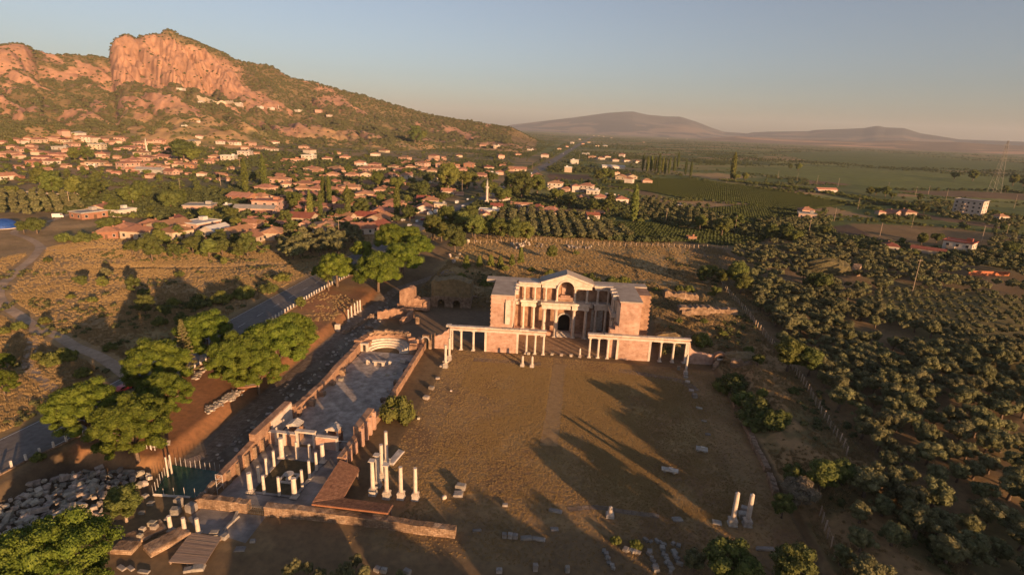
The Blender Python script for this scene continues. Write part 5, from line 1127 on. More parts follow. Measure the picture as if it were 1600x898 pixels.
o = tree('broad', 192, 782, 66, 'leaning leafy tree with pale trunk beside the rubble pile', var=0, sz=1.); o.children[1].data = o.children[1].data.copy(); o.children[1].data.materials.clear(); o.children[1].data.materials.append(pale_bark_m)
for px, py, w in [(676, 352, 40), (700, 338, 40), (722, 345, 36), (742, 352, 40), (762, 352, 36), (782, 356, 36), (803, 358, 36), (822, 360, 34), (690, 360, 30), (735, 335, 30)]: tree('broad', px, py, w, '', 'trees behind the dry field', look='dense dark green tree', var=int(px) % 2)
for px, py, w, v in [(1190, 640, 74, 1), (1205, 655, 52, 3), (1150, 600, 46, 1), (1137, 594, 34, 3), (1220, 650, 40, 1), (1166, 622, 48, 0), (1134, 602, 40, 0), (1178, 660, 40, 1), (1150, 590, 34, 1)]: tree('bush', px, py, w, '', 'bushes on the right hand bank', look='rounded dark bush on the bank', var=v % 2, sz=.85)
tree('bush', 1098, 530, 34, 'round green bush behind the right end of the colonnade', var=0, sz=1.2)
for px, py, w in [(1235, 550, 56), (1268, 562, 46), (1152, 424, 40), (1108, 420, 30), (1128, 430, 26), (1282, 435, 40), (1160, 440, 34), (1100, 428, 26)]: tree('broad', px, py, w, '', 'trees by the boundary fence', look='bushy fence-side tree')
o = tree('broad', 1250, 768, 62, 'sparse greyish half-dry tree at lower right', var=3, sz=.85); o.children[0].data = o.children[0].data.copy(); o.children[0].data.materials.clear(); o.children[0].data.materials.append(dryleaf_m)
for px, py, w, v in [(1285, 740, 56, 0), (1240, 745, 40, 1), (1320, 735, 46, 3), (1225, 790, 40, 1)]: tree('broad', px, py, w, '', 'trees round the greyish tree', look='leafy tree beside others', var=v)
tree('broad', 1145, 872, 88, 'large bright-topped tree at the bottom edge, right of centre', var=2); tree('olive', 1088, 872, 44, 'silvery olive left of the large bottom-edge tree'); tree('broad', 1240, 885, 74, 'dark leafy tree at the bottom edge below the two lone columns', var=1)
tree('bush', 962, 843, 20, 'small olive-brown bush left of the foundation stones', var=0); tree('bush', 994, 850, 24, 'small bright green bush above the foundation stones', var=2)
for px, py, w in [(463, 882, 26), (482, 886, 24), (500, 894, 30), (540, 886, 30), (556, 874, 24), (568, 892, 26), (524, 897, 24), (625, 897, 20), (450, 890, 24), (546, 898, 28)]: tree('olive', px, py, w, '', 'shrubby trees at the bottom edge', look='yellowish shrubby tree at the bottom edge', sz=1.3)
for px, py, w, k in [(729, 410, 14, 1), (749, 409, 12, 1), (767, 408, 13, 1), (782, 410, 13, 1), (800, 407, 12, 1), (814, 400, 12, 1.5)]: tree('conifer', px, py, w, '', 'young conifers at the edge of the dry field', look='young bright green conifer', sz=k)
tree('broad', 862, 393, 22, 'pale leafy tree standing alone in the dry field', var=0, sz=1.1)
for px, py, w in [(1262, 398, 22), (1275, 404, 24), (1288, 412, 22), (1268, 412, 22), (1296, 422, 18), (1280, 392, 18), (1300, 396, 14), (1312, 404, 12)]: tree('bush', px, py, w, '', 'shrubs on the masonry mound', look='dark shrub on the masonry mound', var=1)
# palm
p = at(512, 430, 6.5); o = thing('palm_tree', 'fan palm with shaggy trunk beside the highway fence', 'palm tree', p); MB().tube([(0, 0, -.3), (.05, 0, 2), (0, 0, 5.6)], [.42, .36, .34], 9).build('trunk', bark_m, o)
m = MB()
for i in range(46):
    a = i*2.399; e = -.5+1.9*(i/45.); L_ = 2.3; d = Vector((math.cos(a)*math.cos(e), math.sin(a)*math.cos(e), math.sin(e))); t = d.cross(Vector((0, 0, 1))).normalized(); b = Vector((0, 0, 5.7))
    pts = [b+d*.2, b+d*L_*.55-t*.5, b+d*L_-t*.45-Vector((0, 0, .35)), b+d*L_*1.08-Vector((0, 0, .45)), b+d*L_+t*.45-Vector((0, 0, .35)), b+d*L_*.55+t*.5]; m.add([tuple(q) for q in pts], [(0, 1, 2), (0, 2, 3), (0, 3, 4), (0, 4, 5)])
m.build('fronds', young_m, o)
# shade trees east of the dig: beyond the lower edge of the photograph, they throw the long shade across the grass
random.seed(5)
TIPS = [(*lv(a, b), L_) for a, b, L_ in ((688, 738, 62), (745, 775, 58), (805, 782, 60), (868, 712, 84), (892, 748, 72), (945, 775, 70), (958, 643, 98), (1000, 700, 84), (970, 607, 108), (1045, 650, 96), (1092, 612, 104), (1100, 690, 84), (1150, 715, 84), (1180, 655, 96), (1230, 700, 90), (1270, 640, 110), (1000, 760, 74), (1060, 760, 74), (1120, 780, 70), (1190, 780, 72))]
TIPS += [(-63, 83, 64), (-55, 85, 65), (-47, 82, 63), (-38, 86, 66), (-30, 83, 64), (-21, 87, 66), (-12, 88, 66), (-46, 69, 54), (-38, 66, 50), (-2, 90, 68)]
for tx, ty, L_ in TIPS:
    x, y = tx+.684*L_, ty-.729*L_; h_ = L_*.1441; s = h_/8.5
    auto(plant('broad', (x, y, gz(x, y)), (s, s, (h_-gz(x, y))/8.5 if gz(x, y) < h_*.6 else s), '', 'tall trees on the near side of the dig'), 'tall near-side tree', 'near')
# ---- olives
def grid(P, sp, jit, th=.2, keep=1., noise=None):
    xs = [p[0] for p in P]; ys = [p[1] for p in P]; out = []; c, s = math.cos(th), math.sin(th); R_ = 1.5*max(max(xs)-min(xs), max(ys)-min(ys)); mx, my = (min(xs)+max(xs))/2, (min(ys)+max(ys))/2
    n = int(R_/sp/2)+1; I, J = np.meshgrid(np.arange(-n, n+1), np.arange(-n, n+1)); a = I.ravel()*sp+rng.uniform(-jit, jit, I.size)*sp; b = J.ravel()*sp*1.08+rng.uniform(-jit, jit, I.size)*sp
    x = mx+a*c-b*s; y = my+a*s+b*c; k = inpoly(x, y, P) & (rng.random(x.size) < keep)
    if noise: k &= fbm(x/noise[0], y/noise[0], 3, 91) > noise[1]
    return x[k], y[k]
def wp(L, z=2.5): return [lv(a, b, z) for a, b in L]
YO = wp([(1335, 470), (1400, 455), (1640, 468), (1700, 545), (1560, 540), (1420, 510)])
OG1 = wp([(1140, 398), (1200, 384), (1262, 376), (1300, 380), (1345, 396), (1440, 400), (1560, 424), (1640, 436), (1760, 930), (1330, 960), (1306, 880), (1300, 830), (1330, 770), (1345, 720), (1300, 640), (1245, 560), (1195, 505), (1172, 470)])
OL = []
x, y = grid(OG1, 5.5, .17, .35, .97, (20, .25)); k = ~inpoly(x, y, YO) & ~((np.abs(x-gz(0, 0)) < 0)); OL += [(a, b, random.uniform(.95, 1.6), 'g') for a, b in zip(x[k], y[k])]
x, y = grid(YO, 5.0, .12, .35, .9); OL += [(a, b, random.uniform(.65, .95), 'y') for a, b in zip(x, y)]
x, y = grid(wp([(735, 352), (765, 342), (830, 330), (905, 340), (955, 354), (1000, 380), (900, 381), (840, 372), (720, 372)]), 7.6, .1, .1, .97); OL += [(a, b, random.uniform(1.3, 1.75), 'b') for a, b in zip(x, y)]
x, y = grid(wp([(985, 315), (1030, 312), (1100, 335), (1135, 352), (1185, 362), (1170, 370), (1060, 358), (1000, 348)]), 8.5, .1, .55, .95); OL += [(a, b, random.uniform(1.0, 1.35), 'b') for a, b in zip(x, y)]
x, y = grid(wp([(425, 400), (440, 375), (480, 366), (560, 368), (575, 395), (520, 400), (470, 414)]), 7.5, .25, .1, .95); OL += [(a, b, random.uniform(1.4, 1.9), 'l') for a, b in zip(x, y)]
x, y = grid(wp([(-20, 302), (112, 306), (130, 330), (60, 342), (-20, 340)]), 8.0, .12, .1, .95); OL += [(a, b, random.uniform(1.2, 1.6), 'f') for a, b in zip(x, y)]
x, y = grid(wp([(1180, 350), (1240, 346), (1300, 344), (1300, 352), (1240, 372), (1200, 376)]), 8.0, .2, .1, .9); OL += [(a, b, random.uniform(1.1, 1.5), 'b') for a, b in zip(x, y)]
x, y = grid(wp([(1560, 372), (1640, 380), (1660, 430), (1540, 420), (1500, 402)]), 7.0, .2, .1, .9); OL += [(a, b, random.uniform(1., 1.4), 'g') for a, b in zip(x, y)]
x, y = grid(wp([(1400, 322), (1480, 320), (1600, 350), (1640, 366), (1560, 362), (1440, 338)]), 9.0, .2, .1, .8); OL += [(a, b, random.uniform(1., 1.4), 'g') for a, b in zip(x, y)]
BARE = [(1300, 425, 15), (1390, 383, 16), (1455, 388, 18), (1497, 388, 18), (1545, 430, 12), (1525, 440, 11), (1560, 440, 11), (1440, 402, 14), (1480, 404, 14), (1400, 394, 12), (1310, 440, 11), (1280, 436, 9), (1330, 430, 9)]
bare = [(at(a, b), r) for a, b, r in BARE]
def inview(x, y, z=2): px, py = pix((x, y, z)); return -30 < px < 1630 and py < 930
OL = [(x, y, s, zn) for x, y, s, zn in OL if inview(x, y) and all((x-p.x)**2+(y-p.y)**2 > r*r for p, r in bare)]
OL.sort(key=lambda t: math.hypot(t[0], t[1])/t[2])
LOOK = {'g': 'silver-green olive tree', 'y': 'small young olive tree', 'b': 'olive tree in rows', 'l': 'silvery olive tree', 'f': 'olive tree in rows'}
for x, y, s, zn in OL[:270]: auto(plant('olive', (x, y, gz(x, y)), (s, s, s*random.uniform(.85, 1.05)), '', 'olive trees'), ('small ' if s < 1.1 else 'large ' if s > 1.32 else 'middling ')*(zn == 'g')+LOOK[zn])
if len(OL) > 270:
    A = np.array([(x, y, 0) for x, y, s, zn in OL[270:]]); A[:, 2] = hz(A[:, 0], A[:, 1]); sc = np.array([[s, s, s*.95] for x, y, s, zn in OL[270:]])
    V, F = leaf_cloud([(1.1*math.cos(t)*q, 1.1*math.sin(t)*q, 2.5+.9*((i*7) % 5)/4, .75, .75, .7) for i, (t, q) in enumerate([(0, 0), (0, 1), (1.1, 1), (2.2, 1), (3.3, 1), (4.4, 1), (5.5, 1), (.6, .5), (3, .5)])], 46, .24, tri=True)
    scatter('olive_grove', A, sc, mesh_np('olive_grove', V, F, olive_m))
# ---- village and field trees
random.seed(9)
VIL = [(0, 235), (0, 300), (110, 300), (180, 340), (250, 395), (330, 402), (420, 390), (480, 372), (560, 362), (640, 340), (720, 310), (790, 320), (900, 340), (960, 335), (990, 300), (960, 275), (890, 285), (860, 250), (890, 228), (800, 222), (700, 236), (560, 242), (420, 214), (300, 206), (0, 206)]
def pxrand(P):
    xs = [p[0] for p in P]; ys = [p[1] for p in P]
    while 1:
        x = random.uniform(min(xs), max(xs)); y = random.uniform(min(ys), max(ys))
        if inpoly(np.array([x]), np.array([y]), P)[0]: return x, y
BIGT = [(55, 348, 30, 'b'), (35, 352, 22, 'b'), (115, 215+75, 34, 'b'), (140, 296, 36, 'b'), (265, 308, 36, 'b'), (280, 305, 28, 'b'), (285, 232, 40, 'b'), (300, 238, 30, 'b'), (115, 240, 22, 'b'), (136, 240, 22, 'b'), (205, 300, 40, 'b'), (222, 298, 30, 'b'), (155, 292, 24, 'b'), (80, 285, 40, 'b'), (60, 275, 30, 'b'), (300, 378, 32, 'b'), (346, 382, 30, 'b'), (325, 385, 30, 'b'), (235, 385, 40, 'b'), (205, 383, 26, 'b'), (375, 385, 28, 'b'), (100, 370, 26, 'u'), (125, 370, 30, 'u'), (150, 368, 22, 'u'), (165, 348, 30, 'b'), (180, 345, 24, 'b'), (640, 330, 28, 'b'), (565, 325, 30, 'b'), (700, 277, 46, 'b'), (730, 275, 36, 'b'), (660, 290, 26, 'b'), (620, 282, 28, 'b'), (590, 279, 26, 'b'), (545, 308, 24, 'b'), (460, 305, 28, 'b'), (545, 265, 16, 'b'), (455, 356, 26, 'b'), (520, 300, 20, 'b'), (670, 278, 20, 'b'), (765, 290, 30, 'b'), (785, 300, 34, 'b'), (815, 290, 40, 'b'), (840, 287, 32, 'b'), (870, 300, 24, 'b'), (890, 310, 26, 'b'), (950, 322, 22, 'b'), (930, 318, 24, 'b'), (800, 285, 30, 'b'), (770, 275, 20, 'b'), (648, 210, 26, 'b'), (655, 208, 26, 'b'), (505, 300, 9, 'c'), (514, 302, 9, 'c'), (484, 322, 9, 'c'), (500, 320, 8, 'c'), (543, 318, 10, 'c'), (620, 315, 10, 'c'), (411, 268, 9, 'c'), (992, 320, 11, 'c'), (382, 277, 10, 'c'),
 (1005, 255, 4.6, 'c'), (1012, 257, 4.6, 'c'), (1018, 256, 4.6, 'c'), (1024, 257, 4.6, 'c'), (1036, 259, 4.6, 'c'), (1046, 260, 4.6, 'c'), (1054, 257, 4.6, 'c'), (1060, 251, 4.6, 'c'), (1072, 262, 4.6, 'c'), (1080, 265, 4.6, 'c'), (1146, 264, 8, 'c'), (1040, 261, 4.6, 'c'), (1030, 258, 6, 'c'),
 (1493, 272, 14, 'b'), (1522, 273, 17, 'b'), (1585, 280, 18, 'b'), (1600, 283, 14, 'b'), (1572, 295, 10, 'b'), (1248, 260, 12, 'b'), (1235, 260, 8, 'b'), (1370, 296, 16, 'b'), (1385, 298, 16, 'b'), (1360, 298, 14, 'b'), (1395, 303, 12, 'b'), (1438, 307, 10, 'b'), (1130, 350, 34, 'b'), (1150, 345, 26, 'b'), (1095, 345, 24, 'b'), (1230, 360, 24, 'b'), (1290, 357, 18, 'b'), (1442, 372, 20, 'b'), (1465, 368, 20, 'b'), (1410, 376, 12, 'b'), (1580, 385, 26, 'b'), (1240, 365, 30, 'b'), (1205, 362, 26, 'b'), (1385, 338, 12, 'b'), (1445, 325, 16, 'b'), (1570, 355, 14, 'b'), (1150, 274, 16, 'b'), (1165, 275, 12, 'b'), (945, 270, 18, 'b'), (955, 272, 16, 'b'), (935, 274, 16, 'b'), (1548, 395, 14, 'b')]
BIGT += [(125, 436, 22, 'b'), (160, 440, 20, 'b'), (165, 423, 22, 'o'), (207, 443, 26, 'b'), (225, 474, 30, 'b'), (257, 482, 24, 'b'), (225, 455, 20, 'u'), (350, 408, 14, 'b'), (145, 467, 16, 'u'), (285, 500, 26, 'b'), (70, 500, 20, 'u'), (100, 552, 40, 'u'), (80, 560, 36, 'u'), (130, 580, 30, 'u'), (310, 470, 40, 'u'), (345, 462, 40, 'u'), (380, 455, 36, 'u'), (270, 470, 26, 'u'), (420, 448, 30, 'u'), (172, 540, 24, 'u'), (30, 508, 24, 'u'), (8, 516, 20, 'u'), (60, 555, 22, 'u'), (110, 462, 14, 'u'), (280, 427, 16, 'u'), (75, 405, 14, 'u'), (440, 432, 26, 'u'), (1062, 450, 16, 'u'), (1078, 450, 18, 'u'), (1025, 452, 14, 'u'), (1112, 458, 14, 'u'), (925, 435, 30, 'u'), (900, 440, 24, 'u'), (955, 438, 26, 'u'), (975, 436, 24, 'u'), (860, 425, 20, 'u'), (915, 430, 16, 'u'), (470, 472, 20, 'b'), (790, 418, 16, 'u'), (830, 420, 14, 'u'), (700, 460, 20, 'u'), (760, 440, 22, 'u'), (720, 430, 18, 'u'), (1240, 610, 20, 'u'), (1215, 665, 24, 'u'), (60, 712, 24, 'u'), (1190, 612, 20, 'u'), (1130, 520, 16, 'u'), (1170, 545, 18, 'u'), (1185, 560, 22, 'b'), (1100, 500, 14, 'u'), (1060, 500, 14, 'u'), (900, 394, 12, 'u'), (1120, 452, 18, 'b'), (325, 492, 30, 'u'), (250, 500, 26, 'u')]
NM = {'b': ('broad', 'leafy green tree'), 'u': ('bush', 'low green shrub'), 'c': ('cypress', 'tall narrow cypress'), 'o': ('olive', 'silvery olive tree')}
for px, py, w, k in BIGT: tree(NM[k][0], px, py, w, '', 'trees and shrubs', look=NM[k][1])
for i in range(120):
    px, py = pxrand(VIL); p = at(px, py, 3); q = pix(p); s = random.uniform(.7, 1.25); auto(plant('broad', p, (s, s, s*random.uniform(.85, 1.1)), '', 'trees and shrubs'), 'leafy green tree')
tA = [at(*pxrand(VIL), 2) for i in range(700)]
clump = lambda nm, mt, n=46: (lambda r: mesh_np(nm, r[0], r[1], mt))(leaf_cloud([(math.cos(t)*q*1.5, math.sin(t)*q*1.5, 2.6+z_, 1.35, 1.35, 1.25) for t, q, z_ in ((0, 0, 1.3), (0, 1, 0), (1.3, 1, .4), (2.6, 1, -.2), (3.9, 1, .5), (5.2, 1, .1))], n, .42, tri=True))
scatter('village_greenery', tA, [[s, s, s*random.uniform(.7, 1.1)] for s in [random.uniform(.45, 1.0) for _ in tA]], clump('village_greenery', leaf_m))
# ================================================================ VILLAGE
random.seed(17)
WALLS = {'w': pm('white_wall', [(.44,.37,.31), (.54,.46,.39)], .4, .85, .05, rand=.18), 'c': pm('cream_wall', [(.40,.31,.225), (.48,.385,.29)], .4, .85, .05, rand=.12), 'p': pm('pink_wall', [(.40,.255,.195), (.48,.31,.24)], .4, .85, .05, rand=.12), 'b': pm('brick_wall', [(.34,.17,.105), (.42,.225,.145)], .6, .9, .1, rand=.12, brick=dict(w=.8, h=.3, ms=.04)), 'g': pm('grey_wall', [(.30,.28,.25), (.38,.355,.32)], .5, .9, .1, rand=.1)}
ROOF = {'r': pm('red_roof', [(.29,.135,.08), (.36,.18,.11), (.43,.235,.155)], .8, .85, .2, rand=.22, stretch=(1, 1, 1)), 'd': pm('dark_red_roof', [(.20,.065,.045), (.26,.09,.06)], .8, .8, .15, rand=.1), 'n': pm('brown_roof', [(.25,.125,.07), (.33,.175,.105)], .8, .9, .2, rand=.15), 'g': pm('grey_roof', [(.25,.23,.21), (.34,.32,.30)], .5, .85, .1, rand=.1), 'w': pm('pale_roof', [(.48,.45,.42), (.58,.55,.51)], .5, .8, .1, rand=.08)}
glass_m = plain('window_glass', (.035, .035, .04), .15); frame_m = plain('window_frame', (.45, .40, .35), .6); door_m = plain('door_brown', (.12, .065, .035), .7)
WN = {'w': 'white', 'c': 'cream', 'p': 'pinkish', 'b': 'bare brick', 'g': 'grey'}; RN = {'r': 'red-tiled', 'd': 'dark red', 'n': 'brown-tiled', 'g': 'grey', 'w': 'pale'}
VAR = {'h': (10, 8.4, 3.3, 1.9), 'H': (10, 9, 6.1, 1.9), 'G': (11, 7.2, 3.2, 2.0), 'f': (10, 8, 3.3, 0), 'F': (10, 8.6, 6.3, 0), 'L': (22, 7, 3.4, 1.5), 'A': (15, 12, 12.5, 0)}
_hm = {}
def hmesh(v, part, c):
    k = (v, part, c)
    if k in _hm: return _hm[k]
    w, d, h, rh = VAR[v]; m = MB()
    if part == 'wall':
        m.box(-w/2, w/2, -d/2, d/2, -1.5, h)
        if v in 'GL': m.add([(-w/2, -d/2, h), (-w/2, d/2, h), (-w/2, 0, h+rh*.97), (w/2, -d/2, h), (w/2, d/2, h), (w/2, 0, h+rh*.97)], [(0, 1, 2), (3, 5, 4)])
        me = m.mesh('wall', WALLS[c])
    elif part == 'roof':
        o = .55
        if v in 'hH':
            e = [(-w/2-o, -d/2-o), (w/2+o, -d/2-o), (w/2+o, d/2+o), (-w/2-o, d/2+o)]; r = (w-d)/2+.6
            m.add([(*p, h+.02) for p in e]+[(*p, h+.2) for p in e]+[(-r, 0, h+rh+.2), (r, 0, h+rh+.2)], [(3, 2, 1, 0), (0, 1, 5, 4), (1, 2, 6, 5), (2, 3, 7, 6), (3, 0, 4, 7), (4, 5, 9, 8), (5, 6, 9), (6, 7, 8, 9), (7, 4, 8)])
            m.tube([(-r, 0, h+rh+.2), (r, 0, h+rh+.2)], .14, 5)
        elif v in 'GL':
            for s in (-1, 1): m.add([(x, s*(d/2+o), h-.25+dz) for dz in (0, .2) for x in (-w/2-o, w/2+o)]+[(x, 0, h+rh+dz) for dz in (0, .2) for x in (-w/2-o, w/2+o)], [(0, 1, 5, 4), (2, 6, 7, 3), (0, 2, 3, 1), (0, 4, 6, 2), (1, 3, 7, 5), (4, 5, 7, 6)])
        else:
            m.box(-w/2-.3, w/2+.3, -d/2-.3, d/2+.3, h+.003, h+.25)
            for a in ((-w/2-.3, w/2+.3, -d/2-.3, -d/2-.1), (-w/2-.3, w/2+.3, d/2+.1, d/2+.3), (-w/2-.3, -w/2-.1, -d/2-.097, d/2+.097), (w/2+.1, w/2+.3, -d/2-.097, d/2+.097)): m.box(*a, h+.253, h+.55)
            if v != 'A': m.box(w*.18, w*.38, .5, 2.6, h+.253, h+1.9)
        me = m.mesh('roof', ROOF[c])
    elif part == 'window': me = MB().box(-.62, .62, -.06, .0, -.75, .75).mesh('window', frame_m)
    elif part == 'pane': me = MB().box(-.5, .5, -.075, -.062, -.63, .63).mesh('pane', glass_m)
    elif part == 'door': me = MB().box(-.55, .55, -.07, .0, 0, 2.15).mesh('door', door_m)
    elif part == 'chimney': me = MB().box(-.35, .35, -.35, .35, -.6, 1.0).box(-.45, .45, -.45, .45, 1.003, 1.15).mesh('chimney', WALLS['b'])
    elif part == 'balcony': me = MB().box(-1.5, 1.5, -1.2, 0, -.15, 0).box(-1.5, 1.5, -1.2, -1.1, 0, .95).box(-1.5, -1.4, -1.1, 0, .003, .95).box(1.4, 1.5, -1.1, 0, .003, .95).mesh('balcony', WALLS['c'])
    _hm[k] = me; return me
def house(px, py, wpx, v, wc, rc, rz=None, label=None, parts=None, name='house', cat='house', look=None, up=1.5):
    p = at(px, py, up); dist = (p-Vector((0, 0, CAM_H))).dot(FWD); W_ = wpx*dist/FOC; w, d, h, rh = VAR[v]
    if rz is None: rz = random.choice([.1, .1+math.pi/2, .35, -.2, .35+math.pi/2, -.2+math.pi/2])+random.uniform(-.12, .12)
    aw = abs(w*math.cos(rz))+abs(d*math.sin(rz)); s = max(.55, min(1.9, W_/aw)); sz_ = max(.75, min(1.25, s))
    o = thing(name, label or '', cat, p, rz, 'houses of the village' if not label else None, (s, s, sz_))
    wl_ = link('wall', hmesh(v, 'wall', wc), o); rf = link('roof', hmesh(v, 'roof', rc), o)
    if (wpx >= 17 if parts is None else parts):
        fl = [0] if h < 5 else ([0, 1] if h < 9 else [0, 1, 2, 3]); nx = 3 if w < 14 else 5
        for f in fl:
            z0 = 1.7+f*3.0
            for i in range(nx):
                x = -w/2+w*(i+.5)/nx
                if f == 0 and i == 1: link('door', hmesh(v, 'door', ''), o, (x, -d/2, 0)); continue
                wd = link('window', hmesh(v, 'window', ''), o, (x, -d/2, z0)); link('pane', hmesh(v, 'pane', ''), wd)
            for sgn in (-1, 1):
                for i in range(2):
                    wd = link('window', hmesh(v, 'window', ''), o, (sgn*w/2, -d/2+d*(i+.5)/2, z0)); wd.rotation_euler.z = sgn*math.pi/2; link('pane', hmesh(v, 'pane', ''), wd)
            if f and v in 'HFA': link('balcony', hmesh(v, 'balcony', ''), o, (-w*.2, -d/2, z0-1.6))
        if v in 'hHG': link('chimney', hmesh(v, 'chimney', ''), rf, (w*.2, d*.12, h+rh*.75))
    if not label: auto(o, look or f"{WN[wc]} {'two-storey ' if v in 'HFA' else ''}house with {RN[rc]} {'flat ' if v in 'fFA' else ''}roof")
    return o
def crop(ox, oy, T): return [(ox+a/3.99, oy+b/3.99, w/3.99*1.05, c) for a, b, w, c in T]
HS = crop(0, 180, [(785,725,150,'hwr'),(680,745,150,'hbr'),(945,700,140,'hwn'),(1050,705,190,'Gcn'),(1100,745,150,'hcn'),(870,745,150,'hcn'),(1250,690,170,'fpw'),(1100,665,110,'Gcd'),(1350,735,110,'Gww'),(1480,745,130,'Gcn'),(1290,800,70,'hpn'),(1540,785,110,'Gcn'),(1555,705,60,'hpr'),(555,625,150,'fbg'),(650,595,140,'Gcn'),(760,612,110,'fww'),(1250,580,180,'fpg'),(1420,565,60,'fpw'),(1520,520,180,'Gbr'),
 (220,300,80,'hbr'),(320,298,80,'hwr'),(600,305,100,'hcr'),(575,318,50,'fww'),(800,330,100,'Hpr'),(1070,362,80,'Gpr'),(1260,372,55,'hwr'),(830,290,110,'hpr'),(920,275,120,'hpr'),(1000,262,110,'hcr'),(1045,268,100,'Gpr'),(1085,300,90,'hpn'),(1175,282,90,'hpr'),(1190,322,70,'hbr'),(1265,298,80,'hpr'),(1340,268,80,'hpr'),(1430,280,90,'Fww'),(1530,250,120,'Fwg'),(640,252,80,'hcr'),(800,212,80,'hpr'),(760,162,70,'Hpr'),(870,182,70,'hpr'),(930,172,60,'hcr'),(1000,167,70,'hpr'),(1060,212,50,'hpr'),(1205,182,60,'Hcg'),(1245,138,40,'hwr'),(1380,172,80,'hwr'),(1460,178,70,'hwr'),(1530,208,60,'hpr'),(1560,182,50,'hpr'),(380,208,100,'fgg'),(160,222,110,'Gpr'),(60,248,90,'hpr'),(20,262,50,'hpr'),(20,178,60,'hpr'),(100,162,60,'hpr'),(145,172,60,'hwr'),(180,157,50,'hpr'),(240,162,70,'hcr'),(400,128,60,'Hpr'),(395,162,80,'hcd'),(490,122,50,'hwg'),(500,147,60,'hpr'),(545,162,70,'Hwr'),(585,165,60,'Hwr'),(640,157,60,'hpr'),(690,178,50,'hpr'),(725,168,60,'hcr'),(450,188,70,'hpr'),(370,257,60,'hpr'),(300,252,60,'hpr'),(240,242,60,'hcr'),(30,392,80,'Gwr'),(120,390,50,'hbr'),(270,275,110,'hpr'),(860,315,70,'hpr'),(1110,318,60,'hcr'),(560,205,50,'hpr'),(330,150,50,'hpr'),(500,230,60,'hcr'),(960,225,60,'hpr'),(430,225,60,'hpr'),(80,205,60,'hpr'),(200,200,60,'hpr'),(120,262,60,'hcr')])
HS += crop(400, 180, [(110,752,150,'hcr'),(440,712,190,'hwr'),(270,650,190,'Gcd'),(300,692,80,'Gpr'),(560,645,120,'Gcn'),(520,728,80,'hcn'),(670,720,150,'Gwn'),(760,705,110,'Gpd'),(690,645,120,'Gcd'),(775,655,110,'Gcn'),(765,615,100,'Gbr'),(855,605,90,'fcg'),(860,560,110,'hcn'),(1050,590,110,'Gwn'),(1150,565,80,'fcg'),(1090,545,90,'hcn'),(1045,528,80,'Gcd'),(1200,488,80,'Gwr'),(680,505,130,'hcr'),(590,462,140,'hpr'),(770,478,90,'hpr'),(485,482,100,'hpr'),(330,512,120,'hcr'),(290,472,90,'hpr'),(385,472,90,'hpr'),(310,438,120,'hpr'),(385,442,90,'hpr'),(150,412,110,'hpr'),(190,442,80,'hcr'),(65,465,110,'hpr'),(35,525,110,'hwr'),(450,550,110,'Gcr'),(505,342,100,'hpr'),(480,378,60,'hpr'),(350,342,100,'hcr'),(650,302,80,'hpr'),(662,318,70,'fww'),(690,342,90,'hpr'),(760,342,80,'hcr'),(890,352,90,'hpr'),(940,404,70,'Hwr'),(840,382,60,'hpr'),(680,378,110,'Gcr'),(600,383,70,'hpr'),(1050,348,110,'hpr'),(1040,320,90,'Hpr'),(1160,325,100,'Hpr'),(1230,334,70,'Fbr'),(1330,325,110,'Hbr'),(1180,358,110,'hpn'),(1400,382,110,'hpr'),(1480,374,60,'fww'),(1520,364,50,'hpr'),(1450,333,80,'hcd'),(1160,398,60,'fcr'),(1070,434,70,'fpg'),(1110,273,60,'Hpr'),(1265,258,50,'hcr'),(1415,198,60,'Hpr'),(1500,203,70,'Fcw'),(1525,268,50,'Hpr'),(930,272,100,'hpr'),(745,248,60,'hwr'),(505,242,60,'hpr'),(555,268,80,'hpr'),(445,278,90,'hcr'),(800,228,60,'hcr'),(335,238,60,'Hwr'),(300,203,70,'hpr'),(260,284,80,'fpr'),(120,178,50,'hwr'),(35,208,70,'hpr'),(100,218,70,'hwr'),(1515,535,120,'hwr'),(1500,573,80,'Gpd'),(1420,640,130,'Gcr'),(1320,662,110,'Gwr'),(1390,668,80,'Gpr'),(1590,553,50,'hpr'),(530,355,70,'hpr'),(1100,355,70,'hcr'),(740,315,60,'hpr'),(960,330,70,'hcr'),(380,350,60,'hpr'),(420,450,60,'hpr'),(220,480,70,'hcr'),(540,500,70,'hpr'),(860,330,60,'hcr'),(1290,350,60,'hpr')])
HS += crop(800, 100, [(270,775,90,'Hwr'),(340,788,60,'hpr'),(395,788,60,'Hwr'),(465,790,90,'Hwr'),(505,803,80,'fww'),(440,838,80,'hpr'),(550,843,70,'hcr'),(610,835,60,'Fww'),(675,855,90,'hwr'),(730,740,60,'Hwr'),(840,738,60,'hpr'),(680,712,100,'Gcr'),(745,707,110,'Gcr'),(650,692,40,'Fcr'),(350,668,45,'Fcw'),(390,618,60,'Fww'),(205,582,60,'Hwr'),(115,538,70,'fww'),(35,568,50,'hpr'),(500,583,50,'hpr'),(550,592,60,'hwr'),(590,583,50,'hwr'),(640,603,50,'hwr'),(685,578,40,'Hwr'),(710,607,50,'hwr'),(775,613,40,'hwr'),(375,497,24,'Fww'),(340,517,24,'hpr'),(295,532,24,'hcr'),(420,472,24,'hwr'),(530,513,40,'fwr'),(580,513,30,'hww'),(460,562,80,'fgg'),(150,703,60,'Gpr'),(50,662,90,'Gcr'),(570,453,30,'hwr'),(620,462,20,'hwr'),(200,417,30,'hwr'),(230,417,30,'hwr'),(300,427,30,'hwr'),(160,414,30,'hcr'),(540,450,24,'hcr'),(470,440,20,'hwr'),(600,440,24,'hwr'),(510,448,20,'hwr'),(820,490,16,'hwr'),(970,468,16,'hww'),(1090,470,16,'hww'),(440,500,24,'hpr'),(480,490,24,'hcr')])
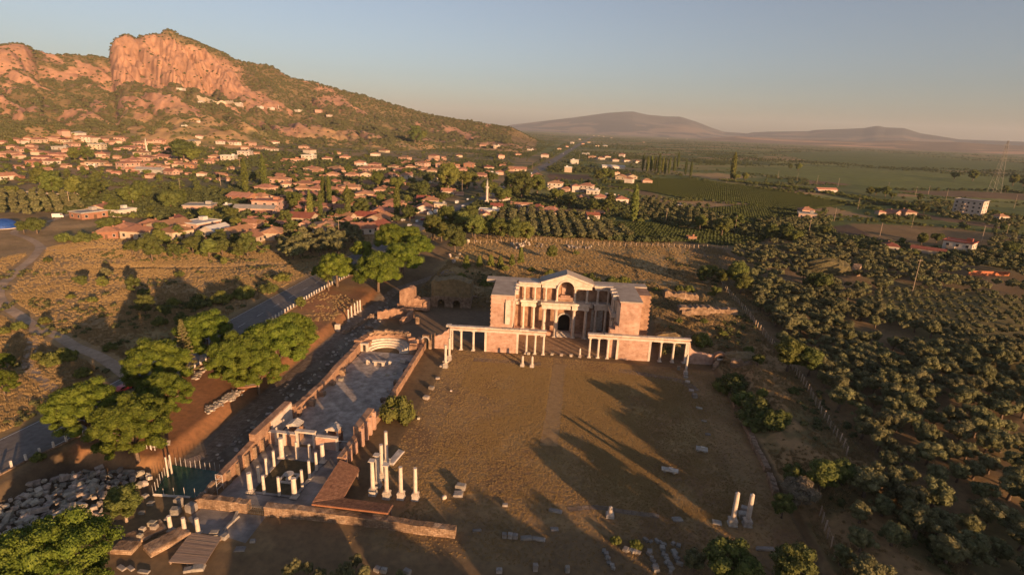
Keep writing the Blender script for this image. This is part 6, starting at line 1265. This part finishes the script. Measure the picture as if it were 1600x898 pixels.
HS += crop(800, 300, [(240,130,120,'hcr'),(160,98,70,'hpd'),(500,153,90,'Gwd'),(545,137,60,'hpr'),(1040,87,30,'fww')])
HS += crop(1200, 300, [(235,125,80,'hpr'),(240,152,110,'fpg'),(700,132,50,'hcr'),(780,137,70,'Gpr'),(860,140,80,'hcr'),(1450,163,70,'hwr'),(760,348,100,'hwd')])
HS += crop(0, 0, [(1130,560,60,'fww'),(1255,640,40,'hww'),(1245,858,35,'hwr'),(1150,790,26,'fww'),(1238,762,18,'fww')])
HS += crop(400, 0, [(20,672,60,'fww'),(90,684,50,'fww'),(265,694,45,'fww'),(460,725,70,'hwr'),(120,893,40,'hwr')])
for px, py, w, c in HS: house(px, py, w, c[0], c[1], c[2])
# landmarks
house(1514, 331, 46, 'A', 'w', 'g', -.80, 'four-storey white apartment block standing alone on the plain at far right', True, 'apartment_block', 'building', up=4)
house(1497, 392, 48, 'F', 'w', 'd', -.75, 'white two-storey villa with dark roof beside the red-roofed shed, far right', True)
house(1450, 392, 44, 'L', 'c', 'd', -.6, 'long open shed with dark red roof beside the white villa', False, 'farm_shed', 'shed')
house(1290, 299, 33, 'L', 'w', 'r', .2, 'long low farm building in the dark orchard of the right hand plain', False, 'farm_building', 'building')
house(1080, 372, 15, 'f', 'b', 'n', .2, 'small straw-coloured hut alone in the vineyard behind the dry field', True, 'field_hut', 'hut')
house(958, 262, 74, 'L', 'w', 'w', .08, 'very long low white shed behind the row of poplars', False, 'long_shed', 'shed'); 
house(400, 330, 62, 'L', 'p', 'g', .2, 'big pink farm building with grey roof at the village edge', True, 'farm_building', 'building')
house(420, 326, 44, 'F', 'p', 'r', .2, 'pink block with red roof adjoining the big grey-roofed farm building', True)
house(483, 249, 38, 'F', 'w', 'w', .1, 'large white flat-roofed hall above the middle of the village', True, 'village_hall', 'building')
house(153, 232, 23, 'F', 'c', 'g', .2, 'cream two-storey school block below the tan foothills', True, 'school', 'building')
house(235, 268, 42, 'L', 'g', 'g', .08, 'long open grey-roofed shed before the upper village', False, 'long_shed', 'shed')
house(373, 166, 17, 'F', 'w', 'w', .1, 'white block at the right end of the hilltop terrace', False, 'building', 'building')
house(498, 176, 10, 'F', 'p', 'd', .1, 'small bright pink house on the slope right of the hilltop terrace', False)
house(815, 321, 34, 'L', 'w', 'r', .1, 'long white house with red roof right of the minaret', True, 'long_house', 'house')
house(222, 241, 20, 'h', 'c', 'r', .1, 'small cream mosque beside its short white minaret in the upper village', True, 'mosque', 'mosque'); house(764, 333, 32, 'f', 'w', 'w', .1, 'pale grey-roofed mosque hall at the foot of the tall minaret', True, 'mosque', 'mosque')
def minaret(px, py, h, lb):
    o = thing('minaret', lb, 'minaret', at(px, py), 0, None, (h/24.*1.25, h/24.*1.25, h/24.)); MB().box(-1.3, 1.3, -1.3, 1.3, -1, 4.5).build('base', WALLS['w'], o)
    MB().lathe(0, 0, [(1.25, 4.5), (.95, 5.6), (.9, 15), (.9, 16)], 12).lathe(0, 0, [(.72, 17.6), (.68, 20.2)], 12).build('shaft', WALLS['w'], o)
    MB().lathe(0, 0, [(.9, 15.2), (1.5, 16.2), (1.5, 17.2), (1.4, 17.2), (1.4, 16.5), (.7, 16.5)], 12).build('balcony', WALLS['w'], o); MB().lathe(0, 0, [(.8, 20.2), (.45, 22.2), (.05, 24)], 12).build('spire', ROOF['g'], o); return o
minaret(760.5, 321, 23, 'tall slender white minaret rising beside the village street'); minaret(230, 240, 24, 'short white minaret of the small mosque in the upper village'); minaret(435.5, 172, 17, 'white tower on the slope right of the hilltop terrace')
TW = [at(*q) for q in ((310, 157), (322, 159), (335, 162), (352, 163), (368, 166), (381, 168))]; p = TW[3]; o = thing('terrace_wall', 'long pale terrace wall on the hill shoulder below the red cliff', 'wall', p); m = MB(); ruin(m, [(q.x-p.x, q.y-p.y, q.z-p.z+8) for q in TW], 8, 3, .8, 8, lambda a, b: gz(a+p.x, b+p.y)-p.z-2); m.build('wall', WALLS['c'], o)
a_, b_, c_ = at(8, 301), at(97, 308), at(126, 309); o = thing('garden_wall', 'long white garden wall above the olive rows at far left', 'wall', b_); m = MB(); ruin(m, [(a_.x-b_.x, a_.y-b_.y, 2.6), (0, 0, 2.6)], .6, 1, .05, 6, lambda a, b: gz(a+b_.x, b+b_.y)-b_.z, .02); ruin(m, [(c_.x-b_.x-9, c_.y-b_.y, 3.2), (c_.x-b_.x, c_.y-b_.y, 3.2)], .6, 1, .05, 6, lambda a, b: gz(a+b_.x, b+b_.y)-b_.z, .02); m.build('wall', WALLS['w'], o)
p = at(1512, 430); q = at(1576, 431); o = thing('brick_wall', 'long low orange brick wall at the edge of the young olives, far right', 'wall', p); m = MB(); ruin(m, [(0, 0, 2.6), (q.x-p.x, q.y-p.y, 2.6)], .4, 1, .03, 3, None, .02); m.build('wall', pm('orange_brick', [(.42,.15,.075), (.50,.19,.10)], 1, .9, .1, brick=dict(w=.6, h=.3, ms=.03)), o)
# blue tarp dome
o = thing('tarp_dome', 'bright blue tarpaulin dome at the left edge beside the dirt track', 'tent', at(6, 353, 1)); m = MB()
blue_m = pm('blue_tarp', [(.012,.045,.20), (.02,.07,.28), (.03,.09,.33)], .6, .5, .2)
prof = [(7*math.cos(t), 5.2*math.sin(t)) for t in np.linspace(0, math.pi/2, 8)]; m.lathe(0, 0, prof[:-1]+[(.3, 5.2)], 16); m.build('cover', blue_m, o, None, True); MB().lathe(0, 0, [(7.2, -.5), (7.2, .35), (7.0, .36)], 16).build('skirt', WALLS['w'], o)
# vehicles
tyre_m = plain('tyre', (.02, .02, .02), .9)
def vehicle(name, cat, px, py, rz, col, label, L_=4.2, h=1.45, van=False, group=None):
    p = at(px, py, .6); o = thing(name, label, cat, (p.x, p.y, p.z+.12), rz, group); w = 1.75 if not van else 2.0; cm = plain('car_paint', col, .35)
    m = MB()
    if van: m.xz([(-L_/2, .4), (L_/2, .4), (L_/2, 1.1), (L_/2-.5, h*.62), (L_/2-.9, h), (-L_/2, h)], -w/2, w/2)
    else: m.xz([(-L_/2, .35), (L_/2, .35), (L_/2, .8), (L_*.25, .95), (L_*.12, h), (-L_*.3, h), (-L_*.45, .95), (-L_/2, .9)], -w/2, w/2)
    m.build('body', cm, o); g = MB()
    if van: g.xz([(L_/2-.62, h*.66), (L_/2-.95, h*.95), (L_/2-1.7, h*.95), (L_/2-1.7, h*.66)], -w/2-.02, w/2+.02)
    else: g.xz([(L_*.23, .97), (L_*.11, h*.96), (-L_*.28, h*.96), (-L_*.42, .97)], -w/2-.02, w/2+.02)
    g.build('windows', glass_m, o)
    for x in (-L_*.32, L_*.32):
        for s in (-1, 1): ww = link('wheel', _hm.setdefault('wheel', MB().at(0, 0, 0, 0, math.pi/2).lathe(0, 0, [(.33, -.12), (.33, .12)], 12).mesh('wheel', tyre_m)), o, (x, s*(w/2-.05), .33))
    return o
vehicle('van', 'van', 91, 339, .6, (.6, .58, .54), 'pale van with box body parked on the dirt track', 6.0, 2.7, True); vehicle('parked_car', 'car', 50, 346, .2, (.6, .58, .55), 'white car parked beside the blue tarp dome')
for i, (px, py, c, v) in enumerate([(672, 335, (.62, .6, .57), 1), (681, 332, (.6, .57, .53), 1), (694, 328, (.62, .6, .57), 1), (700, 326, (.6, .58, .55), 1), (714, 317, (.6, .58, .55), 1), (640, 352, (.5, .5, .5), 0), (652, 346, (.6, .6, .6), 0), (661, 343, (.3, .04, .03), 0), (690, 338, (.05, .05, .06), 0), (724, 322, (.55, .55, .55), 0), (738, 318, (.1, .12, .2), 0), (630, 344, (.55, .5, .45), 0), (645, 340, (.25, .05, .04), 0), (731, 312, (.6, .6, .6), 0), (830, 272, (.6, .6, .6), 1), (880, 240, (.6, .6, .6), 0), (893, 233, (.6, .6, .6), 0), (868, 252, (.2, .2, .25), 0)]):
    auto(vehicle('van' if v else 'parked_car', 'van' if v else 'car', px, py, 1.5+random.uniform(-.15, .15), c, '', 6.2 if v else 4.3, 2.6 if v else 1.45, bool(v), 'vehicles along the village street'), 'white van on the village street' if v else ('pale' if c[0] > .45 else 'dark')+' car on the village street')
vehicle('parked_car', 'car', 196, 607, 1.3, (.45, .05, .06), 'red car on the highway half hidden behind the pines')
# poles along roads and fields
def pole(px, py, h, look, arm=True):
    p = at(px, py); o = thing('utility_pole', '', 'pole', p, random.uniform(0, 3), 'utility poles'); MB().tube([(0, 0, -.5), (0, 0, h)], [.17, .11], 6).build('shaft', post_m, o)
    if arm: MB().box(-1.1, 1.1, -.06, .06, h-.7, h-.55).build('crossarm', post_m, o)
    auto(o, look)
for px, py, h in [(1424, 462, 17), (1262, 372, 13), (1373, 376, 13), (125, 308, 13), (110, 326, 12), (282, 300, 12), (1148, 362, 12), (1040, 350, 12), (722, 305, 15), (690, 296, 12), (613, 287, 12), (930, 332, 12), (1215, 280, 14), (1245, 285, 14), (1276, 289, 14), (1309, 293, 14), (1386, 302, 15), (1430, 306, 12), (1450, 304, 12), (1478, 312, 14), (1584, 326, 16), (1340, 327, 12), (1533, 378, 12), (1424, 356, 12), (1570, 375, 12), (1135, 288, 10), (457, 262, 12), (345, 290, 12), (375, 262, 12), (832, 264, 12), (915, 236, 14), (917, 225, 15), (905, 250, 12), (1303, 346, 12), (561, 305, 10), (530, 372, 11)]: pole(px, py, h, 'thin pale utility pole')
# lattice pylon
p = at(1553, 301); o = thing('lattice_pylon', 'tall lattice power pylon standing in the plain at far right', 'pylon', p); Hh = 76; m = MB()
def pw(z): return 5.2*(1-z/Hh)**1.1+.7
lev = [0, 10, 20, 29, 37, 44, 50, 56, 62, 69, 76]
for a, b in zip(lev, lev[1:]):
    A = [(sx*pw(a), sy*pw(a), a) for sx, sy in ((-1, -1), (1, -1), (1, 1), (-1, 1))]; B = [(sx*pw(b), sy*pw(b), b) for sx, sy in ((-1, -1), (1, -1), (1, 1), (-1, 1))]
    for i in range(4): j = (i+1) % 4; m.tube([A[i], B[i]], .15, 4); m.tube([A[i], B[j]], .08, 3); m.tube([A[j], B[i]], .08, 3)
pyl_m = plain('galvanised_steel', (.17, .155, .14), .6, .3); m.build('lattice', pyl_m, o)
for z in (50, 60, 70): MB().box(-4.5, 4.5, -.15, .15, z, z+.3).build('crossarm', pyl_m, o)

# the many lesser roofs between: sheds, annexes and back houses, past the number that can be told apart
VH = [(0, 265), (60, 250), (250, 222), (330, 225), (450, 250), (560, 262), (700, 245), (790, 250), (830, 262), (760, 285), (690, 320), (640, 345), (560, 365), (430, 372), (330, 362), (430, 320), (440, 290), (330, 280), (200, 275), (100, 268)]
_p = []; _s = []; _r = []
for i in range(300):
    p = at(*pxrand(VH), 1.5); q = random.uniform(.45, .95); _p.append(tuple(p)); _s.append((q, q, q*random.uniform(.8, 1.1))); _r.append(random.choice([.1, .1+math.pi/2, .35, -.2]))
w_, d_, h_, r_ = VAR['G']; mm = MB().box(-w_/2, w_/2, -d_/2, d_/2, -1.5, h_); nw = len(mm.f)
for sg in (-1, 1): mm.add([(x, sg*(d_/2+.5), h_-.25+dz) for dz in (0, .2) for x in (-w_/2-.5, w_/2+.5)]+[(x, 0, h_+r_+dz) for dz in (0, .2) for x in (-w_/2-.5, w_/2+.5)], [(0, 1, 5, 4), (2, 6, 7, 3), (0, 2, 3, 1), (0, 4, 6, 2), (1, 3, 7, 5), (4, 5, 7, 6)])
scatter('village_sheds', _p, _s, mesh_np('village_sheds', mm.v, mm.f, [WALLS['p'], ROOF['r']], mi=[0]*nw+[1]*(len(mm.f)-nw)), rots=np.array(_r))
# ================================================================ SCATTERED GROWTH
rs = np.random.default_rng(3)
# scrub on the hill
n = 60000; a = rs.uniform(azpx(-60, 100), azpx(800), n); t = rs.random(n)**.8; r = 1000+t*1260; x = r*np.sin(a); y = r*np.cos(a); z = hh(a, r)
tt, sc, cliff, _, _ = hill_masks(x, y, z)
p_ = sc*.85+.05*(1-cliff); k = (rs.random(n) < p_) & (z > 2); x, y, z = x[k][:19000], y[k][:19000], z[k][:19000]
s = rs.uniform(.55, 1.5, len(x))*np.where(rs.random(len(x)) < .12, 1.5, 1)
scrub_m = pm('scrub_leaves', [(.07,.07,.028), (.10,.098,.042), (.13,.125,.055)], .01, .8, 0, 3, island=.25, coord='Object')
bl = [(math.cos(t_)*q*1.7, math.sin(t_)*q*1.7, 1.5+z_, 1.5, 1.5, 1.4) for t_, q, z_ in ((0, 0, .9), (0, 1, 0), (1.6, 1, .2), (3.1, 1, -.1), (4.6, 1, .1))]
V, F = leaf_cloud(bl, 14, .75, tri=True)
scatter('hill_scrub', np.column_stack([x, y, z-.3]), np.column_stack([s, s, s*rs.uniform(.7, 1.2, len(s))]), mesh_np('hill_scrub', V, F, scrub_m))
# groves and hedges over the plain and foot slopes
n = 230000; a = rs.uniform(np.radians(-52), np.radians(52), n); r = 330*np.exp(rs.random(n)*np.log(6500/330)); x = r*np.sin(a); y = r*np.cos(a)
d = fbm(x/170, y/110, 4, 203); d2 = fbm(x/700, y/300, 3, 209)
prob = sst(.50, .62, .55*d+.45*d2+.05*(x < -60))*.55+.012
hedge = (np.abs(((-x*math.sin(.32)+y*math.cos(.32)+120*(fbm(x/700, y/700, 2, 2)-.5)) % 85)-42) > 38) & (vn(x/60, y/200, 8) > .45)
prob = np.where(hedge, np.maximum(prob, .75), prob)
prob = np.where((x < -80) & (r < 1500), prob*1.0+.05, prob)
for P, c in FIELDS: prob = np.where(inpoly(x, y, P), .0, prob)
prob = np.where((np.abs(x+109) < 16) | ((x < -100) & (y < 330)) | ((np.abs(x) < 110) & (y < 350)) | ((x > 60) & (r < 420)), 0, prob)
for ex in v1: prob = np.where((x-ex[0])**2+(y-ex[1])**2 < 22**2, 0, prob)
rp_ = [(x0, y0) for x0, y0 in v1]
for (x0, y0), (x1, y1) in zip(rp_, rp_[1:]):
    L2 = (x1-x0)**2+(y1-y0)**2; t = np.clip(((x-x0)*(x1-x0)+(y-y0)*(y1-y0))/L2, 0, 1); prob = np.where(np.hypot(x-x0-t*(x1-x0), y-y0-t*(y1-y0)) < 15, 0, prob)
k = rs.random(n) < prob; x, y, r = x[k][:60000], y[k][:60000], r[k][:60000]
z = land(x, y); s = rs.uniform(.5, 1.05, len(x))*(1+.35*sst(1500, 4000, r)); far_m = pm('far_foliage', [(.052,.064,.02), (.074,.086,.03), (.10,.108,.04)], .012, .8, 0, 3, island=.25)
V, F = leaf_cloud([(math.cos(t_)*q*1.5, math.sin(t_)*q*1.5, 1.6+z_, 1.5, 1.5, 1.5) for t_, q, z_ in ((0, 0, 1.2), (0, 1, 0), (2.1, 1, .3), (4.2, 1, .1))], 16, .7, tri=True)
scatter('plain_groves', np.column_stack([x, y, z-.2]), np.column_stack([s, s, s*rs.uniform(.6, 1.1, len(s))]), mesh_np('plain_groves', V, F, far_m))
# orchard bands and hedge lines of the near plain
HB = []
def band(P, wd, sp, sm=1.):
    Q = [lv(a, b, 2) for a, b in P]
    for (x0, y0), (x1, y1) in zip(Q, Q[1:]):
        L_ = math.hypot(x1-x0, y1-y0); k_ = int(L_/sp*max(1, wd/sp)); t = rs.random(k_); o_ = rs.uniform(-wd/2, wd/2, k_); nx, ny = -(y1-y0)/L_, (x1-x0)/L_
        HB.append(np.column_stack([x0+(x1-x0)*t+nx*o_, y0+(y1-y0)*t+ny*o_, sm*rs.uniform(.55, 1.0, k_)]))
for P, wd, sp, sm in (([(1120, 283), (1200, 291), (1300, 305), (1400, 322), (1440, 332)], 26, 4.5, .9), ([(1180, 296), (1260, 308), (1330, 322), (1395, 336)], 14, 4.5, .8), ([(1260, 335), (1330, 343), (1400, 350), (1500, 360), (1600, 371)], 8, 4.5, .7), ([(1280, 347), (1340, 349), (1420, 352)], 9, 5, .7), ([(1440, 330), (1500, 340), (1600, 357)], 10, 4, .8), ([(1405, 322), (1480, 318), (1560, 338), (1600, 345)], 16, 6, .8), ([(1075, 316), (1150, 321), (1250, 334)], 7, 5, .7), ([(1130, 352), (1180, 350), (1260, 343)], 16, 5, .8), ([(1395, 302), (1440, 308), (1540, 316), (1600, 320)], 6, 4, .6), ([(1195, 280), (1260, 286), (1330, 294)], 6, 5, .6), ([(1100, 268), (1180, 273), (1260, 281)], 6, 5, .6), ([(960, 330), (985, 345), (1000, 352)], 10, 5, .9), ([(860, 290), (930, 296), (1000, 300)], 12, 5, .8), ([(1320, 390), (1400, 397), (1430, 402)], 6, 4, .7), ([(1500, 408), (1560, 416), (1640, 425)], 14, 4.5, .8)): band(P, wd, sp, sm)
HB = np.concatenate(HB)
k = np.ones(len(HB), bool)
for a_, b_, r_ in [(1503, 331, 16), (1450, 392, 12), (1493, 392, 12), (1390, 385, 10), (1290, 299, 10), (1260, 335, 10), (1405, 334, 12)]: q_ = at(a_, b_); k &= (HB[:, 0]-q_.x)**2+(HB[:, 1]-q_.y)**2 > r_*r_
HB = HB[k]; scatter('hedge_rows', np.column_stack([HB[:, :2], hz(HB[:, 0], HB[:, 1])-.2]), HB[:, [2, 2, 2]]*np.array([1, 1, .9]), clump('hedge_rows', leaf_m, 40))
# vines in rows
P2 = []; 
for P, c in FIELDS[:3]:
    xs = [p[0] for p in P]; ys = [p[1] for p in P]; th = .30; cx, cyy = np.mean(xs), np.mean(ys); L_ = 420
    I, J = np.meshgrid(np.arange(-L_, L_, 2.6), np.arange(-L_, L_, 4.4)); u = I.ravel()+rs.uniform(-.4, .4, I.size); v = J.ravel(); x = cx+u*math.cos(th)-v*math.sin(th); y = cyy+u*math.sin(th)+v*math.cos(th); k = inpoly(x, y, P); P2.append(np.column_stack([x[k], y[k]]))
P2 = np.concatenate(P2)[:26000]; vine_m = pm('vine_leaves', [(.036,.050,.012), (.052,.066,.017), (.07,.084,.024)], .3, .7, 0, 3, island=.25)
V, F = leaf_cloud([(0, 0, .9, 1.5, .7, .75)], 34, .38, tri=True); s = rs.uniform(.8, 1.15, len(P2))
scatter('vineyard', np.column_stack([P2, hz(P2[:, 0], P2[:, 1])]), np.column_stack([s, s, s]), mesh_np('vineyard', V, F, vine_m), rots=np.full(len(P2), .30))
# dry grass tussocks on the rough ground near the dig
n = 330000; x = rs.uniform(-260, 110, n); y = 60+rs.random(n)**1.2*290
m_ = fbm(x/14, y/14, 3, 301)
left = (x < -119) & (y < 330); rgt = (x > 47) & (x < 69); back = (y > 206) & (x > -64) & (x < 90); mid = (x > 31) & (x < 66) & (y > 172); bank = (x < -83) & (x > -100) & (y > 150)
pr = np.where(left, .25+.65*sst(.36, .6, m_), 0); pr = np.where(rgt | mid, .1+.7*sst(.35, .55, m_), pr); pr = np.where(back, .2+.6*sst(.38, .6, m_), pr); pr = np.where(bank, .25*sst(.5, .6, m_), pr)
for pts_, w in (([tuple(at(*p)[:2]) for p in TR], 3.5),):
    for (x0, y0), (x1, y1) in zip(pts_, pts_[1:]):
        L2 = (x1-x0)**2+(y1-y0)**2; t = np.clip(((x-x0)*(x1-x0)+(y-y0)*(y1-y0))/L2, 0, 1); pr = np.where(np.hypot(x-x0-t*(x1-x0), y-y0-t*(y1-y0)) < w, 0, pr)
k = rs.random(n) < pr*.85; x, y = x[k], y[k]; z = hz(x, y)
straw_m = pm('dry_grass', [(.27,.185,.085), (.325,.228,.11), (.375,.268,.13)], .4, .9, 0, 3, island=.2)
V = []; F = []
for i in range(26):
    an = i*2.4; d = rs.uniform(0, .42); b = np.array([d*math.cos(an), d*math.sin(an), -.05]); h = rs.uniform(.28, .62); w = .07; l = rs.uniform(-.25, .25, 2); t = np.array([math.cos(an*1.7)*w, math.sin(an*1.7)*w, 0]); j = len(V); V += [b-t, b+t, b+np.array([l[0], l[1], h])]; F.append([j, j+1, j+2])
s = rs.uniform(.45, 1.25, len(x)); scatter('dry_grass', np.column_stack([x, y, z]), np.column_stack([s, s, s]), mesh_np('dry_grass', V, F, straw_m))
# green weeds
n = 26000; x = rs.uniform(-235, 110, n); y = 60+rs.random(n)**1.3*290; m_ = fbm(x/11, y/11, 4, 13)
ok = ((x < -119) & (y < 330)) | ((x > 48) & (x < 69)) | ((y > 206) & (y < 250) & (x > -62) & (x < 70)) | ((x > 31) & (x < 66) & (y > 172) & (y < 250))
k = ok & (rs.random(n) < sst(.58, .70, m_)*.7); x, y = x[k], y[k]; V, F = leaf_cloud([(0, 0, .3, .6, .6, .45), (.5, .2, .2, .45, .45, .35)], 26, .18, tri=True); s = rs.uniform(.5, 1.5, len(x))
weed_m = pm('weeds', [(.07,.075,.026), (.10,.10,.036), (.13,.12,.05)], .4, .85, 0, 3, island=.25)
scatter('weeds', np.column_stack([x, y, hz(x, y)]), np.column_stack([s, s, s]), mesh_np('weeds', V, F, weed_m))

# short mown grass of the court
n = 210000; x = rs.uniform(-36.5, 45, n); y = rs.uniform(75, 163, n); m_ = fbm(x/9, y/9, 3, 13); m2 = fbm(x/30, y/30, 3, 3)
pr = .32+.68*sst(.40, .58, .5*m_+.5*m2); pr = np.where((np.abs(x+2.5) < 2) & (y > 112), .12, pr); pr = np.where((x < -29) | (x > 37) | (y > 155) | (y < 92), pr*.35, pr); pr = np.where((x < -29) & (y < 95), .05, pr)
k = rs.random(n) < pr*.75; x, y = x[k], y[k]; turf_m = pm('court_grass', [(.285,.188,.075), (.365,.245,.104), (.435,.305,.132)], .08, .9, 0, 3, island=.2)
V = []; F = []
for i in range(14):
    an = i*2.4; d = rs.uniform(0, .40); b = np.array([d*math.cos(an), d*math.sin(an), -.02]); h = rs.uniform(.09, .22); w = .06; l = rs.uniform(-.12, .12, 2); t = np.array([math.cos(an*1.7)*w, math.sin(an*1.7)*w, 0]); j = len(V); V += [b-t, b+t, b+np.array([l[0], l[1], h])]; F.append([j, j+1, j+2])
s = rs.uniform(.45, .95, len(x)); scatter('court_grass', np.column_stack([x, y, 0*x]), np.column_stack([s, s, s]), mesh_np('court_grass', V, F, turf_m))
# ================================================================ LABELS: each says what it stands next to, as seen in the photograph
LM = [('the olives by the pines', 490, 385), ('the tall minaret', 760, 305), ('the small mosque', 226, 235), ('the blue tarp dome', 10, 350), ('the van on the track', 91, 338), ('the palm tree', 512, 432), ('the tall spruce', 287, 540), ('the leaning tree', 193, 800), ('the two lone columns', 1157, 798), ('the arched niche', 1115, 553), ('the white apartment block', 1505, 325), ('the orange brick wall', 1545, 430), ('the masonry mound', 1300, 412), ('the round field tree', 711, 375), ('the board deck', 305, 855), ('the fig tree', 622, 634), ('the stone table', 593, 567), ('the brick tower ruin', 642, 458), ('the lattice pylon', 1556, 275), ('the long white shed', 958, 260), ('the white hilltop block', 373, 163), ('the pink slope house', 498, 175), ('the pink farm building', 405, 325), ('the marble pediment', 890, 440), ('the half-dry tree', 1250, 770), ('the bank bushes', 1195, 642), ('the white villa', 1495, 388), ('the white garden wall', 55, 304), ('the poplar row', 1035, 256), ('the vineyard hut', 1082, 371), ('the white hall', 483, 245), ('the school block', 153, 229), ('the grey long shed', 235, 266), ('the fenced basin', 290, 748), ('the niche in the pediment', 890, 462), ('the lone field tree', 862, 392), ('the highway bend', 885, 240), ('the boundary fence foot', 1322, 715), ('the fence top', 1140, 460), ('the street vans', 690, 330), ('the dirt track fork', 53, 515), ('the tall right pole', 1427, 430), ('the tipped stone bench', 1096, 703), ('the white slab bench', 1046, 735), ('the rubble pile corner', 228, 745), ('the pool thin columns', 266, 735), ('the forecourt basin', 450, 745), ('the bottom right corner', 1590, 890), ('the right grove clearing', 1560, 640), ('the orchard farm', 1290, 297), ('the dry bank mound', 1160, 560), ('the red bench wall', 388, 603), ('the dark brown field', 1325, 365), ('the village street end', 640, 350), ('the tan foothill', 80, 190), ('the green hill field', 640, 228), ('the right middle grove', 1450, 560), ('the lower right grove', 1440, 760), ('the grove edge', 1330, 600), ('the upper right grove', 1480, 480)]
TALL = [('the left corner column', 386, 768), ('the tall column group', 604, 750)]
ORD = ['nearest', 'second nearest', 'third nearest', 'fourth nearest', 'fifth nearest', 'sixth nearest', 'seventh nearest', 'eighth nearest', 'ninth nearest', 'tenth nearest', 'eleventh nearest', 'twelfth nearest']
RUB = [('the pile\'s upper middle', 140, 752), ('the pile\'s lower middle', 60, 800), ('the pile\'s left end', 20, 785), ('the leaning tree', 193, 770), ('the left picture edge', 0, 800), ('the road fence', 100, 715), ('the fenced basin', 245, 752), ('the corner pine', 90, 835)]
bpy.context.view_layer.update()
books = {}; bad = []
for o, look, zone in AUTO:
    p = o.matrix_world.translation; px, py = pix(p)
    L_ = RUB if zone == 'rubble' else LM
    nm, lx, ly = min(L_, key=lambda l: (l[1]-px)**2+((l[2]-py)*1.15)**2)
    dx, dy = px-lx, py-ly
    side = ('right of' if dx > 0 else 'left of') if abs(dx) > abs(dy) else ('in front of' if dy > 0 else 'behind')
    books.setdefault((o.get('category'), look, nm, side), []).append((dx*dx+dy*dy, o.name, o))
for (cat, look, nm, side), L_ in books.items():
    L_.sort(key=lambda q: q[:2])
    for i, (_, _, o) in enumerate(L_):
        if i < 12: o['label'] = f'{look}, {ORD[i]} {side} {nm}'
        else: o['label'] = f'{look}, well {side} {nm}'; o['group'] = f'{look}s farther {side} {nm}'[:60]

for o in bpy.data.objects:
    if o.get('label') is not None and o.parent is None and len(o['label'].split()) > 16: print('LONG', o.name, o['label'])
